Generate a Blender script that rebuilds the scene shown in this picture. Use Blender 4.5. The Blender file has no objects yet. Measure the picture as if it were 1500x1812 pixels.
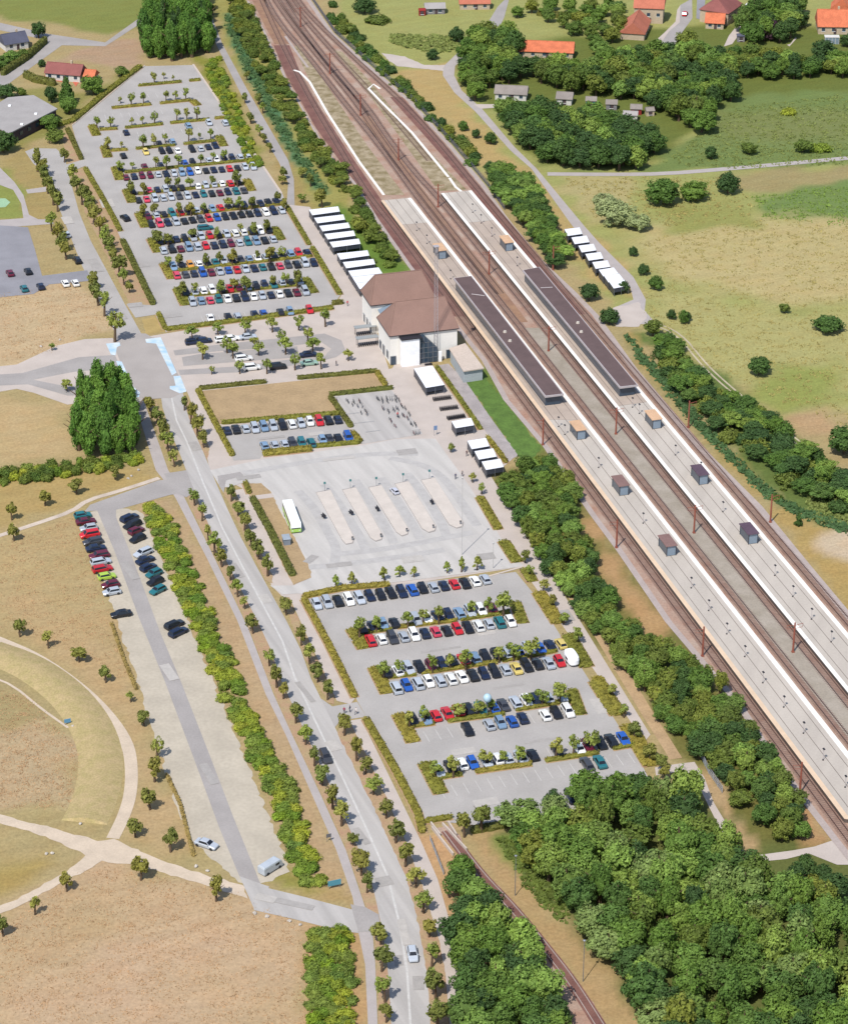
import bpy, math, random
import numpy as np
from mathutils import Vector, Matrix
from mathutils.geometry import tessellate_polygon

random.seed(7)
rs = np.random.default_rng(7)
SC = bpy.context.scene
COL = SC.collection
R = math.radians

# ------------------------------------------------------------------ camera
IW, IH = 1500.0, 1812.0          # size of the survey picture that ground points are measured in
FPX, DEP, CAMH = 4750.0, R(28.0), 302.7
CAMY = -CAMH / math.tan(DEP)
cam = bpy.data.cameras.new('camera')
cam.sensor_fit = 'VERTICAL'; cam.sensor_height = 36.0; cam.lens = FPX / IH * 36.0
cam.clip_start = 5.0; cam.clip_end = 20000.0
cam_o = bpy.data.objects.new('camera', cam); COL.objects.link(cam_o)
cam_o.location = (0, CAMY, CAMH); cam_o.rotation_euler = (math.pi / 2 - DEP, 0, 0)
SC.camera = cam_o
SC.cycles.max_bounces = 5; SC.cycles.diffuse_bounces = 3; SC.cycles.transmission_bounces = 3; SC.cycles.glossy_bounces = 2
SC.render.resolution_x, SC.render.resolution_y = 847, 1024

# ------------------------------------------------------------------ sky, sun, exposure
SUN_EL, SUN_AZ = R(55), R(27)     # shadows fall away from the camera and to the right
wd = bpy.data.worlds.new('World'); SC.world = wd; wd.use_nodes = True
nt = wd.node_tree; bg = nt.nodes['Background']
sky = nt.nodes.new('ShaderNodeTexSky'); sky.sky_type = 'NISHITA'; sky.sun_disc = False
sky.sun_elevation = SUN_EL
sky.sun_rotation = math.pi + SUN_AZ
nt.links.new(sky.outputs[0], bg.inputs[0]); bg.inputs[1].default_value = 0.13
sl = bpy.data.lights.new('sun', 'SUN'); sl.energy = 4.0; sl.angle = R(0.5); sl.color = (1.0, 0.965, 0.915)
so = bpy.data.objects.new('sun', sl); COL.objects.link(so)
tosun = Vector((-math.sin(SUN_AZ) * math.cos(SUN_EL), -math.cos(SUN_AZ) * math.cos(SUN_EL), math.sin(SUN_EL)))
so.rotation_euler = tosun.to_track_quat('Z', 'Y').to_euler(); so.location = (0, 0, 400)
vs = SC.view_settings
vs.view_transform = 'Standard'; vs.look = 'None'; vs.gamma = 1.0; vs.use_curve_mapping = False
vs.exposure = 0.42

# ------------------------------------------------------------------ measuring helpers
def P(px, py, z=0.0):
    """ground (or height z) point seen at a pixel of the survey picture"""
    u = (px - IW / 2) / FPX; v = (IH / 2 - py) / FPX
    dy = math.cos(DEP) + v * math.sin(DEP); dz = -math.sin(DEP) + v * math.cos(DEP)
    t = (z - CAMH) / dz
    return Vector((u * t, CAMY + dy * t, z))
def S(ox, oy, s): return lambda x, y: (ox + x / s, oy + y / s)
A1 = S(0, 0, 3); A2 = S(400, 0, 3); A3 = S(800, 0, 2.1429); A4 = S(0, 350, 3.295); A5 = S(200, 250, 3.409)
A7 = S(850, 350, 2.308); A8 = S(250, 560, 3.3333)
B1 = S(380, 780, 2.586); B2 = S(520, 980, 2.778); B3 = S(620, 1180, 2.778); B4 = S(100, 850, 3.75)
B5 = S(0, 1080, 2.476); B6 = S(450, 1200, 2.96); B7 = S(850, 1100, 2.308); B8 = S(1000, 650, 3)
ST = S(600, 470, 6.25); SH = S(540, 340, 7.5); SS = S(700, 600, 5.77); ES = S(860, 380, 5.357)
NW = S(0, 30, 6.25); CU = S(0, 250, 5.844); HA = S(860, 0, 6.25); HB = S(1080, 0, 6.818); HC = S(1280, 0, 6.818)
def lin(c):
    c = c / 255.0
    return c / 12.92 if c <= 0.04045 else ((c + 0.055) / 1.055) ** 2.4
KB = 1.75
def A(r, g, b):
    """reflectance of a surface that looks (r,g,b) in full sun"""
    return (lin(r) / KB, lin(g) / KB, lin(b) / KB)
ORD = ('zeroth first second third fourth fifth sixth seventh eighth ninth tenth eleventh twelfth thirteenth fourteenth fifteenth '
       'sixteenth seventeenth eighteenth nineteenth twentieth').split() + ['twenty-' + x for x in
       'first second third fourth fifth sixth seventh eighth ninth'.split()] + ['thirtieth']

# ------------------------------------------------------------------ materials
MATS = {}
def mat(name, col, var=0.12, scale=0.25, fvar=0.10, fine=2.2, rough=0.9, stretch=None, col2=None, metal=0.0, spec=0.3, lo=0.35, hi=0.65):
    if name in MATS: return MATS[name]
    m = bpy.data.materials.new(name); m.use_nodes = True; n = m.node_tree; b = n.nodes['Principled BSDF']
    L = n.links.new
    geo = n.nodes.new('ShaderNodeNewGeometry')
    src = geo.outputs['Position']
    if stretch:
        mp = n.nodes.new('ShaderNodeMapping'); mp.vector_type = 'TEXTURE'
        mp.inputs['Rotation'].default_value = (0, 0, stretch[0]); mp.inputs['Scale'].default_value = (stretch[1], 1, 1)
        L(src, mp.inputs['Vector']); src = mp.outputs[0]
    n1 = n.nodes.new('ShaderNodeTexNoise'); n1.inputs['Scale'].default_value = scale; n1.inputs['Detail'].default_value = 5
    L(src, n1.inputs['Vector'])
    r1 = n.nodes.new('ShaderNodeMapRange'); r1.inputs[1].default_value = lo; r1.inputs[2].default_value = hi; L(n1.outputs[0], r1.inputs[0])
    mx = n.nodes.new('ShaderNodeMix'); mx.data_type = 'RGBA'; L(r1.outputs[0], mx.inputs[0])
    c2 = col2 if col2 else tuple(min(0.9, c * (1 + var)) for c in col)
    c1 = col if col2 else tuple(c * (1 - var) for c in col)
    mx.inputs[6].default_value = (*c1, 1); mx.inputs[7].default_value = (*c2, 1)
    n2 = n.nodes.new('ShaderNodeTexNoise'); n2.inputs['Scale'].default_value = fine; n2.inputs['Detail'].default_value = 3
    L(geo.outputs['Position'], n2.inputs['Vector'])
    r2 = n.nodes.new('ShaderNodeMapRange'); r2.inputs[1].default_value = 0.3; r2.inputs[2].default_value = 0.7
    r2.inputs[3].default_value = 1 - fvar; r2.inputs[4].default_value = 1 + fvar; L(n2.outputs[0], r2.inputs[0])
    ml = n.nodes.new('ShaderNodeVectorMath'); ml.operation = 'SCALE'; L(mx.outputs[2], ml.inputs[0]); L(r2.outputs[0], ml.inputs['Scale'])
    L(ml.outputs[0], b.inputs['Base Color'])
    b.inputs['Roughness'].default_value = rough; b.inputs['Metallic'].default_value = metal; b.inputs['Specular IOR Level'].default_value = spec
    MATS[name] = m
    return m
LEAFK = 1.75
def leafmat(name, cols, tr=0.35, k=None):
    """foliage: hue picked per plant, light and dark leaf clumps"""
    if name in MATS: return MATS[name]
    m = bpy.data.materials.new(name); m.use_nodes = True; n = m.node_tree; b = n.nodes['Principled BSDF']; L = n.links.new
    oi = n.nodes.new('ShaderNodeObjectInfo'); rp = n.nodes.new('ShaderNodeValToRGB'); L(oi.outputs['Random'], rp.inputs[0])
    e = rp.color_ramp.elements
    while len(e) < len(cols): e.new(0.5)
    for i, c in enumerate(cols):
        e[i].position = i / max(1, len(cols) - 1); e[i].color = (*[x * w * (k or LEAFK) for x, w in zip(c, (1.22, 1.1, 1.0))], 1)
    geo = n.nodes.new('ShaderNodeNewGeometry'); n1 = n.nodes.new('ShaderNodeTexNoise'); n1.inputs['Scale'].default_value = 0.9; n1.inputs['Detail'].default_value = 4
    L(geo.outputs['Position'], n1.inputs['Vector'])
    r2 = n.nodes.new('ShaderNodeMapRange'); r2.inputs[1].default_value = 0.3; r2.inputs[2].default_value = 0.7
    r2.inputs[3].default_value = 0.65; r2.inputs[4].default_value = 1.45; L(n1.outputs[0], r2.inputs[0])
    ml = n.nodes.new('ShaderNodeVectorMath'); ml.operation = 'SCALE'; L(rp.outputs[0], ml.inputs[0]); L(r2.outputs[0], ml.inputs['Scale'])
    L(ml.outputs[0], b.inputs['Base Color']); b.inputs['Roughness'].default_value = 0.7; b.inputs['Specular IOR Level'].default_value = 0.25
    t = n.nodes.new('ShaderNodeBsdfTranslucent'); L(ml.outputs[0], t.inputs[0])
    ms = n.nodes.new('ShaderNodeMixShader'); ms.inputs[0].default_value = tr
    L(b.outputs[0], ms.inputs[1]); L(t.outputs[0], ms.inputs[2]); L(ms.outputs[0], n.nodes['Material Output'].inputs[0])
    MATS[name] = m
    return m
def plain(name, col, rough=0.6, metal=0.0, spec=0.4): return mat(name, col, var=0.05, scale=0.8, fvar=0.04, fine=5, rough=rough, metal=metal, spec=spec)

# ------------------------------------------------------------------ mesh helpers
class MB:
    def __init__(s): s.v = []; s.f = []
    def add(s, vs_, fs_):
        o = len(s.v); s.v += [tuple(p) for p in vs_]; s.f += [tuple(i + o for i in f) for f in fs_]
    def quad(s, a, b, c, d): s.add([a, b, c, d], [(0, 1, 2, 3)])
    def box(s, c, d, rz=0.0, bev=0.0):
        x, y, z = d[0] / 2, d[1] / 2, d[2] / 2
        cr, sr = math.cos(rz), math.sin(rz)
        p = []
        for sx, sy, sz in ((-1, -1, -1), (1, -1, -1), (1, 1, -1), (-1, 1, -1), (-1, -1, 1), (1, -1, 1), (1, 1, 1), (-1, 1, 1)):
            k = bev if sz > 0 else 0
            X, Y = sx * (x - k), sy * (y - k)
            p.append((c[0] + X * cr - Y * sr, c[1] + X * sr + Y * cr, c[2] + sz * z))
        s.add(p, [(0, 3, 2, 1), (4, 5, 6, 7), (0, 1, 5, 4), (1, 2, 6, 5), (2, 3, 7, 6), (3, 0, 4, 7)])
    def tube(s, a, b, r0, r1=None, n=6, cap=True):
        a = Vector(a); b = Vector(b); r1 = r0 if r1 is None else r1
        d = (b - a).normalized(); u = d.orthogonal().normalized(); w = d.cross(u)
        p = [a + (u * math.cos(t) + w * math.sin(t)) * r0 for t in [2 * math.pi * i / n for i in range(n)]]
        p += [b + (u * math.cos(t) + w * math.sin(t)) * r1 for t in [2 * math.pi * i / n for i in range(n)]]
        f = [(i, (i + 1) % n, n + (i + 1) % n, n + i) for i in range(n)]
        if cap: f += [tuple(range(n - 1, -1, -1)), tuple(range(n, 2 * n))]
        s.add(p, f)
    def prism(s, pts, z0, z1):
        """closed outline (xy) from z0 to z1"""
        n = len(pts); ar = sum(pts[i][0] * pts[(i + 1) % n][1] - pts[(i + 1) % n][0] * pts[i][1] for i in range(n))
        if ar < 0: pts = pts[::-1]
        v = [(p[0], p[1], z0) for p in pts] + [(p[0], p[1], z1) for p in pts]
        s.add(v, [tuple(range(n, 2 * n)), tuple(range(n - 1, -1, -1))] + [(i, (i + 1) % n, n + (i + 1) % n, n + i) for i in range(n)])
    def mesh(s, name):
        m = bpy.data.meshes.new(name); m.from_pydata(s.v, [], s.f); m.update(); return m
    def build(s, name, m, parent=None, smooth=False, **kw):
        me = s.mesh(name); me.materials.append(m)
        if smooth: me.shade_smooth()
        return link(name, me, parent, **kw)
def tag(o, label=None, cat=None, group=None, kind=None):
    if label: o['label'] = label
    if cat: o['category'] = cat
    if group: o['group'] = group
    if kind: o['kind'] = kind
    return o
def link(name, data, parent=None, **kw):
    o = bpy.data.objects.new(name, data); COL.objects.link(o)
    if parent is not None: o.parent = parent
    return tag(o, **kw)
def empty(name, loc=(0, 0, 0), rz=0.0, **kw):
    o = bpy.data.objects.new(name, None); COL.objects.link(o); o.empty_display_size = 0.5
    o.location = loc; o.rotation_euler = (0, 0, rz)
    return tag(o, **kw)
def copy_tree(o, parent=None):
    c = o.copy(); COL.objects.link(c)
    if parent is not None: c.parent = parent
    for ch in o.children: copy_tree(ch, c)
    return c

# flat sheets -------------------------------------------------------
NSHEET = [0]
def sheet(name, px, z, m, parent=None, kind='structure', rag=0.0, **kw):
    NSHEET[0] += 1; z += NSHEET[0] * .0002      # no two sheets lie in one plane
    pts = [P(x, y, z) for x, y in px]
    if rag:                                                       # loose edges: gravel, sand and soil fray into the grass
        rr_ = random.Random(NSHEET[0]); q = resample(pts + [pts[0]], 1.3)[:-1]
        pts = [p + Vector((rr_.uniform(-rag, rag), rr_.uniform(-rag, rag), 0)) for p in q]
    tris = tessellate_polygon([pts])
    me = bpy.data.meshes.new(name)
    fs_ = []
    for t in tris:
        a, b, c = (pts[i] for i in t)
        fs_.append(t if (b - a).cross(c - a).z > 0 else t[::-1])
    me.from_pydata([tuple(p) for p in pts], [], fs_); me.update(); me.materials.append(m)
    return link(name, me, parent, kind=kind if parent is None else None, **kw)
def resample(pts, step):
    out = [pts[0].copy()]
    for a, b in zip(pts[:-1], pts[1:]):
        L = (b - a).length; n = max(1, int(round(L / step)))
        for i in range(1, n + 1): out.append(a.lerp(b, i / n))
    return out
def smooth_line(pts, it=2):
    for _ in range(it):
        q = [pts[0]]
        for a, b in zip(pts[:-1], pts[1:]): q += [a.lerp(b, .25), a.lerp(b, .75)]
        q.append(pts[-1]); pts = q
    return pts
def normals(pts):
    out = []
    for i in range(len(pts)):
        d = pts[min(i + 1, len(pts) - 1)] - pts[max(i - 1, 0)]; d.z = 0
        d = d.normalized() if d.length > 1e-6 else Vector((1, 0, 0))
        out.append(Vector((-d.y, d.x, 0)))
    return out
def ribbon_pts(pts, w, z, mb, off=0.0, thick=0.0):
    N = normals(pts)
    for i in range(len(pts) - 1):
        a = pts[i] + N[i] * (off + w / 2); b = pts[i] + N[i] * (off - w / 2); c = pts[i + 1] + N[i + 1] * (off - w / 2); d = pts[i + 1] + N[i + 1] * (off + w / 2)
        for q in (a, b, c, d): q.z = z
        mb.quad(a, b, c, d)
        if thick:
            lo_ = [Vector((q.x, q.y, z - thick)) for q in (a, b, c, d)]
            mb.quad(a, d, lo_[3], lo_[0]); mb.quad(c, b, lo_[1], lo_[2])
    if thick:
        for i, s_ in ((0, 1), (len(pts) - 1, -1)):
            a = pts[i] + N[i] * (off + w / 2); b = pts[i] + N[i] * (off - w / 2); a.z = b.z = z
            a2 = Vector((a.x, a.y, z - thick)); b2 = Vector((b.x, b.y, z - thick))
            if s_ > 0: mb.quad(a, a2, b2, b)
            else: mb.quad(b, b2, a2, a)
def ribbon(name, px, w, z, m, parent=None, sm=0, off=0.0, thick=0.0, kind='structure', **kw):
    NSHEET[0] += 1; z += NSHEET[0] * .0002
    pts = [P(x, y, 0) for x, y in px]
    if sm: pts = smooth_line(pts, sm)
    mb = MB(); ribbon_pts(pts, w, z, mb, off, thick)
    return mb.build(name, m, parent, kind=kind if parent is None else None, **kw)

# ------------------------------------------------------------------ surface materials
asphalt = mat('asphalt_pale', A(192, 186, 180), var=0.07, scale=0.12, fvar=0.05, fine=2.5)
asphalt_road = mat('asphalt_road', A(200, 194, 188), var=0.10, scale=0.5, fvar=0.03, fine=2, stretch=(R(112), 25))
asphalt_mid = mat('asphalt_mid', A(182, 175, 170), var=0.07, scale=0.14, fvar=0.06)
asphalt_dark = mat('asphalt_patched', A(160, 158, 163), var=0.10, scale=0.12, fvar=0.05)
asphalt_mauve = mat('asphalt_mauve', A(188, 179, 172), var=0.06, scale=0.12, fvar=0.03)
concrete = mat('bus_concrete', A(214, 208, 201), var=0.075, scale=0.45, fvar=0.04, stretch=(R(115), 10))
paving = mat('pink_paving', A(214, 200, 189), var=0.05, scale=0.2, fvar=0.04, fine=2.5)
islandpave = mat('island_paving', A(228, 216, 204), var=0.05, scale=0.3, fvar=0.04)
pathgrey = mat('path_asphalt', A(196, 186, 181), var=0.05, scale=0.3, fvar=0.04)
gravelw = mat('gravel_pale', A(208, 196, 176), var=0.07, scale=0.15, fvar=0.07, fine=1.3)
track_dirt = mat('sandy_track', A(226, 206, 182), var=0.07, scale=0.3, fvar=0.06)
soil = mat('orange_soil', A(194, 156, 124), var=0.14, scale=0.4, fvar=0.12, col2=A(190, 166, 124))
drylawn = mat('dry_lawn', A(190, 162, 122), var=0.09, scale=0.2, fvar=0.10, fine=1.6)
sandmat = mat('sand_strip', A(200, 168, 128), var=0.12, scale=0.3, fvar=0.12)
greenlawn = mat('lush_grass', A(100, 130, 56), var=0.16, scale=0.35, fvar=0.2, fine=1.8)
whitepaint = plain('white_paint', (0.72, 0.72, 0.70), 0.8)
wornpaint = mat('worn_paint', A(222, 218, 212), var=0.06, scale=0.7, fvar=0.08)
bluepaint = mat('pale_blue_paint', A(186, 220, 240), var=0.12, scale=0.35, fvar=0.04, col2=A(238, 246, 250))
kerbmat = mat('kerb_stone', A(222, 206, 192), var=0.05, scale=0.6, fvar=0.05)
ballast = mat('ballast_pink', A(184, 144, 122), var=0.15, scale=0.16, fvar=0.15, fine=2.5, col2=A(196, 172, 154))
ballast_red = mat('ballast_red_brown', A(128, 88, 80), var=0.12, scale=0.2, fvar=0.14, fine=2.5, col2=A(148, 106, 94))
ballast_grey = mat('ballast_grey', A(188, 176, 160), var=0.10, scale=0.2, fvar=0.10, fine=2.5, col2=A(170, 158, 140))
ballast_rust = mat('ballast_rust', A(178, 140, 110), var=0.12, scale=0.25, fvar=0.12, fine=2.2, col2=A(160, 122, 100))
weedy = mat('weedy_gravel', A(192, 174, 144), var=0.2, scale=0.35, fvar=0.15, col2=A(146, 130, 92))
cess = mat('cess_path', A(196, 180, 172), var=0.06, scale=0.3, fvar=0.08)
railm = plain('rail_steel', A(96, 70, 64), 0.6, 0.2)
rail_shiny = plain('rail_polished', A(104, 82, 78), 0.45, 0.3)
sleeperm = mat('sleeper', A(146, 120, 108), var=0.1, scale=1, fvar=0.1)
platm = mat('platform_asphalt', A(212, 201, 188), var=0.07, scale=0.2, fvar=0.05, stretch=(R(70), 8))
platm2 = mat('platform_asphalt_warm', A(200, 182, 166), var=0.07, scale=0.2, fvar=0.05)
edgew = mat('platform_edge_white', (0.64, 0.61, 0.56), var=0.04, scale=0.5, fvar=0.03)
edgeo = mat('platform_edge_cream', A(246, 216, 184), var=0.05, scale=0.5, fvar=0.03)
platside = mat('platform_side', A(110, 96, 88), var=0.1, scale=0.4)

# ------------------------------------------------------------------ ground: one sheet to the horizon, plant cover coloured by place
COVER = []
def mute(c, k=.06):
    g = c[0] * .35 + c[1] * .5 + c[2] * .15
    return tuple(x * (1 - k) + g * k for x in c)
def cover(col, px, feather=4.0): COVER.append((A(*mute(col)), [(p.x, p.y) for p in (P(x, y) for x, y in px)], feather))
DRY, DRY2, TANF = (202, 172, 126), (196, 158, 118), (208, 180, 140)
MEAD, LUSH, OLIVE = (140, 142, 82), (112, 138, 58), (160, 152, 92)
cover((140, 146, 74), [(-100, -60), (300, -60), (300, 20), (255, 40), (190, 62), (110, 48), (0, 30), (-100, 10)], 5)
cover((190, 158, 128), A1_ := [A1(300, 330), A1(520, 240), A1(760, 190), A1(760, 330), A1(690, 380), A1(520, 330)], 4)
cover((156, 150, 84), [A1(130, 480), A1(300, 460), A1(480, 500), A1(640, 400), A1(420, 620), A1(300, 680), A1(90, 800), A1(0, 820), A1(0, 520)], 6)
cover((178, 156, 100), [A1(0, 840), A1(130, 790), A1(260, 930), A1(330, 1100), A1(300, 1200), A1(0, 1200)], 4)
cover((150, 158, 80), [(-40, 290), (10, 300), (42, 345), (45, 385), (-40, 390)], 3)
# west fields
cover(TANF, [(-60, 500), (150, 495), (205, 580), (60, 640), (-60, 660)], 4)
cover((202, 174, 126), [(-60, 700), (110, 715), (135, 800), (-60, 830)], 4)
cover((190, 162, 104), [(-60, 840), (250, 820), (280, 850), (150, 890), (-60, 950)], 4)
cover((194, 168, 120), [(-60, 955), (135, 910), (170, 1000), (230, 1210), (200, 1240), (60, 1130), (-60, 1120)], 5)
cover((198, 168, 122), [(0, 1050), (200, 1100), (330, 1480), (300, 1520), (200, 1490), (240, 1380), (190, 1250), (60, 1130)], 6)
cover((184, 166, 112), [(-20, 1160), (120, 1210), (210, 1300), (215, 1400), (180, 1480), (140, 1440), (150, 1330), (90, 1250), (-20, 1190)], 5)
cover((198, 172, 134), [(-60, 1215), (60, 1240), (140, 1330), (130, 1430), (-60, 1430)], 6)
cover((180, 160, 112), [(-60, 1180), (50, 1210), (90, 1260), (20, 1290), (-60, 1270)], 6)
cover((182, 156, 92), [(-60, 1560), (90, 1500), (120, 1530), (-60, 1620)], 4)
cover((204, 173, 134), [(-60, 1650), (180, 1520), (420, 1580), (540, 1640), (545, 1870), (-60, 1900)], 7)
cover((208, 176, 140), [(60, 1640), (420, 1640), (500, 1760), (250, 1860), (0, 1800)], 20)
cover((200, 170, 130), [(-20, 1600), (150, 1570), (230, 1650), (60, 1720)], 10)
# verges
cover((196, 166, 126), [(245, 890), (310, 880), (480, 1200), (640, 1600), (560, 1590), (380, 1200)], 2)
cover((188, 158, 104), [(500, 1560), (600, 1560), (625, 1600), (540, 1590)], 2)
cover((160, 152, 78), [(475, 1530), (580, 1570), (560, 1590), (470, 1555)], 2)
cover((200, 160, 112), [(545, 1630), (640, 1640), (655, 1870), (540, 1870)], 2)
cover((206, 164, 118), [(730, 1480), (800, 1460), (850, 1600), (840, 1870), (790, 1870)], 3)
# lower right wood floor, old line
cover((110, 116, 60), [(880, 1470), (1250, 1360), (1600, 1560), (1600, 1900), (1150, 1900), (1000, 1640)], 5)
cover((192, 160, 112), [(810, 1460), (900, 1480), (1010, 1640), (1160, 1830), (1080, 1830), (900, 1600)], 4)
cover((122, 146, 62), [(870, 1480), (930, 1480), (1010, 1610), (970, 1600)], 4)
# east strip wood floor
cover((126, 122, 62), [(870, 850), (960, 800), (1050, 900), (1280, 1200), (1440, 1480), (1330, 1500), (1150, 1260), (1000, 1050)], 4)
cover((196, 156, 108), [(1035, 905), (1090, 975), (1176, 1110), (1190, 1150), (1130, 1120), (1060, 1010)], 4)
cover((196, 152, 106), [(1400, 1400), (1475, 1490), (1420, 1500), (1370, 1380)], 3)
cover((196, 164, 120), [(1228, 1362), (1250, 1360), (1300, 1430), (1345, 1500), (1320, 1510), (1262, 1430)], 2)
# between rail and north lot
cover((168, 160, 88), [(350, -30), (440, -30), (520, 150), (600, 320), (660, 420), (720, 490), (660, 500), (520, 330), (440, 160)], 4)
cover((176, 152, 96), [(430, 130), (470, 180), (540, 330), (548, 372), (520, 365), (480, 260), (425, 160)], 4)
cover((90, 132, 88), [(400, 20), (420, 40), (470, 150), (520, 250), (585, 345), (560, 345), (500, 250), (440, 140), (398, 45)], 2)
cover((146, 146, 62), [(330, 90), (390, 110), (470, 290), (450, 300), (400, 200)], 3)
# east side
cover((170, 170, 100), [(560, -60), (1600, -60), (1600, 700), (1440, 720), (1100, 560), (940, 400), (760, 220), (640, 110)], 6)
cover((196, 168, 110), [(690, 130), (800, 110), (830, 200), (960, 330), (1100, 470), (1140, 530), (1050, 500), (900, 330), (780, 220)], 5)
cover((116, 126, 58), [(830, 80), (1300, 40), (1600, 60), (1600, 180), (1280, 200), (1160, 290), (960, 290), (880, 200), (810, 140)], 6)
cover((124, 142, 78), [(1160, 290), (1300, 170), (1600, 150), (1600, 285), (1300, 300), (980, 305)], 6)
cover((134, 142, 82), [(1250, 200), (1600, 190), (1600, 250), (1300, 250)], 14)
cover((172, 156, 106), [(1290, 305), (1600, 290), (1600, 330), (1400, 345), (1290, 330)], 6)
cover((190, 176, 120), [(980, 310), (1130, 310), (1110, 380), (1040, 400)], 5)
cover((124, 146, 80), [(1330, 350), (1600, 300), (1600, 400), (1480, 400), (1350, 385)], 4)
cover((198, 180, 124), [(1110, 400), (1300, 380), (1600, 390), (1600, 520), (1400, 545), (1220, 500), (1130, 460)], 14)
cover((160, 160, 88), [(1170, 360), (1330, 370), (1340, 400), (1180, 410)], 8)
cover((184, 176, 112), [(1150, 500), (1400, 560), (1600, 540), (1600, 760), (1440, 720), (1260, 670), (1150, 570)], 12)
cover((156, 162, 84), [(1330, 660), (1480, 640), (1500, 700), (1390, 740), (1320, 710)], 10)
cover((196, 162, 118), [(1390, 740), (1460, 720), (1480, 760), (1420, 770)], 6)
cover((92, 126, 78), [(1105, 590), (1150, 640), (1230, 730), (1320, 830), (1390, 890), (1500, 930), (1600, 960), (1600, 990), (1440, 930), (1360, 890), (1240, 770), (1130, 640)], 3)
cover((110, 128, 64), [(1130, 590), (1300, 680), (1500, 860), (1600, 920), (1500, 930), (1380, 890), (1250, 750)], 4)
cover((188, 158, 96), [(1110, 590), (1250, 760), (1370, 890), (1600, 990), (1600, 1180), (1500, 1080), (1430, 990), (1350, 890), (1130, 640)], 3)
cover((214, 190, 160), [(1440, 940), (1600, 930), (1600, 1030), (1470, 980)], 5)
cover((116, 136, 60), [(830, 660), (870, 650), (960, 790), (930, 820), (880, 760)], 2)
cover((112, 140, 56), [(600, 360), (700, 440), (720, 480), (640, 490), (590, 400)], 4)

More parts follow.
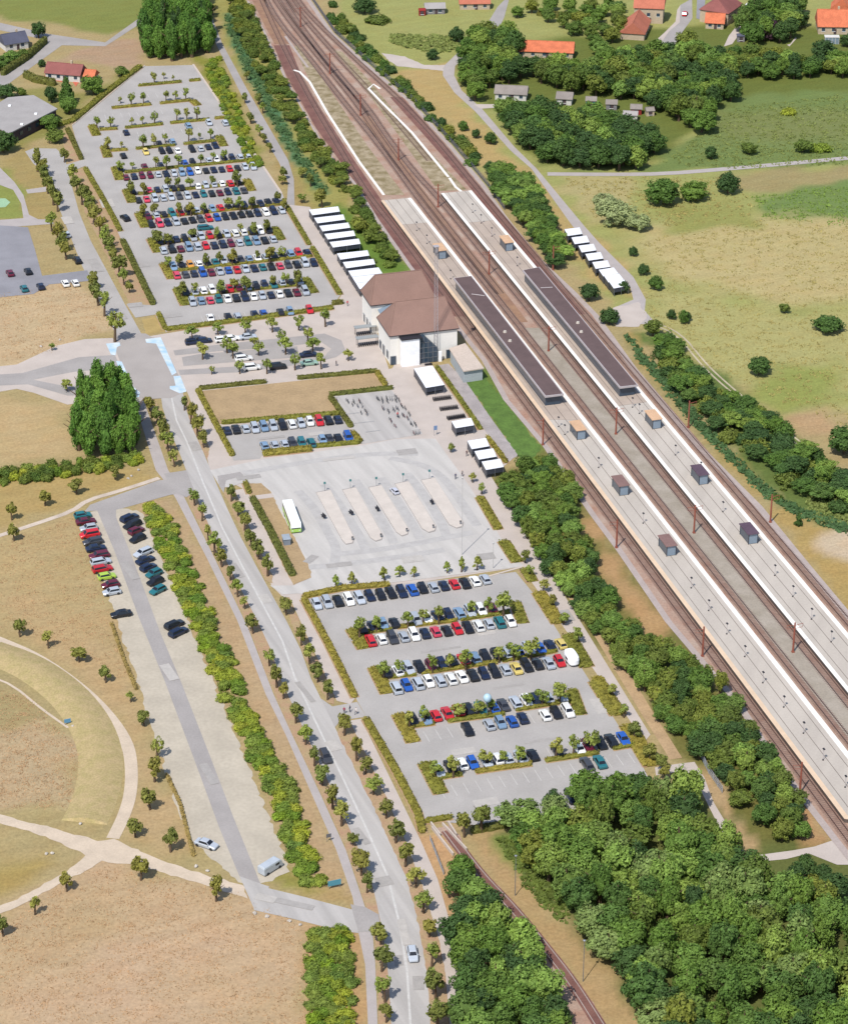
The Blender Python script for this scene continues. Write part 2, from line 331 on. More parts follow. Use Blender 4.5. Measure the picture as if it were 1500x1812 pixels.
def poly_sd(X, Y, poly):
    inside = np.zeros(X.shape, bool); dmin = np.full(X.shape, 1e9)
    n = len(poly)
    for i in range(n):
        x0, y0 = poly[i]; x1, y1 = poly[(i + 1) % n]
        ex, ey = x1 - x0, y1 - y0; L2 = ex * ex + ey * ey + 1e-9
        t = np.clip(((X - x0) * ex + (Y - y0) * ey) / L2, 0, 1)
        dmin = np.minimum(dmin, np.hypot(X - (x0 + t * ex), Y - (y0 + t * ey)))
        c = ((y0 > Y) != (y1 > Y)) & (X < ex * (Y - y0) / (ey if abs(ey) > 1e-9 else 1e-9) + x0)
        inside ^= c
    return np.where(inside, -dmin, dmin)
def make_ground():
    xs = np.concatenate([[-9000, -4000, -1500, -700, -400, -250], np.arange(-190, 191, 2.0), [250, 400, 700, 1500, 4000, 9000]])
    ys = np.concatenate([[-9000, -4000, -1500, -600, -350, -260], np.arange(-215, 450, 2.2), [480, 560, 800, 1500, 4000, 12000]])
    X, Y = np.meshgrid(xs, ys)
    wob = 1.6 * np.sin(X * .31 + 1.3 * np.sin(Y * .23)) + 1.4 * np.sin(Y * .37 + 1.7 * np.sin(X * .19))
    base = np.array(A(184, 164, 118)); C = np.tile(base, (X.size, 1)).reshape(*X.shape, 3)
    for col, poly, fe in COVER:
        pa = np.array(poly); m_ = fe + 4
        sel = (X > pa[:, 0].min() - m_) & (X < pa[:, 0].max() + m_) & (Y > pa[:, 1].min() - m_) & (Y < pa[:, 1].max() + m_)
        if not sel.any(): continue
        sd = poly_sd(X[sel], Y[sel], poly) + wob[sel] * min(1, fe / 5)
        w = np.clip(0.5 - sd / (fe + 1e-6), 0, 1); w = (w * w * (3 - 2 * w))[:, None]
        C[sel] = C[sel] * (1 - w) + np.array(col) * w
    ny, nx = X.shape
    V = np.stack([X.ravel(), Y.ravel(), np.zeros(X.size)], 1)
    i = np.arange(ny - 1)[:, None] * nx + np.arange(nx - 1)[None]
    Fq = np.stack([i, i + 1, i + nx + 1, i + nx], -1).reshape(-1, 4)
    me = bpy.data.meshes.new('ground'); me.from_pydata(V.tolist(), [], Fq.tolist())
    at = me.color_attributes.new('cover', 'FLOAT_COLOR', 'POINT')
    at.data.foreach_set('color', np.concatenate([C.reshape(-1, 3), np.ones((X.size, 1))], 1).astype(np.float32).ravel())
    m = bpy.data.materials.new('ground_cover'); m.use_nodes = True; n = m.node_tree; b = n.nodes['Principled BSDF']; L = n.links.new
    va = n.nodes.new('ShaderNodeVertexColor'); va.layer_name = 'cover'
    geo = n.nodes.new('ShaderNodeNewGeometry')
    def noise(sc, det, lo_, hi_, a, b_, rough=.5, stretch=None):
        src = geo.outputs['Position']
        if stretch:
            mp = n.nodes.new('ShaderNodeMapping'); mp.vector_type = 'TEXTURE'; mp.inputs['Rotation'].default_value = (0, 0, stretch[0]); mp.inputs['Scale'].default_value = (stretch[1], 1, 1)
            L(src, mp.inputs['Vector']); src = mp.outputs[0]
        q = n.nodes.new('ShaderNodeTexNoise'); q.inputs['Scale'].default_value = sc; q.inputs['Detail'].default_value = det; q.inputs['Roughness'].default_value = rough
        L(src, q.inputs['Vector'])
        r = n.nodes.new('ShaderNodeMapRange'); r.inputs[1].default_value = lo_; r.inputs[2].default_value = hi_; r.inputs[3].default_value = a; r.inputs[4].default_value = b_
        L(q.outputs[0], r.inputs[0]); return r.outputs[0]
    g1 = noise(0.045, 6, .35, .68, 0, .55, .65)
    mixg = n.nodes.new('ShaderNodeMix'); mixg.data_type = 'RGBA'; mixg.blend_type = 'MULTIPLY'; L(g1, mixg.inputs[0]); L(va.outputs[0], mixg.inputs[6]); mixg.inputs[7].default_value = (.93, .97, .86, 1)
    g2 = noise(0.16, 5, .42, .68, 0, .8, .6)
    mix2 = n.nodes.new('ShaderNodeMix'); mix2.data_type = 'RGBA'; mix2.blend_type = 'MULTIPLY'; L(g2, mix2.inputs[0]); L(mixg.outputs[2], mix2.inputs[6]); mix2.inputs[7].default_value = (1.02, .95, .9, 1)
    f1 = noise(1.3, 6, .25, .75, .70, 1.28, .75)
    f2 = noise(0.35, 5, .3, .7, .9, 1.1, .7, (R(24), 4))
    mu = n.nodes.new('ShaderNodeMath'); mu.operation = 'MULTIPLY'; L(f1, mu.inputs[0]); L(f2, mu.inputs[1])
    ml = n.nodes.new('ShaderNodeVectorMath'); ml.operation = 'SCALE'; L(mix2.outputs[2], ml.inputs[0]); L(mu.outputs[0], ml.inputs['Scale'])
    L(ml.outputs[0], b.inputs['Base Color']); b.inputs['Roughness'].default_value = .95; b.inputs['Specular IOR Level'].default_value = .15
    me.materials.append(m)
    link('ground', me, kind='structure')
make_ground()

# ------------------------------------------------------------------ roads, paths, car park surfaces
Z1, Z2, Z3, Z4, Z5 = 0.02, 0.035, 0.05, 0.065, 0.08
LINE = [(303, 699), (312.6, 744), (331, 782), (358, 850), (393, 933), (433, 1010), (473, 1085), (500, 1135), (522, 1200), (565, 1291), (609, 1382), (653, 1477),
        (686, 1551), (707, 1636), (720, 1717), (726, 1812), (728, 1880)]
def interp(line, y):
    for (x0, y0), (x1, y1) in zip(line[:-1], line[1:]):
        if y0 <= y <= y1: return x0 + (x1 - x0) * (y - y0) / (y1 - y0)
    return line[-1][0] if y > line[-1][1] else line[0][0]
def halfw(y): return 20 + (y - 740) * 0.0132, 21 + (y - 740) * 0.0155
YS = [690, 720, 760, 800, 850, 900, 950, 1000, 1050, 1100, 1150, 1200, 1250, 1300, 1350, 1400, 1450, 1500, 1550, 1600, 1650, 1700, 1750, 1812, 1880]
RL = [(interp(LINE, y) - halfw(y)[0], y) for y in YS]; RR = [(interp(LINE, y) + halfw(y)[1], y) for y in YS]
sheet('avenue_road', RL + RR[::-1], Z4, asphalt_road)
ribbon('centre_line', LINE, 0.42, Z4 + .006, wornpaint)
WPL = [(300, 862), (313, 885), (367, 989), (420, 1098), (470, 1228), (506, 1301), (555, 1413), (595, 1504), (624, 1588), (634, 1649), (646, 1707), (651, 1812), (653, 1880)]
WPR = [(318, 862), (325, 877), (383, 994), (439, 1111), (484, 1228), (516, 1298), (566, 1403), (612, 1504), (646, 1605), (659, 1649), (664, 1707), (668, 1812), (670, 1880)]
sheet('soil_strip', [(interp(WPR, y) + 2 if y > 862 else interp(RL, y) - 16, y) for y in YS[4:]] + [(x + 2, y) for x, y in RL[4:]][::-1], Z1, soil, rag=0.18)
sheet('cycle_path', WPL + WPR[::-1], Z3, pathgrey)
sheet('pavement', [(232, 690), (248, 690), (298, 832), (318, 862), (300, 862), (276, 832)], Z3, pathgrey)
sheet('soil_strip', [(254, 698), (272, 700), (318, 815), (303, 818)], Z2, soil, rag=0.18)
sheet('soil_strip', [(312, 698), (330, 698), (372, 795), (366, 812)], Z2, soil, rag=0.18)
sheet('pavement', [(330, 690), (345, 688), (412, 812), (405, 822), (385, 826), (372, 795)], Z3, paving)
# right hand side of the avenue
ERL = [B1(45, 250), B1(250, 640), B1(262, 650)]; ERR = [B1(100, 260), B1(265, 625)]
sheet('soil_strip', [B1(40, 235), B1(95, 235), B1(165, 410), B1(265, 620), B1(265, 652), B1(235, 640)], Z2 + .04, soil, rag=0.18)
sheet('pavement', [B1(92, 225), B1(160, 215), B1(220, 380), B1(360, 655), B1(345, 668), B1(270, 630), B1(165, 410)], Z3, paving)
sheet('soil_strip', [(500, 1058), (510, 1058), (592, 1230), (592, 1246), (580, 1243), (540, 1165)], Z4 + .02, soil, rag=0.18)
sheet('pavement', [(510, 1052), (534, 1056), (545, 1078), (628, 1236), (620, 1246), (596, 1240)], Z3 + .02, paving)
SRT = [(600, 1272), (618, 1275), (670, 1382), (720, 1494), (754, 1588), (774, 1656), (788, 1724), (795, 1812), (797, 1880)]
sheet('soil_strip', [(x - 1, y) for x, y in RR if y > 1290] [::-1] + SRT, Z4 + .02, soil, rag=0.18)
FPR = [(639, 1272), (703, 1403), (744, 1487), (774, 1555), (798, 1639), (810, 1724), (816, 1812), (818, 1880)]
sheet('pavement', SRT[1:] + FPR[::-1], Z3 + .02, paving)
sheet('side_road', [(interp(RR, 1245) - 4, 1236), (588, 1250), (632, 1242), (648, 1268), (602, 1275), (interp(RR, 1290) - 4, 1290)], Z3, asphalt)
# northern road and the painted junction
sheet('north_road', [(45, 268), (60, 262), (100, 263), (115, 277), (123, 313), (141, 377), (161, 426), (218, 532), (252, 593), (262, 600), (205, 600), (203, 587), (146, 471), (105, 368), (86, 308), (60, 290)], Z2, asphalt)
JX = [(203, 590), (258, 590), (268, 596), (285, 600), (330, 692), (304, 704), (262, 706), (236, 700), (200, 606)]
sheet('junction', JX, Z4 + .01, asphalt_mauve)
JN = S(120, 560, 6.25)
for q in ([JN(425, 300), JN(575, 285), JN(585, 320), JN(545, 340), JN(530, 430), JN(480, 420)], [JN(535, 490), JN(600, 500), JN(720, 770), JN(800, 840), JN(790, 890), JN(700, 900)],
          [JN(860, 250), JN(1030, 230), JN(1205, 620), JN(1155, 650), JN(980, 300), JN(870, 290)], [JN(1170, 660), JN(1245, 655), JN(1315, 830), JN(1240, 850), JN(1130, 800), JN(1130, 770), JN(1195, 765)]):
    sheet('painted_band', q, Z4 + .02, bluepaint)
sheet('west_road', [(-40, 652), (30, 645), (100, 612), (150, 600), (200, 598), (232, 690), (200, 705), (120, 716), (60, 695), (30, 688), (-40, 700)], Z2, paving)
sheet('west_carriageway', [(-40, 665), (40, 660), (140, 632), (204, 628), (212, 650), (130, 658), (60, 672), (120, 684), (216, 672), (226, 696), (120, 700), (50, 680), (-40, 684)], Z3, asphalt_mid)
sheet('northwest_car_park', [(-40, 396), (50, 402), (62, 440), (75, 488), (155, 478), (160, 497), (88, 503), (60, 520), (-40, 530)], Z3, asphalt_dark)
sheet('footpath', [(-40, 292), (0, 296), (26, 322), (42, 345), (52, 380), (68, 388), (95, 388), (95, 396), (-40, 406), (-40, 392), (42, 386), (38, 360), (24, 336), (-40, 312)], Z2, pathgrey)
sheet('footpath', [CU(270, 500), CU(480, 470), CU(480, 520), CU(290, 540)], Z2 + .004, pathgrey)
sheet('play_green', [CU(-80, 590), CU(60, 590), CU(110, 630), CU(60, 680), CU(-80, 690)], Z2, mat('mint_rubber', A(172, 208, 168), var=.05))
# far north west
sheet('village_road', [A1(0, 120), A1(260, 180), A1(560, 225), A1(790, 60), A1(800, 90), A1(600, 220), A1(560, 245), A1(330, 240), A1(40, 450), A1(-60, 500), A1(-60, 440), A1(240, 210), A1(0, 160)], Z2, asphalt_mid)
sheet('service_road', [A1(1040, 0), A1(1090, 0), A1(1180, 230), A1(1310, 470), A1(1420, 660), A1(1530, 850), A1(1560, 950), A1(1565, 1110), A1(1520, 1110), A1(1530, 970), A1(1480, 860), A1(1380, 690), A1(1280, 500), A1(1150, 240)], Z2, asphalt_mid)
NLOT = [(128, 223), (257, 117), (342, 115), (460, 287), (500, 343), (508, 364), (549, 435), (602, 523), (590, 538), (294, 588), (279, 556), (240, 560), (222, 536), (273, 540), (216, 426), (145, 283), (132, 283), (118, 312), (112, 296), (140, 290)]
NLOT = [(128, 223), (257, 117), (342, 115), (460, 287), (500, 343), (508, 364), (549, 435), (602, 523), (590, 538), (294, 588), (279, 556), (240, 562), (224, 538), (273, 540), (216, 426), (152, 293), (120, 306), (114, 292), (145, 283)]
sheet('north_car_park', NLOT, Z3, asphalt)
ribbon('kerb', [(342, 114), (460, 286), (498, 342)], 0.7, 0.14, kerbmat, thick=.14)
ribbon('kerb', [(257, 116), (128, 222)], 0.35, 0.13, kerbmat, thick=.13)
sheet('soil_strip', [A4(470, 0), A4(560, 0), A4(700, 215), A4(720, 250), A4(900, 620), A4(770, 645), A4(640, 370), A4(500, 90)], Z1, soil, rag=0.18)
sheet('soil_strip', [A1(360, 700), A1(430, 860), A1(365, 870), A1(330, 730)], Z1, soil, rag=0.18)
sheet('soil_strip', [A1(385, 910), A1(450, 890), A1(640, 1200), A1(560, 1210)], Z1, soil, rag=0.18)
sheet('soil_strip', [A4(830, 710), A4(930, 690), A4(970, 780), A4(850, 800)], Z1, mat('verge_dry', A(190, 164, 104), var=.12), rag=0.18)
# station forecourt and promenade
sheet('paved_apron', [(340, 686), (680, 655), (700, 650), (785, 775), (930, 1002), (545, 1060), (500, 1056), (480, 1036), (440, 870), (372, 834)], Z1, paving)
sheet('forecourt', [(258, 596), (294, 590), (590, 542), (604, 523), (549, 435), (508, 362), (548, 366), (640, 500), (690, 660), (700, 640), (760, 640), (765, 655), (920, 800), (880, 835), (868, 842), (1150, 1300), (1140, 1312), (892, 962), (772, 776), (748, 768), (690, 690), (660, 660), (345, 690), (330, 692), (285, 600)], Z2, paving)
sheet('forecourt_road', [A8(190, 200), A8(500, 160), A8(800, 130), A8(1080, 100), A8(1180, 140), A8(1205, 200), A8(1150, 240), A8(1060, 262), A8(820, 300), A8(560, 330), A8(230, 345), A8(218, 315), A8(560, 295), A8(900, 250), A8(1080, 235), A8(1120, 190), A8(1060, 150), A8(800, 185), A8(500, 200), A8(200, 230)], Z3, asphalt_mid)
sheet('parking_island', [A8(240, 240), A8(340, 222), A8(920, 175), A8(930, 240), A8(250, 292)], Z3, asphalt_mid)
sheet('dry_lawn', [A8(345, 440), A8(1392, 330), A8(1432, 415), A8(1110, 468), A8(1165, 570), A8(462, 635)], Z3, drylawn)
sheet('middle_car_park', [A8(465, 650), A8(1185, 590), A8(1240, 690), A8(1245, 745), A8(712, 820), A8(700, 840), A8(545, 850)], Z3, asphalt)
sheet('bicycle_yard', [(584, 702), (693, 690), (748, 768), (700, 776), (640, 786), (624, 760)], Z3, asphalt_road)
sheet('bus_station', [(372, 832), (400, 826), (470, 812), (555, 800), (640, 788), (700, 777), (770, 776), (832, 862), (892, 962), (926, 1002), (700, 1030), (548, 1052), (525, 1050), (500, 1052), (478, 1036), (520, 1036), (551, 1022), (549, 1006), (515, 938), (496, 907), (480, 872), (462, 856), (430, 854), (405, 862), (390, 862)], Z4, concrete)
sheet('grass_island', [(430, 855), (463, 855), (482, 873), (496, 907), (515, 938), (550, 1008), (550, 1022), (519, 1035), (500, 1000)], Z4 + .012, drylawn, rag=0.15)
sheet('paved_crossing', [B1(185, 250), B1(262, 240), B1(272, 258), B1(195, 268)], Z4 + .025, paving)
sheet('asphalt_patch', [(385, 842), (425, 835), (432, 841), (400, 850), (396, 872), (388, 860)], Z4 + .018, asphalt_mid)
ISL = [[B1(465, 240), B1(530, 228), B1(637, 445), B1(630, 468), B1(600, 474), B1(583, 455)], [B1(585, 228), B1(645, 216), B1(766, 430), B1(762, 452), B1(735, 460), B1(712, 444)],
       [B1(705, 217), B1(762, 206), B1(886, 405), B1(880, 428), B1(855, 436), B1(830, 418)], [B1(825, 200), B1(886, 188), B1(1010, 392), B1(1005, 412), B1(978, 420), B1(948, 402)],
       [B1(945, 184), B1(1006, 172), B1(1135, 373), B1(1130, 393), B1(1105, 400), B1(1072, 384)]]
for i, q in enumerate(ISL):
    mb = MB(); mb.prism([tuple(P(x, y).xy) for x, y in q], 0.04, 0.20)
    ib = mb.build('bus_island', islandpave, label=f'raised paved bus island, {ORD[i+1]} from the parked bus', cat='bus island', group='bus station islands')
    cq = [P(x, y) for x, y in q]; cc = sum(cq, Vector()) / len(cq); mb = MB(); mb.prism([tuple((p + (p - cc).normalized() * .35).xy) for p in cq], 0.04, 0.165); mb.build('kerb', plain('island_kerb', A(178, 170, 164), .8), ib)
tyremark = mat('tyre_worn_concrete', A(203, 198, 193), var=.06, scale=.5, fvar=.05)
for q in ([B1(380, 230), B1(450, 300), B1(530, 440), B1(560, 500), B1(540, 590)], [B1(500, 200), B1(570, 290), B1(660, 430), B1(690, 500)], [B1(640, 180), B1(700, 260), B1(790, 410), B1(820, 470)], [B1(760, 170), B1(820, 250), B1(910, 390), B1(940, 450)], [B1(880, 150), B1(960, 250), B1(1040, 380), B1(1060, 440)], [B1(800, 80), B1(960, 110), B1(1060, 180), B1(1140, 300), B1(1200, 390)], [B1(130, 150), B1(400, 100), B1(700, 60), B1(930, 60)], [B1(560, 520), B1(760, 500), B1(980, 460), B1(1180, 420)], [B1(430, 580), B1(560, 570), B1(800, 540), B1(1050, 500)]):
    ribbon('tyre_wear', q, 2.3, Z4 + .012, tyremark, sm=3)
SLOT = [(545, 1058), (551, 1053), (700, 1034), (865, 1018), (912, 1012), (945, 1052), (984, 1113), (1035, 1192), (1092, 1281), (1124, 1331), (1151, 1385), (1100, 1420), (860, 1462), (744, 1450), (648, 1268), (632, 1240)]
sheet('south_car_park', SLOT, Z4 + .02, asphalt)
ribbon('kerb', [(862, 1021), (926, 1003)], 0.5, 0.16, kerbmat, thick=.14)
# west strip car park
sheet('strip_car_park', [(150, 905), (215, 900), (250, 905), (330, 1090), (400, 1260), (490, 1480), (512, 1540), (480, 1560), (440, 1570), (425, 1560), (330, 1480), (245, 1210), (175, 1000)], Z1, gravelw, rag=0.45)
sheet('strip_car_park_lane', [(168, 893), (203, 975), (245, 1090), (291, 1203), (351, 1363), (388, 1464), (426, 1556), (440, 1572), (462, 1566), (412, 1443), (372, 1338), (322, 1210), (284, 1119), (239, 999), (206, 915), (206, 902), (300, 876), (312, 868), (300, 850), (230, 876)], Z2, asphalt_mid)
sheet('access_road', [B5(1050, 1165), B5(1180, 1210), B6(75, 1100), B6(260, 1145), B6(525, 1215), B6(545, 1335), B6(440, 1320), B6(200, 1260), B6(0, 1215), B5(1110, 1300)], Z3, asphalt_road)
sheet('access_mouth', [(620, 1600), (646, 1605), (670, 1618), (672, 1632), (659, 1649), (634, 1649)], Z4 + .01, asphalt_mid)
sheet('west_side_road', [(160, 893), (280, 850), (318, 846), (322, 872), (300, 876), (215, 900), (150, 905)], Z3, asphalt_mid)
sheet('road_mouth', [(290, 838), (330, 832), (345, 870), (330, 880), (310, 872)], Z4 + .012, asphalt_mid)
ribbon('sandy_track', [B5(-60, 110), B5(0, 132), B5(170, 205), B5(360, 340), B5(480, 460), B5(560, 580), B5(578, 680), B5(575, 800), B5(545, 900), B5(495, 1000)], 2.6, Z2, track_dirt, sm=2)
sheet('sandy_track', [B5(-60, 890), B5(0, 895), B5(80, 915), B5(250, 960), B5(430, 1010), B5(500, 1000), B5(640, 1070), B5(920, 1165), B5(1060, 1200), B5(1090, 1260), B5(960, 1220), B5(600, 1115), B5(450, 1100), B5(300, 1180), B5(120, 1275), B5(-60, 1355), B5(-60, 1325), B5(100, 1250), B5(270, 1160), B5(380, 1070), B5(200, 990), B5(0, 930), B5(-60, 925)], Z2 + .006, track_dirt, rag=0.3)
ribbon('worn_path', [B5(-40, 290), B5(60, 330), B5(180, 430), B5(300, 515)], 0.6, Z2, track_dirt, sm=1)
ribbon('roadside_path', [(-40, 960), (0, 948), (70, 925), (128, 905), (155, 885), (215, 868), (282, 846)], 1.5, Z2, mat('pale_path', A(222, 204, 186)), sm=1)
# east of the railway
sheet('lane', [A2(1270, 240), A2(1290, 280), A2(1215, 350), A2(1210, 400), A2(1250, 480), A2(1360, 580), A2(1530, 780), A3(320, 640), A3(500, 857), (1060, 430), (1120, 490), (1142, 530), (1140, 550), (1160, 572), (1110, 575), (1085, 545), (1120, 530), (1115, 510), (1040, 430), A3(455, 857), A3(300, 640), A2(1510, 800), A2(1320, 590), A2(1210, 490), A2(1150, 400), A2(1150, 355)], Z2, pathgrey)
sheet('lane_branch', [A2(820, 280), A2(950, 300), A2(1050, 345), A2(1155, 345), A2(1150, 375), A2(1000, 360), A2(900, 350)], Z2 + .006, paving, rag=0.3)
sheet('gravel_yard', [(1085, 545), (1130, 535), (1145, 560), (1130, 578), (1090, 578)], Z2 + .006, paving, rag=0.4)
ribbon('footpath', [A3(360, 660), A3(600, 662), A3(800, 660), A3(1050, 640), A3(1300, 618), A3(1600, 590)], 3.0, Z2 + .006, pathgrey, sm=1)
for o_ in (-.75, .75):
    ribbon('wheel_rut', [(1150, 570), (1200, 590), (1240, 640), (1270, 670), (1330, 720), (1420, 790), (1490, 850), (1530, 895)], .55, Z2, mat('rut', A(206, 192, 162)), sm=2, off=o_)
sheet('house_drive', [A3(80, 395), A3(180, 395), A3(230, 375), A3(215, 405), A3(110, 412)], Z2, paving)
sheet('village_street', [HB(840, 60), HB(980, -20), HB(985, 220), HB(830, 430), HB(770, 540), HB(590, 540), HB(700, 380), HB(830, 270)], Z2, asphalt_mid)
sheet('village_street', [HB(1040, -20), HB(1140, -20), HB(1130, 150), HB(1090, 240), HB(1030, 220)], Z2, asphalt_dark)
sheet('village_pavement', [HB(800, 120), HB(840, 60), HB(830, 270), HB(700, 380), HB(590, 540), HB(540, 490), HB(650, 390), HB(780, 260)], Z2 + .006, paving)
sheet('village_pavement', [HC(200, 130), HC(390, -10), HC(420, 0), HC(300, 150), HC(230, 350), HC(100, 530), HC(0, 560), HC(60, 430), HC(180, 280)], Z2, paving)
sheet('village_yard', [(858, 48), (880, 12), (892, 0), (900, 0), (892, 30), (885, 45), (850, 55)], Z2, asphalt_mid)
sheet('garden_path', [HC(760, 540), HC(790, 560), HC(880, 460), HC(860, 450), HC(800, 530)], Z2, paving)
# pedestrian promenade on the east edge of the car park, service path, underpass path
ribbon('sandy_verge', [(850, 855), (872, 880), (905, 930), (960, 1000), (1040, 1115), (1085, 1190), (1130, 1265), (1180, 1345)], 2.6, Z1, sandmat, off=1.9)
sheet('service_path', [SS(410, 270), SS(540, 250), SS(720, 440), SS(960, 790), SS(1250, 1190), SS(1150, 1240), SS(900, 920), SS(560, 480)], Z3, mat('service_asphalt', A(186, 176, 172)))
sheet('lush_bank', [SS(710, 440), SS(890, 350), SS(1100, 620), SS(1480, 1110), SS(1400, 1230), SS(1250, 1200), SS(980, 800)], Z2, greenlawn, rag=0.5)
sheet('underpass_path', [(1158, 1358), (1195, 1352), (1228, 1348), (1246, 1377), (1262, 1420), (1310, 1500), (1330, 1520), (1290, 1500), (1240, 1400), (1222, 1368), (1195, 1366), (1160, 1372)], Z3, paving)
sheet('underpass_path', [(1325, 1515), (1400, 1505), (1440, 1498), (1475, 1486), (1540, 1500), (1540, 1530), (1480, 1530), (1430, 1510), (1390, 1520), (1340, 1525)], Z3, paving)
sheet('old_line_bed', [(770, 1465), (800, 1460), (845, 1530), (900, 1590), (960, 1660), (1010, 1720), (1060, 1790), (1100, 1870), (1040, 1870), (990, 1770), (930, 1660), (880, 1600), (810, 1510)], Z3, ballast, rag=0.3)

# repair patches in the old surfaces
def patch(px, py, L_, W_, deg, z, m):
    c = P(px, py); a = R(deg); u = Vector((math.cos(a), math.sin(a), 0)); v = Vector((-u.y, u.x, 0)); mb = MB(); NSHEET[0] += 1; z += NSHEET[0] * .0002
    q = [c + u * (sx * L_ / 2) + v * (sy * W_ / 2) for sx, sy in ((-1, -1), (1, -1), (1, 1), (-1, 1))]
    mb.quad(*[(p.x, p.y, z) for p in q]); mb.build('asphalt_patch', m, kind='structure')
pdark = mat('patch_dark', A(185, 179, 173), var=.06, scale=.5, fvar=.06); plight = mat('patch_light', A(206, 199, 191), var=.06, scale=.5, fvar=.06)
for q in ((345, 790, 5, 2.4, 110, 0), (420, 1010, 7, 1.6, 112, 0), (470, 1060, 4, 2.2, 112, 1), (540, 1225, 9, 1.2, 115, 0), (590, 1320, 4, 2.5, 115, 1), (640, 1480, 6, 1.4, 115, 0), (680, 1560, 3, 3, 110, 0), (715, 1650, 8, 1.5, 98, 1), (740, 1740, 4, 2.0, 92, 0), (705, 1700, 3, 1.6, 95, 0),
          (640, 1130, 6, 1.2, 16, 0), (780, 1150, 9, .8, 16, 0), (860, 1120, 4, 2, 16, 1), (700, 1180, 3, 2.4, 16, 0), (900, 1215, 7, .9, 16, 0), (820, 1330, 5, 2.2, 16, 1), (720, 1300, 3, 3, 16, 0), (960, 1310, 8, .8, 16, 0), (860, 1420, 5, 2.5, 16, 1), (1000, 1090, 3, 5, 16, 0), (1060, 1250, 2.6, 6, 16, 1),
          (250, 470, 5, 3, 15, 0), (190, 360, 4, 7, 15, 1), (300, 560, 7, 2, 15, 0), (240, 540, 4, 3, 15, 0), (520, 450, 3, 6, 15, 0), (430, 320, 3, 4, 15, 1), (170, 470, 3, 10, 20, 0), (120, 390, 3, 6, 18, 1), (210, 560, 4, 5, 20, 0), (480, 775, 7, 1.2, 14, 0), (560, 768, 4, 2, 14, 1),
          (230, 1010, 2, 9, 25, 0), (300, 1190, 2.2, 7, 24, 1), (370, 1370, 1.8, 8, 22, 0), (520, 1600, 8, 1.6, -20, 0), (470, 1590, 4, 2, -20, 1),
          (440, 845, 6, 2, 16, 0), (600, 812, 8, 1.4, 14, 1), (720, 800, 5, 3, 14, 0), (600, 1000, 6, 2, 14, 0), (730, 990, 5, 3, 14, 1), (860, 985, 4, 3, 14, 0), (550, 990, 4, 2, 60, 0)):
    patch(q[0], q[1], q[2], q[3], q[4], .105, plight if q[5] else pdark)
# banked grass ring round the dry field
bk = smooth_line([P(*B5(x, y)) for x, y in ((-60, 175), (110, 232), (265, 335), (375, 455), (440, 590), (445, 720), (410, 850), (370, 930))], 2); NB = normals(bk); mb = MB(); prof = [(-4.6, 0.01), (-2.6, .55), (-.8, .85), (.8, .85), (2.8, .5), (4.6, .01)]
rg_ = [[p + n * a + Vector((0, 0, b * (1 if 0 < i < len(bk) - 1 else .02))) for a, b in prof] for i, (p, n) in enumerate(zip(bk, NB))]
for r0, r1 in zip(rg_[:-1], rg_[1:]): mb.add(r0 + r1, [(j, j + 6, j + 7, j + 1) for j in range(5)])
mb.build('grass_bank', mat('bank_dry_grass', A(202, 178, 130), var=.1, scale=.5, fvar=.16, fine=2.5, col2=A(188, 170, 116)), kind='structure', smooth=True)

# ------------------------------------------------------------------ railway
RB_L = [(432, -20), (436, 0), (464, 52), (502, 136), (554, 230), (590, 285), (628, 329), (665, 392), (722, 472), (790, 560), (852, 638), (890, 707), (960, 790), (1044, 912), (1090, 974), (1176, 1100), (1300, 1246), (1354, 1331), (1416, 1416), (1470, 1486), (1560, 1600)]
RB_R = [(540, -20), (550, 0), (590, 58), (650, 112), (730, 180), (800, 258), (860, 329), (894, 380), (953, 455), (1020, 518), (1058, 557), (1127, 653), (1240, 788), (1348, 896), (1433, 1000), (1500, 1080), (1580, 1180)]
sheet('railway_ballast', RB_L + RB_R[::-1], Z5, ballast)
def band(name, l, r, z, m): sheet(name, l + r[::-1], z, m)
band('cess_path', RB_L[1:], [(x + (5 if y < 300 else 9 + (y - 300) * .006), y + 2) for x, y in RB_L[1:]], Z5 + .012, cess)
band('cess_path', [(x - (8 if y < 300 else 9 + (y - 300) * .008), y) for x, y in RB_R[1:]], RB_R[1:], Z5 + .012, cess)
band('red_ballast', [(484, 80), (505, 130), (560, 228), (634, 330), (670, 388), (728, 470), (800, 560)], [(512, 80), (540, 150), (612, 262), (672, 350), (720, 418), (778, 496), (830, 560)], Z5 + .02, ballast_red)
band('red_ballast', [(690, 172), (760, 250), (838, 340), (900, 420), (956, 490), (1010, 556)], [(712, 172), (790, 260), (862, 345), (924, 420), (980, 490), (1035, 556)], Z5 + .02, ballast_red)
band('red_ballast', [(446, 0), (470, 48), (486, 78)], [(468, 0), (496, 46), (512, 78)], Z5 + .02, ballast_rust)
band('rust_ballast', [(638, 205), (668, 246), (718, 318), (772, 390), (860, 495), (920, 570)], [(654, 205), (684, 246), (736, 318), (788, 390), (876, 495), (934, 570)], Z5 + .02, ballast_rust)
band('weedy_gravel', [(520, 84), (552, 150), (620, 262), (682, 345)], [(526, 78), (578, 150), (650, 258), (716, 345)], Z5 + .025, weedy)
band('weedy_gravel', [(590, 88), (640, 150), (700, 232), (775, 338)], [(606, 92), (660, 150), (728, 236), (826, 336)], Z5 + .025, weedy)
ribbon('cable_trough', [(520, 125), (530, 128), (548, 146), (580, 202), (636, 288), (679, 346)], 0.8, 0.25, edgew, thick=.2)
ribbon('cable_trough', [(672, 158), (661, 150), (652, 158), (673, 180), (729, 236), (793, 314)], 0.8, 0.25, edgew, thick=.2)
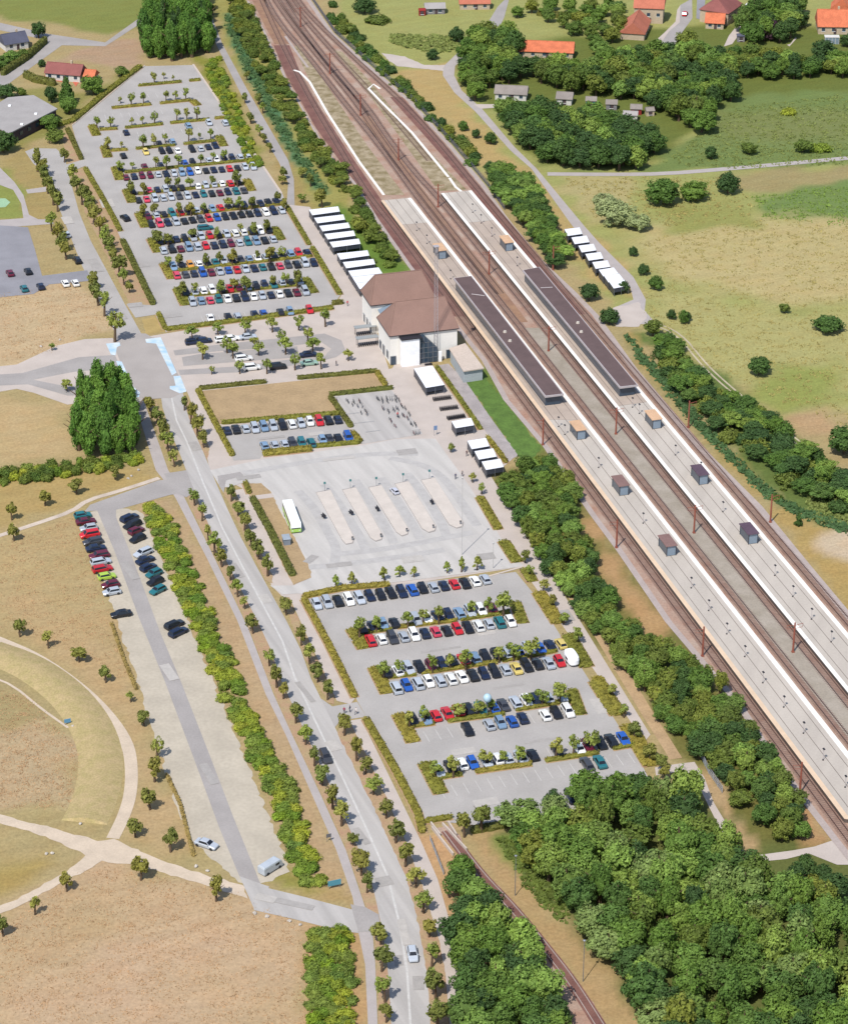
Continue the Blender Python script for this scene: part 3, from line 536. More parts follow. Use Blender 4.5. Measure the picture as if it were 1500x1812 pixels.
ribbon('cable_trough', [(795, 316), (806, 332), (816, 340)], 0.8, 0.24, edgew, thick=.2)
ribbon('walkway', [(505, 65), (530, 100), (545, 120)], 0.9, 0.16, cess, thick=.1)

PE = {'a': ((674, 355), (1493, 1449)), 'b': ((727, 350), (1500, 1331)), 'c': ((780, 342), (1340, 1030)), 'd': ((834, 337), (1482, 1100))}
PH = 0.95
def pl(k, y):
    (x0, y0), (x1, y1) = PE[k]
    return (x0 + (x1 - x0) * (y - y0) / (y1 - y0), y)
def platform(name, ka, kb, ya0, yb0, ya1, yb1, label, ma, mb_edge_a, mb_edge_b, joints):
    top = empty(name, P(*pl(ka, ya1), 0), label=label, cat='platform')
    inv = top.location.copy()
    c = [P(*pl(ka, ya0), PH), P(*pl(kb, yb0), PH), P(*pl(kb, yb1), PH), P(*pl(ka, ya1), PH)]
    mb = MB(); mb.prism([((p - inv).x, (p - inv).y) for p in c], 0.06, PH - .02); mb.build('base', platside, top)
    n = len(joints) - 1
    for i in range(n):
        f0, f1 = joints[i], joints[i + 1] - .0004
        q = [c[0].lerp(c[3], f0), c[1].lerp(c[2], f0), c[1].lerp(c[2], f1), c[0].lerp(c[3], f1)]
        m2 = MB(); m2.prism([((p - inv).x, (p - inv).y) for p in q], PH - .02, PH + .02); m2.build('paving_panel', ma[i % len(ma)], top)
    wa = (c[1] - c[0]).length
    for f in (.22, .5, .78):                                       # drainage joints along the platform
        j0, j1 = c[0].lerp(c[1], f) - inv, c[3].lerp(c[2], f) - inv; m2 = MB(); j0.z = j1.z = 0
        ribbon_pts([j0, j1], .12, PH + .026, m2); m2.build('joint', platside, top)
    for (s, e, oth, m_, w) in ((c[0], c[3], c[1], mb_edge_a, .95), (c[1], c[2], c[0], mb_edge_b, 1.05)):
        f = w / wa; oth2 = c[2] if oth is c[1] else c[3]
        q = [s, e, e.lerp(oth2, f), s.lerp(oth, f)]
        m2 = MB(); m2.prism([((p - inv).x, (p - inv).y) for p in q], PH + .02, PH + .045); m2.build('edge_strip', m_, top)
platform('island_platform', 'a', 'b', 355, 350, 1449, 1449 + 20, 'long paved island platform nearest the station building', [platm, platm2, platm2, platm], edgeo, edgew, [0, .06, .2, .46, 1.0])
platform('island_platform', 'c', 'd', 342, 337, 1520, 1500, 'long paved island platform farthest from the station building', [platm, platm2, platm], edgew, edgew, [0, .07, .43, 1.0])

_by = (580, 700, 850, 1000, 1150, 1330)
band('grey_ballast', [(pl('b', y)[0] + 20, y) for y in _by], [(pl('c', y)[0] - 20, y) for y in _by], Z5 + .025, ballast_grey)
trackbed = mat('track_bed', A(160, 124, 106), var=.12, scale=.4, fvar=.16, fine=3, col2=A(174, 146, 128))
def track(px, label, shiny=False):
    pts = smooth_line([P(x, y) for x, y in px], 2)
    t = empty('railway_track', pts[-1], label=label, cat='railway track', group='railway tracks')
    N = normals(pts)
    for s in (-1, 1):
        mb = MB(); ribbon_pts([p - pts[-1] for p in pts], 0.16, 0.24, mb, off=s * .76, thick=.1)
        mb.build('rail', rail_shiny if shiny else railm, t)
    mb = MB(); ribbon_pts([p - pts[-1] for p in pts], 3.0, .118, mb); mb.build('track_bed', trackbed, t)
    mb = MB(); rp = resample(pts, .65); NN = normals(rp)
    for p, n in zip(rp, NN):
        d = Vector((n.y, -n.x, 0)); q = p - pts[-1]
        a, b = q + n * 1.25, q - n * 1.25
        w = d * .13
        mb.add([Vector((*(a - w).xy, .135)), Vector((*(b - w).xy, .135)), Vector((*(b + w).xy, .135)), Vector((*(a + w).xy, .135))], [(0, 1, 2, 3)])
    mb.build('sleepers', sleeperm, t, kind='stuff')
def off(k, y, dx): x, _ = pl(k, y); return (x + dx, y)
track([(455, -20), (472, 20), (510, 100), (552, 180), (598, 258), (650, 345)] + [off('a', y, -11 - (y - 350) * .006) for y in (420, 600, 800, 1000, 1200, 1400, 1560)], 'railway track along the outer cream edge of nearer platform')
track([(462, -20), (470, 0), (496, 44), (542, 96), (604, 176), (652, 234), (697, 292)] + [off('b', y, 11 + (y - 350) * .006) for y in (350, 500, 700, 900, 1100, 1300, 1440)], 'railway track along the inner white edge of nearer platform', True)
track([(490, -20), (500, 0), (530, 44), (588, 120), (650, 190), (684, 242), (735, 308)] + [off('c', y, -11 - (y - 350) * .006) for y in (350, 500, 700, 900, 1100, 1300)], 'railway track along the inner edge of farther platform', True)
track([(518, -20), (526, 0), (550, 30), (610, 88), (680, 152), (722, 192), (786, 262)] + [off('d', y, 12 + (y - 350) * .006) for y in (345, 500, 700, 900, 1100, 1250)], 'railway track along the outer edge of farther platform')
track([(476, -20), (486, 0), (520, 48), (566, 104), (626, 176), (664, 232), (712, 300), (748, 346)] + [((pl('b', y)[0] * .55 + pl('c', y)[0] * .45) - 4, y) for y in (420, 520)], 'middle siding track running out between the two platforms')
track([(505, -20), (512, 0), (540, 36), (600, 104), (644, 150), (700, 214), (760, 285)], 'yard track beside the weedy gravel and hooked cable trough')
ribbon('old_rail_line', [(790, 1470), (850, 1550), (905, 1605), (960, 1672), (1010, 1735), (1070, 1830)], 2.4, Z3 + .02, ballast_red, sm=2)
for o_ in (-.72, .72):
    ribbon('old_rail', [(790, 1470), (850, 1550), (905, 1605), (960, 1672), (1010, 1735), (1070, 1830)], .14, .22, cess, sm=2, off=o_, thick=.14)

# overhead line masts
rust = plain('rusty_steel', A(168, 96, 76), 0.8)
def mast_mesh():
    mb = MB()
    mb.box((0, 0, .2), (.6, .6, .4)); mb.tube((0, 0, .4), (0, 0, 7.6), .24, .18, 6)
    return mb.mesh('pole')
def mast_arm():
    mb = MB(); mb.tube((0, 0, 6.9), (1.9, 0, 7.2), .07, .05, 5); mb.tube((0, 0, 6.1), (1.8, 0, 6.3), .05, .04, 5); mb.tube((1.8, 0, 6.3), (1.9, 0, 7.2), .04, .04, 5)
    return mb.mesh('cantilever_arm')
MM, MA = mast_mesh(), mast_arm(); MM.materials.append(rust); MA.materials.append(rust)
MASTS = [((1090, 970), 0, 'beside the gravel path left of nearer platform, level with brown shelter'), ((960, 788), 0, 'beside the lush green bank left of nearer platform'),
         ((1242, 1162), 0, 'left of nearer platform above the scrub strip'), ((1414, 1405), 0, 'left of nearer platform near its lower end'),
         ((1089, 769), 1, 'between the platforms below the canopies'), ((1227, 944), 1, 'between the platforms level with dark shelters'), ((1402, 1155), 1, 'between the platforms at the right picture edge'),
         ((970, 622), 1, 'between the two dark canopy roofs'), ((865, 486), 1, 'between the platforms at the top of the canopies'), ((775, 367), 1, 'between the upper ends of the two platforms'),
         ((1217, 757), 2, 'right of the farther platform below its canopy'), ((1362, 925), 2, 'right of the farther platform by the small dark fir'), ((978, 478), 2, 'right of the farther canopy by bushes'),
         ((638, 205), 1, 'in the yard by the rust coloured ballast'), ((584, 131), 1, 'in the upper yard among the sidings'), ((705, 284), 1, 'in the yard halfway to the platforms'), ((532, 48), 1, 'at the top of the yard')]
rdir = (P(1493, 1449) - P(674, 355)).normalized()
for (x, y), side, where in MASTS:
    t = empty('overhead_line_mast', P(x, y), math.atan2(-rdir.x, rdir.y) + (math.pi if side == 0 else 0) + math.pi, label=f'rusty overhead line mast {where}', cat='mast', group='overhead line masts')
    link('pole', MM, t); link('cantilever_arm', MA, t)
    if side == 1:
        o = link('cantilever_arm', MA, t); o.rotation_euler = (0, 0, math.pi)

# canopies
roofdark = mat('canopy_felt', A(114, 94, 92), var=.07, scale=.3, fvar=.06)
trimw = plain('grey_trim', A(206, 196, 196), .6)
steel = plain('galvanised_steel', A(176, 180, 186), .45, .6)
darkmetal = plain('dark_metal', A(70, 68, 74), .5, .4)
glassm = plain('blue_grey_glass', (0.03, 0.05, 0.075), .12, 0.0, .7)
glasslight = plain('pale_glass', A(150, 168, 184), .15, 0, .7)
def canopy(q, label, vents, hatch):
    z = 4.2; c = [P(*p, z) for p in q]; o = c[3].copy(); o.z = PH
    t = empty('platform_canopy', o, label=label, cat='canopy', group='platform canopies')
    loc = [(p - o) for p in c]
    ctr = sum(loc, Vector()) / 4
    mb = MB(); mb.prism([tuple(p.xy) for p in loc], z - PH - .5, z - PH); mb.build('fascia', trimw, t)
    ins = [Vector(p.lerp(ctr, .015)) for p in loc]
    u = (loc[1] - loc[0]).normalized(); v = (loc[3] - loc[0]).normalized()
    w, L = (loc[1] - loc[0]).length, (loc[3] - loc[0]).length
    rail_w = .28
    inner = [loc[0] + u * rail_w + v * rail_w, loc[1] - u * rail_w + v * rail_w, loc[2] - u * rail_w - v * rail_w, loc[3] + u * rail_w - v * rail_w]
    mb = MB(); mb.prism([tuple(p.xy) for p in inner], z - PH, z - PH + .06); mb.build('roof_deck', roofdark, t)
    for k in range(9):
        f = (k + .5) / 9; p = loc[0].lerp(loc[3], f).lerp(loc[1].lerp(loc[2], f), .5)
        mb = MB(); mb.tube((p.x, p.y, 0), (p.x, p.y, z - PH - .5), .16, .16, 8); mb.build('column', steel, t)
    for f0, f1 in ((.01, .988),):                                  # one long dark box paints in the shade under the roof
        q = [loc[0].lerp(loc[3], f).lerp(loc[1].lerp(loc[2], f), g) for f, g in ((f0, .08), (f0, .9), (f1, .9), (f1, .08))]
        mb = MB(); mb.prism([tuple(p.xy) for p in q], .05, z - PH - .55); mb.build('shade_box', glassm, t)
    for p in vents:
        w_ = P(*p, z + .2) - o; mb = MB(); mb.tube((w_.x, w_.y, z - PH + .05), (w_.x, w_.y, z - PH + .5), .55, .4, 10); mb.build('roof_vent', plain('vent_cream', A(222, 210, 196)), t)
    a, b = P(*hatch[0], z) - o, P(*hatch[1], z) - o
    mb = MB(); mb.tube((a.x, a.y, z - PH + .12), (b.x, b.y, z - PH + .12), .12, .12, 6); mb.build('roof_pipe', trimw, t)
canopy([(802, 492), (834, 488), (997, 697), (964, 701)], 'long dark flat canopy roof on the platform nearest the station', [(893, 587), (902, 603)], ((834, 521), (857, 524)))
canopy([(924, 478), (954, 472), (1128, 681), (1096, 685)], 'long dark flat canopy roof on the farther platform', [(1022, 571), (1028, 587)], ((956, 510), (977, 509)))

# platform shelters, lamps and benches
railang = math.atan2(rdir.y, rdir.x)
def shelter(px, py, roofm, label):
    t = empty('platform_shelter', P(px, py, 1.0 + PH), railang + math.pi, label=label, cat='shelter', group='small waiting shelters on the platforms'); t.location.z = PH + .04; t.scale = (1.22, 1.25, 1.1)
    mb = MB(); mb.box((0, 0, 2.5), (4.8, 2.3, .16), bev=.04); mb.build('roof', roofm, t)
    for s in (-1, 1):
        mb = MB(); mb.box((s * 2.1, 0, 1.2), (.06, 1.8, 2.2)); mb.build('glass_wall', glasslight, t)
    mb = MB(); mb.box((0, .85, 1.2), (4.2, .06, 2.2)); mb.build('glass_wall', glassm, t)
    mb = MB(); mb.box((0, -.3, 1.2), (4.14, .05, 2.0)); mb.build('glass_wall', glasslight, t)
    for sx in (-1, 1):
        for sy in (-1, 1):
            mb = MB(); mb.box((sx * 2.15, sy * .9, 1.2), (.1, .1, 2.42)); mb.build('post', darkmetal, t)
    mb = MB(); mb.box((0, .55, .45), (3.2, .4, .08)); mb.box((-1.3, .55, .2), (.08, .35, .42)); mb.box((1.3, .55, .2), (.08, .35, .42)); mb.build('bench', plain('bench_wood', A(150, 110, 80)), t)
tanroof = mat('tan_roof', A(232, 190, 152), var=.06); brownroof = mat('brown_roof', A(150, 118, 112), var=.08); purpleroof = mat('plum_roof', A(104, 84, 98), var=.06)
for q in [((1022, 764), tanroof, 'shelter with pale tan roof on nearer platform just below canopy'), ((1097, 862), brownroof, 'brown roofed shelter on nearer platform, middle of three below canopy'),
          ((1180, 968), brownroof, 'brown roofed shelter on nearer platform, farthest from the canopy'), ((1155, 745), tanroof, 'shelter with orange tan roof on farther platform just below canopy'),
          ((1237, 843), purpleroof, 'plum roofed shelter on farther platform, middle of three below canopy'), ((1324, 947), purpleroof, 'dark plum roofed shelter on farther platform, farthest from canopy'),
          ((778, 447), tanroof, 'small tan roofed shelter on nearer platform above the canopy'), ((896, 433), tanroof, 'small tan roofed shelter on farther platform above the canopy')]:
    shelter(*q[0], q[1], q[2])
lampm = MB(); lampm.tube((0, 0, 0), (0, 0, 2.7), .06, .05, 6); LPOLE = lampm.mesh('post'); LPOLE.materials.append(trimw)
lamph = MB(); lamph.box((0, 0, 2.78), (.65, .45, .2), bev=.08); LHEAD = lamph.mesh('lamp_head'); LHEAD.materials.append(darkmetal)
lampb = MB(); lampb.box((0, 0, .15), (.28, .28, .3), bev=.05); LBIN = lampb.mesh('foot'); LBIN.materials.append(darkmetal)
LP1 = [(1059, 810), (1138, 908), (1223, 1022), (1254, 1062), (1286, 1103), (1318, 1143), (1350, 1189), (1387, 1232), (1422, 1278), (1457, 1325), (1496, 1373), (988, 738), (999, 752)]
LP2 = [(1195, 788), (1279, 888), (1371, 1000), (1403, 1037), (1436, 1077), (1471, 1117), (1119, 704), (1131, 715), (1240, 838 - 20)]
LP3 = [(737, 393), (755, 416), (797, 478)]; LP4 = [(836, 361), (851, 380), (870, 403), (915, 455)]
for lst, nm in ((LP1, 'nearer platform below the canopy'), (LP2, 'farther platform below the canopy'), (LP3, 'nearer platform above the canopy'), (LP4, 'farther platform above the canopy')):
    for i, (x, y) in enumerate(sorted(lst, key=lambda p: p[1])):
        o = empty('platform_lamp', P(x, y, 2.8 + PH), railang, label=f'short dark headed lamp, {ORD[i+1]} from the top on {nm}', cat='lamp', group='platform lamps'); o.location.z = PH + .02
        link('post', LPOLE, o); link('lamp_head', LHEAD, o); link('foot', LBIN, o)
# steel fence on the far side of the tracks
fencem = plain('fence_steel', A(120, 124, 140), .5, .3)
def fence(px, label, h=1.8, step=2.5, m=fencem, name='fence', group=None):
    pts = resample([P(x, y) for x, y in px], step)
    t = empty(name, pts[0], label=label, cat='fence', group=group)
    for i, p in enumerate(pts):
        mb = MB(); q = p - pts[0]; mb.box((q.x, q.y, h / 2), (.09, .09, h)); mb.build('post', m, t)
    for a, b in zip(pts[:-1], pts[1:]):
        a, b = a - pts[0], b - pts[0]; d = (b - a).normalized()
        mb = MB(); up = Vector((0, 0, 1)); n = Vector((-d.y, d.x, 0)) * .02
        for z in (.35, h * .55, h - .12):
            mb.quad(a + up * (z - .06) + n, b + up * (z - .06) + n, b + up * (z + .06) + n, a + up * (z + .06) + n); mb.quad(b + up * (z - .06) - n, a + up * (z - .06) - n, a + up * (z + .06) - n, b + up * (z + .06) - n)
        L = (b - a).length; k = int(L / .3)
        for j in range(k):
            c = a.lerp(b, (j + .5) / k); mb.box((c.x, c.y, h / 2), (.04, .04, h - .1))
        mb.build('panel', m, t)
fence([(552, 0), (592, 58), (652, 112), (732, 180), (802, 258), (862, 329), (892, 372)], 'grey steel fence along the upper right side of the railway yard')
fence([B7(885, 530), B7(930, 620), B7(985, 700)], 'pale steel railing beside the path down to the underpass', m=plain('railing_pale', A(190, 198, 208)))
fence([B6(920, 850), B6(990, 1030)], 'pale steel railing beside the bridge over the old line', h=1.2, m=plain('railing_pale', A(190, 198, 208)))

# ------------------------------------------------------------------ station building
eave = 8.7
o0 = P(*ST(555, 782), eave); a_dir = (P(*ST(1325, 692), eave) - o0); WF = a_dir.length; a_ang = math.atan2(a_dir.y, a_dir.x)
st = empty('station_building', (o0.x, o0.y, 0), a_ang, label='white station building with two brown hipped roofs beside the railway', cat='station')
def loc(px, py, z):
    v = P(px, py, z) - Vector((o0.x, o0.y, 0)); c, s = math.cos(-a_ang), math.sin(-a_ang)
    return Vector((v.x * c - v.y * s, v.x * s + v.y * c, z))
white_wall = mat('white_render', (0.66, 0.63, 0.58), var=.03, scale=.2, fvar=.03)
white_panel = plain('white_panel', (0.78, 0.78, 0.78), .5)
brown_tile = mat('brown_roof_tile', A(160, 127, 114), var=.06, scale=.2, fvar=.07, fine=3)
brown_tile2 = mat('weathered_roof_tile', A(166, 144, 130), var=.05, scale=.2, fvar=.06)
bl = loc(*ST(345, 442), eave)
DF = 13.0; BD = 10.8; BW = 18.5
bx, by = bl.x, bl.y
mb = MB(); mb.box((WF / 2, DF / 2, eave / 2), (WF - .8, DF - .8, eave)); mb.build('wall', white_wall, st)
mb = MB(); mb.box((bx + BW / 2, by + BD / 2, eave / 2), (BW - .8, BD - .8, eave)); mb.build('wall', white_wall, st)
mb = MB(); mb.box((WF / 2, (DF - .4 + by + .4) / 2, (eave - 1.5) / 2), (WF - 6, by - DF + .8, eave - 1.5)); mb.build('link_wall', white_wall, st)
def hip(x0, y0, w, d, ra, rb, rise, name='roof', tile=brown_tile):
    e = [(x0, y0, eave), (x0 + w, y0, eave), (x0 + w, y0 + d, eave), (x0, y0 + d, eave)]
    ra, rb = loc(*ra, eave + rise), loc(*rb, eave + rise); ry = (ra.y + rb.y) / 2
    print('RIDGE', name, x0, w, y0, d, ra, rb)
    r = [(ra.x, ry, eave + rise), (rb.x, ry, eave + rise)]
    b = [(x, y, z - .3) for x, y, z in e]
    mb = MB(); mb.add(e + r + b, [(0, 1, 5, 4), (1, 2, 5), (2, 3, 4, 5), (3, 0, 4), (0, 6, 7, 1), (1, 7, 8, 2), (2, 8, 9, 3), (3, 9, 6, 0), (9, 8, 7, 6)])
    rf = mb.build(name, tile, st)
    for k, (p, q) in enumerate(((r[0], r[1]), (e[0], r[0]), (e[1], r[1]), (e[3], r[0]), (e[2], r[1]))):
        m2 = MB(); m2.tube(p, q, .14, .14, 6); m2.build('ridge_tiles', brown_tile, rf)
    for s in ((e[0], e[1]), (e[3], e[0])):
        m2 = MB(); m2.tube((s[0][0], s[0][1], eave - .12), (s[1][0], s[1][1], eave - .12), .11, .11, 6); m2.build('gutter', darkmetal, rf)
hip(0, 0, WF, DF, ST(610, 385), ST(1172, 352), 6.0)
hip(bx, by, BW, BD, ST(395, 105), ST(905, 45), 6.3)
# projecting entrance block with white screen and glazing (front face at y < 0)
def wx(px, py): return loc(*ST(px, py), 0)
e0 = wx(685, 1112); e1 = wx(893, 1106)
x0, x1, yf = e0.x, e1.x, min(e0.y, e1.y)
mb = MB(); mb.box(((x0 + x1) / 2, yf / 2 + .2, 3.95), (x1 - x0, abs(yf) - .1, 7.9)); mb.build('entrance_block', white_panel, st)
mb = MB(); mb.box(((x0 + x1) / 2 + .2, yf / 2 + .2, 8.05), (x1 - x0 + .9, abs(yf) + .5, .3)); mb.build('entrance_roof', darkmetal, st)
gw = (x1 + .05, x1 + 5.2)
mb = MB(); y_ = yf * .45
mb.add([(gw[0], y_, .1), (gw[1], y_, .1), (gw[1], y_, 4.2), (gw[0] + 1.6, y_, 8.0), (gw[0], y_, 8.0), (gw[0], .3, .1), (gw[1], .3, .1), (gw[1], .3, 4.2), (gw[0] + 1.6, .3, 8.0), (gw[0], .3, 8.0)],
       [(0, 1, 2, 3, 4), (1, 6, 7, 2), (2, 7, 8, 3), (3, 8, 9, 4)])
gl = mb.build('glazed_foyer', glassm, st)
for k in range(5):
    xx = gw[0] + (gw[1] - gw[0]) * k / 4; top = 8.0 if xx < gw[0] + 1.6 else 8.0 - (xx - gw[0] - 1.6) / 3.55 * 3.8
    m2 = MB(); m2.box((xx, y_ - .04, top / 2), (.1, .08, top)); m2.build('mullion', steel, gl)
for zz in (1.6, 3.1, 4.6, 6.1):
    xe = gw[1] if zz < 4.2 else gw[0] + 1.6 + (8.0 - zz) / 3.8 * 3.55
    m2 = MB(); m2.box(((gw[0] + xe) / 2, y_ - .05, zz), (xe - gw[0], .06, .1)); m2.build('transom', steel, gl)
mb = MB(); mb.box((gw[1] + .7, y_, 1.5), (.9, .3, 3.0)); mb.build('screen', white_panel, st)
mb = MB(); mb.box((gw[0] + 2.2, yf - .35, .25), (2.0, .5, .5)); mb.build('bench', darkmetal, st)
# openings: each door or window with frame
def opening(name, x, z, w, h, side):
    d = .36
    c = (x, d, z + h / 2) if side == 'f' else (d, x, z + h / 2)
    s_ = (w, .16, h) if side == 'f' else (.16, w, h)
    mb = MB(); mb.box(c, s_); o = mb.build(name, glassm, st)
    m2 = MB()
    if side == 'f':
        m2.box((x, d - .06, z + h + .08), (w + .3, .2, .14)); m2.box((x - w / 2 - .07, d - .06, z + h / 2), (.14, .2, h)); m2.box((x + w / 2 + .07, d - .06, z + h / 2), (.14, .2, h))
    else:
        m2.box((d - .06, x, z + h + .08), (.2, w + .3, .14)); m2.box((d - .06, x - w / 2 - .07, z + h / 2), (.2, .14, h)); m2.box((d - .06, x + w / 2 + .07, z + h / 2), (.2, .14, h))
    m2.build('frame', steel, o)
opening('door', 1.1, .1, 1.3, 2.4, 'f'); opening('door', 16.6, .1, 1.3, 2.4, 'f')
opening('window', 3.2, 1.0, 1.3, 2.0, 's'); opening('window', 7.0, .3, 1.4, 2.6, 's'); opening('window', 10.3, .6, 1.3, 2.2, 's')
for k, yy in enumerate((by + 1.8, by + 5.0, by + 8.2)):
    mb = MB(); mb.box((bx + .36, yy, 1.5), (.16, 1.3, 2.2)); o = mb.build('window', glassm, st)
    mb = MB(); mb.box((bx + .3, yy, 2.68), (.2, 1.6, .14)); mb.build('frame', steel, o)
# skylight in the notch, awnings over the bicycle racks on the west wall
k0 = loc(*ST(505, 485), eave - 1)
mb = MB(); mb.add([(k0.x - 1.6, k0.y - 2.2, eave - 1.6), (k0.x + 2.2, k0.y - 2.2, eave - .3), (k0.x + 2.2, k0.y + 2.2, eave - .3), (k0.x - 1.6, k0.y + 2.2, eave - 1.6)], [(0, 1, 2, 3)]); mb.build('skylight', glasslight, st)
for (px, py) in ((290, 670), (310, 790)):
    c = P(*ST(px, py), 2.5)
    t = empty('bicycle_canopy', (c.x, c.y, 0), a_ang, label='grey flat bicycle canopy by station west wall, ' + ('upper of two' if py < 700 else 'lower of two'), cat='canopy', group='canopies at the west wall')
    mb = MB(); mb.box((0, 0, 2.5), (6.2, 2.0, .14)); mb.build('roof', plain('grey_roof_sheet', A(168, 172, 172), .5), t)
    for sx in (-1, 1):
        for sy in (-1, 1):
            mb = MB(); mb.tube((sx * 2.8, sy * .8, 0), (sx * 2.8, sy * .8, 2.43), .06, .06, 6); mb.build('post', darkmetal, t)
    mb = MB()
    for k in range(9): mb.box((-2.4 + k * .6, 0, .4), (.05, 1.5, .8))
    mb.build('rack', darkmetal, t)
# annex
an = [P(*SS(x, y), 3.6) for x, y in ((545, 100), (710, 45), (900, 300), (690, 332))]; ao = an[3].copy(); ao.z = 0
t = empty('annex', ao, label='low annex with flat beige roof between station and tracks', cat='annex')
mb = MB(); mb.prism([tuple((p - ao).xy) for p in an], 3.45, 3.75); mb.build('roof', mat('beige_roof', A(224, 206, 190), var=.03), t)
ct = sum((p - ao for p in an), Vector()) / 4
mb = MB(); mb.prism([tuple(((p - ao).lerp(ct, .07)).xy) for p in an], 0, 3.45); mb.build('wall', mat('grey_blue_wall', A(196, 202, 204), var=.04), t)
# lattice mast
mbase = P(*ST(1070, 1052)); mh = 33.0
t = empty('lattice_mast', mbase, a_ang, label='tall pale lattice mast in front of the station', cat='mast')
mm = plain('mast_paint', A(196, 190, 194), .6)
legs = [(-.45, -.45), (.45, -.45), (.45, .45), (-.45, .45)]
for x, y in legs:
    mb = MB(); mb.tube((x, y, 0), (x * .7, y * .7, mh), .045, .035, 5); mb.build('leg', mm, t)
mb = MB()
for k in range(30):
    z0, z1 = k * mh / 30, (k + 1) * mh / 30; s0, s1 = 1 - .3 * z0 / mh, 1 - .3 * z1 / mh
    for i in range(4):
        a, b = legs[i], legs[(i + 1) % 4]
        mb.tube((a[0] * s0, a[1] * s0, z0), (b[0] * s1, b[1] * s1, z1), .018, .018, 4, False)
mb.build('bracing', mm, t, kind='stuff')
mb = MB(); mb.box((0, 0, mh + .1), (1.4, 1.4, .2)); mb.box((0, -.5, mh - .8), (.3, .2, 1.4)); mb.box((.5, 0, mh - .8), (.2, .3, 1.4)); mb.build('antenna_head', mm, t)

# ------------------------------------------------------------------ bicycle sheds
roofwhite = mat('white_sheet_roof', (0.6, 0.605, 0.63), var=.03, scale=.3, fvar=.02)
shedshade = plain('shed_shade', (.035, .04, .055), .4)
def shed(q, label, zr=2.5, group='white roofed bicycle sheds'):
    c = [P(*p, zr) for p in q]; o = c[3].copy(); o.z = 0
    t = empty('bicycle_shed', o, label=label, cat='shed', group=group)
    l = [p - o for p in c]
    mb = MB(); n = 14
    for k in range(n):                               # ribbed sheet roof: ridges run across the slope
        f0, f1 = k / n, (k + 1) / n; fm = (f0 + f1) / 2
        a0, a1, am = l[0].lerp(l[1], f0), l[0].lerp(l[1], f1), l[0].lerp(l[1], fm)
        b0, b1, bm = l[3].lerp(l[2], f0), l[3].lerp(l[2], f1), l[3].lerp(l[2], fm)
        up = Vector((0, 0, .07))
        mb.quad(b0, bm + up, am + up, a0); mb.quad(bm + up, b1, a1, am + up)
    mb.build('roof', roofwhite, t)
    fr = MB(); fr.tube(l[3] - Vector((0, 0, .08)), l[2] - Vector((0, 0, .08)), .07, .07, 5); fr.tube(l[0] - Vector((0, 0, .08)), l[1] - Vector((0, 0, .08)), .07, .07, 5); fr.tube(l[0] - Vector((0, 0, .08)), l[3] - Vector((0, 0, .08)), .07, .07, 5); fr.build('roof_frame', darkmetal, t)
    for e0_, e1_, z0_ in ((l[3], l[2], 1.2), (l[0], l[3], .5)):  # dark sheets paint in the shaded front opening and the bikes at left
        mb = MB(); a, b = e0_.copy(), e1_.copy(); mb.quad(Vector((a.x, a.y, z0_)), Vector((b.x, b.y, z0_)), Vector((b.x, b.y, zr - .12)), Vector((a.x, a.y, zr - .12))); mb.build('shade_panel', shedshade, t)
    for f in (0.03, .5, .97):
        for e0_, e1_ in ((l[0], l[1]), (l[3], l[2])):
            p = e0_.lerp(e1_, f); mb = MB(); mb.tube((p.x, p.y, 0), (p.x, p.y, zr - .05), .06, .06, 5); mb.build('post', steel, t)
    p0, p1 = l[0].lerp(l[3], .35), l[1].lerp(l[2], .35); d = (p1 - p0)
    mb = MB(); k = max(4, int(d.length / .45)); ang = math.atan2(d.y, d.x)
    for i in range(k):
        p = p0.lerp(p1, (i + .5) / k); mb.box((p.x, p.y, .45), (.06, 1.7, .9), ang)
    mb.build('bicycle_rack', darkmetal, t)
    a, b = l[0].copy(), l[1].copy(); mb = MB()
    mb.quad(Vector((a.x, a.y, .1)), Vector((b.x, b.y, .1)), Vector((b.x, b.y, zr - .3)), Vector((a.x, a.y, zr - .3))); mb.build('back_wall', mat('shed_mesh', A(110, 112, 122)), t)
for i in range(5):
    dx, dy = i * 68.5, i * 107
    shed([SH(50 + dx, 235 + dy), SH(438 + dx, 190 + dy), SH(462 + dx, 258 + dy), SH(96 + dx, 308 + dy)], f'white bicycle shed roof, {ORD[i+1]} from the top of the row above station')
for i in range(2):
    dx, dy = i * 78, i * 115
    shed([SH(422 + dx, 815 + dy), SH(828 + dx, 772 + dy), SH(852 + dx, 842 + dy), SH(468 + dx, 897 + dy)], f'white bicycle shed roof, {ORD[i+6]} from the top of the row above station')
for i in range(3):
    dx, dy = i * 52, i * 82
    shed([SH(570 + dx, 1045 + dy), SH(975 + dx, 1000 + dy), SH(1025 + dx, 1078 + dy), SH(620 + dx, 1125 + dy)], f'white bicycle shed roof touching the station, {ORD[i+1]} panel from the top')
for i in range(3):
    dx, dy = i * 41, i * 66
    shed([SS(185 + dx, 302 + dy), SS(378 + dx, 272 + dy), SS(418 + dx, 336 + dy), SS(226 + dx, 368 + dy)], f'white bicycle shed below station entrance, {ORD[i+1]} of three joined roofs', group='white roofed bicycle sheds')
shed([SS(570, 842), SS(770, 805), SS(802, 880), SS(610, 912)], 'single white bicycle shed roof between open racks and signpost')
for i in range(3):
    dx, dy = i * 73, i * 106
    shed([SS(730 + dx, 1040 + dy), SS(922 + dx, 1010 + dy), SS(958 + dx, 1094 + dy), SS(775 + dx, 1126 + dy)], f'white bicycle shed by the dense shrubs, {ORD[i+1]} of three from the top')
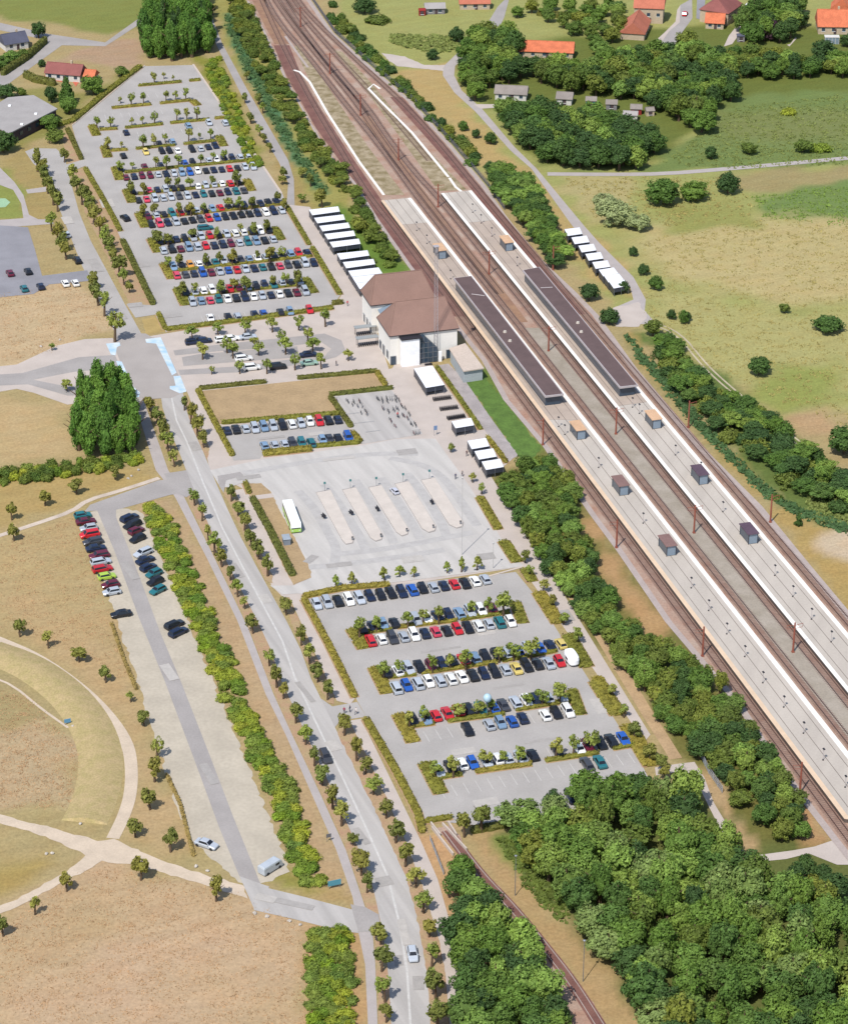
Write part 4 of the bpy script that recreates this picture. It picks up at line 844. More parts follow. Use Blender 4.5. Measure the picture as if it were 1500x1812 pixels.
for i in range(5):
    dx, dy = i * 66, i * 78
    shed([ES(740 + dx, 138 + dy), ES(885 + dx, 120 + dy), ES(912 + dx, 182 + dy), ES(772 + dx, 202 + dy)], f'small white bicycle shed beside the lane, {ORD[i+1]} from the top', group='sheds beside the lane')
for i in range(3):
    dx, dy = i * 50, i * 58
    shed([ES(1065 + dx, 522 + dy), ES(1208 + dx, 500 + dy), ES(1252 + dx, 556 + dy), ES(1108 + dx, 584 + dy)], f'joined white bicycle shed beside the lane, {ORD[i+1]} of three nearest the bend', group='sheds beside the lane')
for i, ((ax, ay), (bx_, by_)) in enumerate((((375, 630), (580, 605)), ((445, 730), (645, 705)), ((520, 825), (710, 795)))):
    a, b = P(*SS(ax, ay)), P(*SS(bx_, by_)); d = b - a; ang = math.atan2(d.y, d.x)
    t = empty('bicycle_rack', a, ang, label=f'open steel bicycle rack without roof, {ORD[i+1]} of three below station', cat='rack', group='open bicycle racks')
    mb = MB(); mb.tube((0, 0, .9), (d.length, 0, .9), .05, .05, 5); mb.build('rail', darkmetal, t)
    k = int(d.length / .5)
    for j in range(k):
        mb = MB(); mb.box((.25 + j * .5, 0, .45), (.07, 1.5, .9)); mb.build('stand', darkmetal, t)

# ------------------------------------------------------------------ foliage
L_STREET = leafmat('leaf_street', [A(100, 106, 52), A(88, 100, 50), A(114, 114, 54), A(94, 108, 54)], k=2.15)
L_YOUNG = leafmat('leaf_young', [A(116, 130, 62), A(104, 122, 56), A(130, 134, 68), A(100, 118, 56), A(112, 128, 58)], k=2.1)
L_WOOD = leafmat('leaf_wood', [A(70, 98, 44), A(88, 114, 48), A(62, 90, 46), A(110, 132, 62), A(78, 106, 44), A(94, 122, 60), A(112, 140, 66)], k=2.1)
L_SCRUB = leafmat('leaf_scrub', [A(90, 106, 46), A(74, 98, 44), A(100, 114, 50), A(80, 98, 46), A(108, 118, 50)], k=1.95)
L_BRIGHT = leafmat('leaf_bright', [A(112, 138, 40), A(86, 116, 46), A(140, 152, 52), A(98, 126, 50), A(112, 130, 60), A(90, 116, 54), A(140, 150, 56), A(118, 138, 50)], k=1.75)
L_DARK = leafmat('leaf_dark', [A(64, 90, 46), A(56, 82, 46), A(76, 106, 46)], k=1.85)
L_POPLAR = leafmat('leaf_poplar', [A(70, 104, 44), A(92, 126, 54), A(62, 96, 44), A(84, 116, 48)], k=2.2)
L_WILLOW = leafmat('leaf_willow', [A(148, 160, 118), A(132, 148, 104)])
L_PURPLE = leafmat('leaf_purple', [A(66, 48, 62), A(74, 54, 66)])
L_HEDGE = leafmat('leaf_hedge', [A(116, 118, 48), A(104, 110, 46), A(128, 122, 54)], tr=.15, k=1.45)
L_HEDGED = leafmat('leaf_hedge_dark', [A(86, 96, 44), A(96, 98, 46)], tr=.15, k=1.4)
barkm = mat('bark', A(112, 92, 72), var=.15, scale=2, fvar=.15)

def leaf_cards(C, Nn, size, rng):
    """quads centred at C facing about Nn"""
    n = len(C)
    N_ = Nn + rng.normal(0, .45, (n, 3)); N_ /= np.linalg.norm(N_, axis=1)[:, None]
    t = rng.normal(0, 1, (n, 3)); t -= (t * N_).sum(1)[:, None] * N_; t /= np.linalg.norm(t, axis=1)[:, None]
    b = np.cross(N_, t); s = (size * rng.uniform(.6, 1.35, n))[:, None]
    asp = rng.uniform(.6, 1.0, n)[:, None]
    V = np.stack([C - t * s - b * s * asp, C + t * s - b * s * asp * .6, C + t * s * .8 + b * s * asp, C - t * s * .7 + b * s * asp], 1).reshape(-1, 3)
    F = np.arange(n * 4).reshape(n, 4)
    return V, F
def ico(r, c):
    p = (1 + 5 ** .5) / 2; v = np.array([(-1, p, 0), (1, p, 0), (-1, -p, 0), (1, -p, 0), (0, -1, p), (0, 1, p), (0, -1, -p), (0, 1, -p), (p, 0, -1), (p, 0, 1), (-p, 0, -1), (-p, 0, 1)]) / (1 + p * p) ** .5
    f = [(0, 11, 5), (0, 5, 1), (0, 1, 7), (0, 7, 10), (0, 10, 11), (1, 5, 9), (5, 11, 4), (11, 10, 2), (10, 7, 6), (7, 1, 8), (3, 9, 4), (3, 4, 2), (3, 2, 6), (3, 6, 8), (3, 8, 9), (4, 9, 5), (2, 4, 11), (6, 2, 10), (8, 6, 7), (9, 8, 1)]
    return v * np.array(r) + np.array(c), f
def crown_mesh(name, seed, nclump, nleaf, leaf, shape='round', core=.62, m=None, csize=.34):
    """unit crown, radius about 1 in x, y and z, centred at 0"""
    rng = np.random.default_rng(seed)
    Vs, Fs, o = [], [], 0
    lob = rng.normal(0, 1, (3, 3)); lob /= np.linalg.norm(lob, axis=1)[:, None]; la = rng.uniform(-.28, .3, 3)
    for k in range(nclump):
        while True:
            d = rng.normal(0, 1, 3); d /= np.linalg.norm(d)
            if d[2] > -.75: break
        rr = rng.uniform(.5, .86)
        c = d * rr * (1 + sum(la[q] * max(0, float(d @ lob[q])) ** 2 for q in range(3)))
        if shape == 'dome': c[2] = abs(c[2]) * .9 - .25
        if shape == 'cone':
            z = rng.uniform(-.95, .9); w = (1 - (z + .95) / 1.95) ** .85 * .85; a = rng.uniform(0, 6.283); q = rng.uniform(.55, 1)
            c = np.array([math.cos(a) * w * q, math.sin(a) * w * q, z])
        if shape == 'tall':
            z = rng.uniform(-.9, .85); w = (1 - abs(z) ** 2.2 * .9) * .8; a = rng.uniform(0, 6.283); q = rng.uniform(.4, 1)
            c = np.array([math.cos(a) * w * q, math.sin(a) * w * q, z])
        cs = csize * rng.uniform(.7, 1.3) * (.55 if shape in ('cone',) else 1)
        dirs = rng.normal(0, 1, (nleaf, 3)); dirs /= np.linalg.norm(dirs, axis=1)[:, None]
        pts = c + dirs * cs * rng.uniform(.55, 1.05, (nleaf, 1))
        nn = dirs * .8 + c * .6 + np.array([0, 0, .25])
        nn /= np.linalg.norm(nn, axis=1)[:, None]
        V, F = leaf_cards(pts, nn, np.full(nleaf, leaf), rng)
        Vs.append(V); Fs += [tuple(f) for f in (F + o)]; o += len(V)
    if core:
        r_ = {'cone': (.34, .34, .7), 'tall': (.5, .5, .75), 'dome': (.7, .7, .5)}.get(shape, (core, core, core))
        V, F = ico(r_, (0, 0, -.1)); V = V + rng.normal(0, .04, V.shape)
        Vs.append(V); Fs += [tuple(i + o for i in f) for f in F]
    me = bpy.data.meshes.new(name); me.from_pydata(np.concatenate(Vs).tolist(), [], Fs); me.update()
    return me
def trunk_mesh(name, seed):
    rng = random.Random(seed); mb = MB()
    mb.tube((0, 0, -.02), (0, 0, .55), .05, .035, 6); mb.tube((0, 0, .55), (rng.uniform(-.04, .04), rng.uniform(-.04, .04), .95), .035, .012, 5)
    for k in range(4):
        a = k * 1.6 + rng.random(); z = rng.uniform(.4, .62)
        mb.tube((0, 0, z), (math.cos(a) * .28, math.sin(a) * .28, z + .25), .02, .006, 4)
    me = mb.mesh(name); me.materials.append(barkm); return me
TR = [trunk_mesh('trunk', s) for s in range(3)]
CR = {}
def crowns(kind, m, n, *a, **k):
    L = []
    for i in range(n):
        me = crown_mesh('crown', 100 + i * 7 + len(CR) * 131, *a, **k); me.materials.append(m); L.append(me)
    CR[kind] = L
crowns('street', L_STREET, 7, 20, 46, .115, core=.5)
crowns('young', L_YOUNG, 6, 13, 34, .11, core=.36)
crowns('youngcone', L_YOUNG, 4, 26, 28, .10, 'cone')
crowns('wood', L_WOOD, 8, 50, 85, .058, core=.62, csize=.27)
crowns('scrub', L_SCRUB, 6, 36, 60, .068, core=.62, csize=.3)
crowns('bright', L_BRIGHT, 7, 28, 60, .075, 'dome')
crowns('scrubdome', L_SCRUB, 5, 30, 56, .072, 'dome')
crowns('darkdome', L_DARK, 4, 30, 60, .07, 'dome')
crowns('dark', L_DARK, 6, 46, 80, .06, core=.62, csize=.27)
crowns('poplar', L_POPLAR, 5, 64, 70, .06, 'tall', csize=.27)
crowns('willow', L_WILLOW, 3, 46, 80, .058, core=.62, csize=.27)
L_PALE = leafmat('leaf_pale', [A(122, 144, 88), A(108, 136, 72), A(120, 142, 84)], k=1.55)
crowns('willow2', L_PALE, 3, 46, 80, .058, core=.62, csize=.27)
crowns('purple', L_PURPLE, 1, 40, 40, .09, core=.66, csize=.3)
crowns('conifer', L_DARK, 2, 60, 26, .10, 'cone')
TCOUNT = {}
def plant(px, py, kind, h, r, label, group, cat='tree', name='tree', clear=None, at=None):
    """a tree whose crown centre is seen at the pixel; h total height, r crown radius"""
    dome = kind in ('bright', 'scrubdome', 'darkdome')
    if clear is None: clear = 0.0 if dome else h * .32
    vr = (h - clear) / 2
    zc = clear + vr
    if dome: zc = h * .3
    p = at if at is not None else P(px, py, zc)
    t = empty(name, (p.x, p.y, 0), random.uniform(0, 6.28), label=label, cat=cat, group=group)
    tr = link('trunk', random.choice(TR), t); tr.scale = (h, h, h * (.45 if dome else .95))
    if dome: tr.scale = (h * .6, h * .6, h * .6)
    cr = link('crown', random.choice(CR[kind]), t)
    cr.location = (0, 0, zc); cr.scale = (r * random.uniform(.92, 1.08), r * random.uniform(.92, 1.08), (h - zc) * 1.0 if dome else vr * 1.02)
    return t
def row(pts, kind, h, r, label, group, jit=.2, name='street_tree', start=1):
    for i, q in enumerate(pts):
        s = q[2] if len(q) > 2 else 1.0
        k = q[3] if len(q) > 3 else kind
        hh = h * s * random.uniform(1 - jit, 1 + jit)
        if k == 'street' and random.random() < .25: k = 'young'
        t = plant(q[0], q[1], k, hh, r * s * random.uniform(1 - jit, 1 + jit), label.format(ORD[i + start]), group, name=name)
        t.rotation_euler.x = R(random.uniform(-4, 4)); t.rotation_euler.y = R(random.uniform(-4, 4))

T_LO = [(344, 875), (357, 901), (368, 937, .8), (379, 955, 1.15), (392, 981), (407, 1011, .8), (420, 1034), (433, 1063, .8), (447, 1099), (476, 1159), (489, 1190), (501, 1217, .85), (523, 1256), (540.5, 1295), (556, 1333, .8), (570, 1369), (588.5, 1403, 1.1), (604, 1433, 1.1), (624, 1482, .65), (639, 1519, 1.1), (649, 1556), (673, 1649, 1.1), (675, 1690, 1.3), (681, 1742), (683, 1784, 1.1)]
row(T_LO, 'street', 5.0, 1.5, 'round street tree left of the avenue, {} from the crossing', 'street trees left of the avenue')
T_RO = [(409, 869), (420.6, 896), (432, 917), (444, 948, .9), (457, 967.5), (473, 995)]
row(T_RO, 'street', 5.0, 1.5, 'street tree on strip beside the bus station, {} from the top', 'street trees beside the bus station')
T_RM = [(506, 1068, .95), (532.6, 1118.6), (547, 1151), (563, 1185), (579, 1216, 1.1)]
row(T_RM, 'street', 5.0, 1.5, 'street tree between avenue and lower car park hedge, {} from the top', 'street trees beside the lower car park')
T_RS = [(609, 1276, .9), (631, 1318), (647, 1349), (660, 1384), (683, 1425, 1.15), (700, 1465), (717, 1506), (735.5, 1548, 1.05), (749, 1590, 1.1), (759, 1637.5), (764, 1683, 1.1), (771, 1734, 1.15), (774, 1786, 1.15)]
row(T_RS, 'street', 5.2, 1.65, 'street tree right of the avenue below entrance, {} from the top', 'street trees right of the avenue')
row([(264, 710), (278, 731), (288, 752), (297, 775), (308, 805, .85)], 'street', 5.6, 1.75, 'street tree left of road below the painted junction, {} from the top', 'street trees by the junction')
row([(326, 710, .8), (337, 725), (349, 748), (360, 772, .9)], 'street', 5.2, 1.7, 'street tree right of road below the painted junction, {} from the top', 'street trees by the junction')
row([CU(380, 155), CU(430, 245), CU(460, 320), CU(490, 420), CU(545, 500), CU(590, 590), CU(530, 795), CU(590, 905), CU(630, 1000), CU(680, 1095), CU(955, 1410), CU(1010, 1540), A4(605, 590), (*A4(665, 722), 1.2)], 'street', 6.6, 1.9, 'tree left of the dead-end road, {} from the top', 'trees along the dead-end road')
row([(*CU(665, 125), .7), CU(755, 300), (136, 322), (144, 338), A1(450, 1020), A1(480, 1080), A4(515, 20), A4(550, 75), A4(580, 140), A4(610, 205), A4(640, 260), A4(665, 320), A4(690, 375), (*A4(720, 440), .75), (*A4(755, 510), .7)], 'street', 6.4, 1.95, 'tree right of the dead-end road, {} from the top', 'trees along the dead-end road')
row([B5(85, 65), B5(210, 118), B5(345, 185), B5(462, 272), (*B5(572, 372), .7), B5(630, 465), B5(685, 590), (*B5(675, 685), 1.2), B5(655, 812), B5(590, 940), B5(745, 995), (*B5(615, 1115), 1.1), (*B5(945, 1205), 1.1), B5(290, 1180), (*B5(150, 1278), .85), B5(10, 1370)], 'street', 4.4, 1.55, 'young tree on dry grass along the curved sandy track, {} in order', 'young trees along the sandy track', name='field_tree')
row([(79, 878), (20, 900), (24, 938), (135, 857), (203, 832)], 'street', 4.6, 1.6, 'young tree on the dry verge above the side road, {} in order', 'young trees on the verge', name='field_tree')
row([(92, 612, .7), (118, 678)], 'young', 4.0, 1.4, 'small tree at the western road, {} from the top', 'small trees at the western road', name='field_tree')
# car park trees
def lot_row(pts, f, label, group, kind='young', h=4.4, r=1.45): row([(*f(q[0], q[1]), *(q[2:])) for q in pts], kind, h, r, label, group, name='car_park_tree')
NL = [([(820, 400), (870, 395, .7), (922, 408, .5)], A1), ([(640, 525, .6), (695, 515), (762, 508), (880, 500), (933, 498), (985, 488, 1.1)], A1), ([(515, 640), (587, 640), (700, 637, .8), (757, 630, .7), (820, 615), (938, 597, 1.15), (992, 592), (1045, 590, 1.1)], A1),
      ([(572, 750, 1.1), (645, 762, .55), (760, 740, 1.15), (820, 735, 1.1), (878, 725), (1000, 705), (1057, 715, .55), (1118, 700)], A1), ([(45, 140), (117, 140, .7), (258, 115), (320, 110, 1.1), (395, 100, 1.1), (530, 100), (605, 85, .8), (670, 75, 1.1)], A5),
      ([(110, 270, 1.2), (185, 270), (330, 240), (385, 240), (468, 240), (605, 225, .8), (750, 210, 1.15)], A5), ([(185, 410, 1.1), (252, 400), (403, 395), (470, 400), (545, 395), (697, 365, 1.1), (765, 365), (835, 355), (995, 325), (1030, 372, 1.1)], A5),
      ([(265, 565, 1.2), (332, 580), (480, 545), (627, 545), (770, 515, .8), (850, 520), (922, 500, 1.15)], A5), ([(330, 720, 1.2), (407, 705, 1.1), (568, 705), (640, 690), (717, 685, 1.1), (870, 675, .8), (943, 670, 1.1), (1018, 660, 1.1)], A5),
      ([(415, 880, 1.2), (495, 875), (650, 865, 1.1), (733, 850), (805, 850), (965, 835), (1045, 820), (1110, 815, 1.1)], A5)]
for i, (pts, f) in enumerate(NL):
    lot_row(pts, f, '{} tree from the left on the ' + ORD[i + 1] + ' hedge row of the upper car park', 'trees in the upper car park', 'street' if i > 4 else 'young', 4.2, 1.25)
lot_row([(475, 1140), (633, 1115), (797, 1105), (960, 1090), (1118, 1078), (1280, 1045, 1.3)], A5, 'pale green tree in front of forecourt hedge, {} from the left', 'forecourt trees', 'young', 4.2, 1.6)
lot_row([(360, 185, 1.2), (505, 152), (540, 185, 1.1), (670, 140), (690, 178, 1.1), (830, 105), (850, 152, 1.2), (980, 98, 1.15), (1010, 150, 1.1)], A8, 'yellow green tree on the forecourt parking island, {} from the left', 'forecourt trees', 'young', 4.4, 1.6)
lot_row([(415, 308, .8), (580, 287), (740, 278), (905, 250, 1.1), (1060, 245, 1.1), (1220, 218)], A8, 'small tree along the forecourt lawn kerb, {} from the left', 'forecourt trees', 'young', 4.0, 1.4)
lot_row([(205, 125), (285, 110, .8), (445, 85, 1.1), (518, 72), (590, 80, .8), (753, 55), (823, 42), (900, 30, 1.1)], B2, 'small tree between bus station and lower car park, {} from the left', 'trees above the lower car park', 'youngcone', 3.8, 1.4)
SL = [([(320, 350, 1.25), (405, 335), (560, 310), (635, 300, .9), (712, 285), (875, 255), (957, 245), (1030, 232, 1.45, 'street')], B2), ([(440, 560, .95), (518, 545), (680, 525, 1.1), (770, 520), (845, 505, 1.1), (1010, 480, 1.25), (1080, 465), (1165, 450, 1.2)], B2),
      ([(290, 245), (365, 225), (530, 205), (630, 195), (690, 180, .9), (865, 155), (943, 135), (1030, 115, 1.25)], B3), ([(420, 495), (505, 475, 1.1), (670, 440, 1.1), (755, 435), (835, 420), (1010, 385, 1.1), (1095, 370), (1180, 350, 1.2)], B3)]
for i, (pts, f) in enumerate(SL):
    lot_row(pts, f, '{} tree from the left on the ' + ORD[i + 1] + ' hedge island of the lower car park', 'trees in the lower car park', 'young', 4.2, 1.4)
lot_row([(560, 755), (645, 715, 1.35)], B3, 'green tree on the bottom hedge of the lower car park, {} from the left', 'trees in the lower car park', 'street', 5.0, 1.6)
row([(852, 862, .8), B2(1135, 5), B2(1160, 75), B2(1225, 145), B2(1275, 222), B2(1325, 310), B2(1395, 388), B3(1285, 105), B3(1345, 205), (*B3(1395, 300), 1.3), (*B3(1470, 410), 1.1), (1172, 1345), (850 + 750 / 2.308, 1362)], 'street', 3.6, 1.35, 'small tree by the promenade east of lower car park, {} from the top', 'promenade trees')
row([(797, 790, .8), (836, 842, .8)], 'street', 3.4, 1.2, 'small tree on the promenade near the bicycle sheds, {} from the top', 'promenade trees')
row([A1(1130, 40), A1(1130, 185), A1(1310, 392), A1(1300, 512), A1(1375, 515), A1(1330, 612), A1(1380, 682), A1(1402, 722), A1(1432, 772), A1(1395, 560), A5(1030, 180), A5(1020, 225), A5(1140, 180, ), A5(1190, 220), A5(1135, 335), (*A5(1260, 325), 1.6)], 'street', 3.8, 1.4, 'small tree along the service road by the railway scrub, {} in order', 'small trees along the service road')

# groups of big trees ------------------------------------------------
def inside(p, poly):
    c = False; n = len(poly)
    for i in range(n):
        x0, y0 = poly[i]; x1, y1 = poly[(i + 1) % n]
        if (y0 > p[1]) != (y1 > p[1]) and p[0] < (x1 - x0) * (p[1] - y0) / (y1 - y0) + x0: c = not c
    return c
def fill(px, d, kinds, h, r, label, group, name, cat='tree', zf=.55, extra=1.0):
    poly = [tuple(P(x, y, h[0] * zf * .9).xy) for x, y in px]
    xs = [q[0] for q in poly]; ys = [q[1] for q in poly]; got = []
    for _ in range(int(900 * extra)):
        p = (random.uniform(min(xs), max(xs)), random.uniform(min(ys), max(ys)))
        if not inside(p, poly): continue
        if any((p[0] - q[0]) ** 2 + (p[1] - q[1]) ** 2 < d * d for q in got): continue
        got.append(p)
    n_ = len(got); nb = max(1, round(n_ / 11)); srt = sorted(got, key=lambda q: -q[1]); place = {}
    for b in range(nb):                                    # bands from the top, counted from the left
        part = sorted(srt[b * n_ // nb:(b + 1) * n_ // nb])
        for k, q in enumerate(part): place[q] = (b + 1, k + 1)
    for p in srt:
        hh = random.uniform(*h); rr = random.uniform(*r); kd = random.choice(kinds); b, k = place[p]
        lab = f'{label}, {ORD[b]} band from top, {ORD[k]} from left' if nb > 1 else f'{label}, {ORD[k]} from left'
        plant(0, 0, kd, hh, rr, lab, group, cat=cat, name=name, clear=hh * .12 if cat == 'tree' else None, at=Vector((*p, 0)))
    return len(got)
fill([(915, 1440), (1010, 1410), (1150, 1395), (1228, 1415), (1286, 1490), (1330, 1555), (1410, 1575), (1540, 1615), (1540, 1860), (1190, 1860), (1120, 1760), (1070, 1690), (1010, 1610), (965, 1550), (930, 1500)], 3.9,
     ['wood', 'wood', 'wood', 'dark', 'scrub', 'willow2'], (6.0, 10.5), (2.4, 4.2), 'leafy tree in the lower right wood', 'trees of the lower right wood', 'woodland_tree', extra=1.6)
fill([(800, 1530), (830, 1525), (865, 1580), (872, 1620), (925, 1665), (945, 1720), (980, 1780), (1000, 1860), (825, 1860), (815, 1720), (805, 1630)], 3.6, ['wood', 'dark'], (6, 8.5), (2.8, 3.8), 'round tree clumped beside the old line', 'trees beside the old line', 'woodland_tree')
fill([(885, 860), (955, 808), (1010, 860), (1015, 925), (1050, 1000), (1090, 1080), (1185, 1160), (1262, 1200), (1312, 1270), (1358, 1335), (1405, 1395), (1432, 1470), (1365, 1480), (1302, 1410), (1262, 1362), (1205, 1305), (1150, 1235), (1100, 1170), (1050, 1105), (990, 1030), (935, 950)], 2.55,
     ['scrub', 'scrub', 'wood', 'scrub', 'wood', 'dark'], (3.4, 6.2), (1.9, 3.0), 'bushy tree of scrub strip left of railway', 'scrub strip trees', 'scrub_tree', extra=3)
fill([(1400, 1550), (1440, 1535), (1480, 1575), (1420, 1585)], 3.2, ['scrub', 'dark'], (4, 6), (2, 3), 'bushy tree overhanging the underpass path', 'trees at the underpass', 'scrub_tree')
fill([(130, 790), (150, 720), (180, 700), (215, 700), (235, 740), (245, 790), (180, 808)], 3.1, ['poplar'], (8, 14.5), (1.9, 2.7), 'tall poplar clumped beside the junction', 'poplars beside the junction', 'poplar_tree', zf=0.25)
fill([(255, 95), (265, 30), (300, 0), (350, 0), (372, 50), (372, 88), (300, 102)], 3.4, ['poplar', 'poplar', 'conifer'], (9, 15.5), (2.2, 3.2), 'tall dark tree above upper car park', 'tall trees above the car park', 'poplar_tree', zf=.2)
fill([(895, 192), (960, 200), (1080, 212), (1165, 250), (1135, 285), (1060, 285), (980, 285), (935, 255), (893, 215)], 3.9, ['dark', 'dark', 'wood'], (6.5, 9.5), (3.4, 4.8), 'dark tree of copse beside the lane', 'trees of the copse', 'woodland_tree', extra=1.2)
fill([(815, 120), (830, 75), (865, 55), (905, 70), (915, 115), (1040, 118), (1100, 95), (1180, 95), (1215, 80), (1275, 98), (1310, 150), (1260, 190), (1240, 232), (1195, 210), (1150, 172), (1080, 158), (1000, 150), (930, 135), (880, 145), (840, 165)], 4.3, ['dark', 'wood', 'wood', 'scrub'], (6.5, 10), (3.2, 4.6), 'tall tree in wood below village houses', 'trees of the village wood', 'woodland_tree', extra=1.5)
fill([(1290, 100), (1340, 85), (1420, 110), (1540, 100), (1540, 135), (1450, 125), (1400, 130), (1360, 130), (1300, 125)], 4.6, ['dark', 'wood', 'scrub'], (4.5, 7), (2.6, 4), 'leafy tree in belt below village gardens', 'garden belt trees', 'woodland_tree')
fill([(1310, 40), (1340, 10), (1410, 0), (1420, 40), (1390, 60), (1340, 70)], 5.5, ['dark', 'wood'], (6, 9), (3, 4.2), 'large tree among the village gardens', 'village garden trees', 'garden_tree')
fill([(880, 20), (1000, 5), (1090, 0), (1110, 60), (1060, 90), (1030, 60), (960, 30)], 6, ['scrub', 'wood'], (4, 6), (2.4, 3.6), 'bushy tree by the village meadow', 'village meadow trees', 'garden_tree')
# shrub belts
fill([(262, 898), (290, 905), (346, 1034), (408, 1173), (432, 1247), (508, 1389), (566, 1562), (540, 1566), (470, 1382), (402, 1250), (368, 1170), (315, 1037), (258, 905)], 1.75, ['bright'], (1.7, 2.7), (1.6, 2.2), 'bright shrub beside the strip car park', 'shrub belt beside the strip car park', 'shrub', cat='shrub', zf=.2, extra=6)
fill([(550, 1648), (612, 1645), (620, 1700), (622, 1870), (552, 1870)], 1.8, ['bright'], (1.8, 2.8), (1.5, 2.0), 'bright shrub in bottom belt by cycle path', 'shrub belt by the cycle path', 'shrub', cat='shrub', zf=.2, extra=1.5)
fill([(-20, 836), (60, 828), (128, 822), (245, 805), (250, 818), (130, 842), (60, 850), (-20, 862)], 1.9, ['bright', 'scrubdome'], (2.2, 3.2), (1.4, 1.9), 'yellow green shrub in belt below poplars', 'shrub belt below the poplars', 'shrub', cat='shrub', zf=.2)
fill([(405, 0), (435, 0), (460, 55), (497, 140), (548, 232), (606, 305), (658, 392), (704, 464), (690, 468), (652, 408), (592, 328), (526, 242), (465, 150), (425, 60)], 2.7, ['scrubdome', 'scrubdome', 'scrub'], (2.6, 4.0), (1.8, 2.6), 'green shrub between service road and railway', 'railway shrub belt', 'railway_shrub', cat='shrub', zf=.2, extra=4)
fill([(372, 100), (388, 105), (420, 190), (465, 290), (450, 300), (400, 210), (362, 120)], 2.2, ['bright'], (1.6, 2.6), (1.2, 1.8), 'yellow green shrub along upper car park', 'shrubs beside the upper car park', 'shrub', cat='shrub', zf=.2, extra=1.5)
fill([(1165, 600), (1205, 625), (1255, 685), (1300, 705), (1345, 725), (1405, 785), (1455, 815), (1540, 900), (1480, 905), (1430, 880), (1375, 840), (1310, 795), (1250, 745), (1195, 690), (1165, 640)], 3.0, ['darkdome', 'dark', 'wood', 'scrubdome'], (3.2, 5.2), (2.4, 3.5), 'dark bush in belt east of railway', 'bush belt east of the railway', 'bush', cat='bush', zf=.25, extra=2)
fill([(560, 0), (590, 10), (660, 90), (720, 150), (790, 220), (850, 280), (840, 300), (780, 232), (700, 150), (640, 95), (575, 25)], 3.0, ['scrubdome', 'darkdome'], (2.6, 4.2), (1.8, 2.6), 'green bush outside railway yard fence', 'bushes outside the yard fence', 'bush', cat='bush', zf=.25, extra=1.5)
fill([(870, 300), (930, 320), (975, 400), (1000, 450), (985, 470), (930, 400), (880, 340)], 2.8, ['dark', 'wood'], (4, 6), (2.4, 3.4), 'dark bush between railway and lane sheds', 'bushes east of the platforms', 'bush', cat='bush', zf=.4)
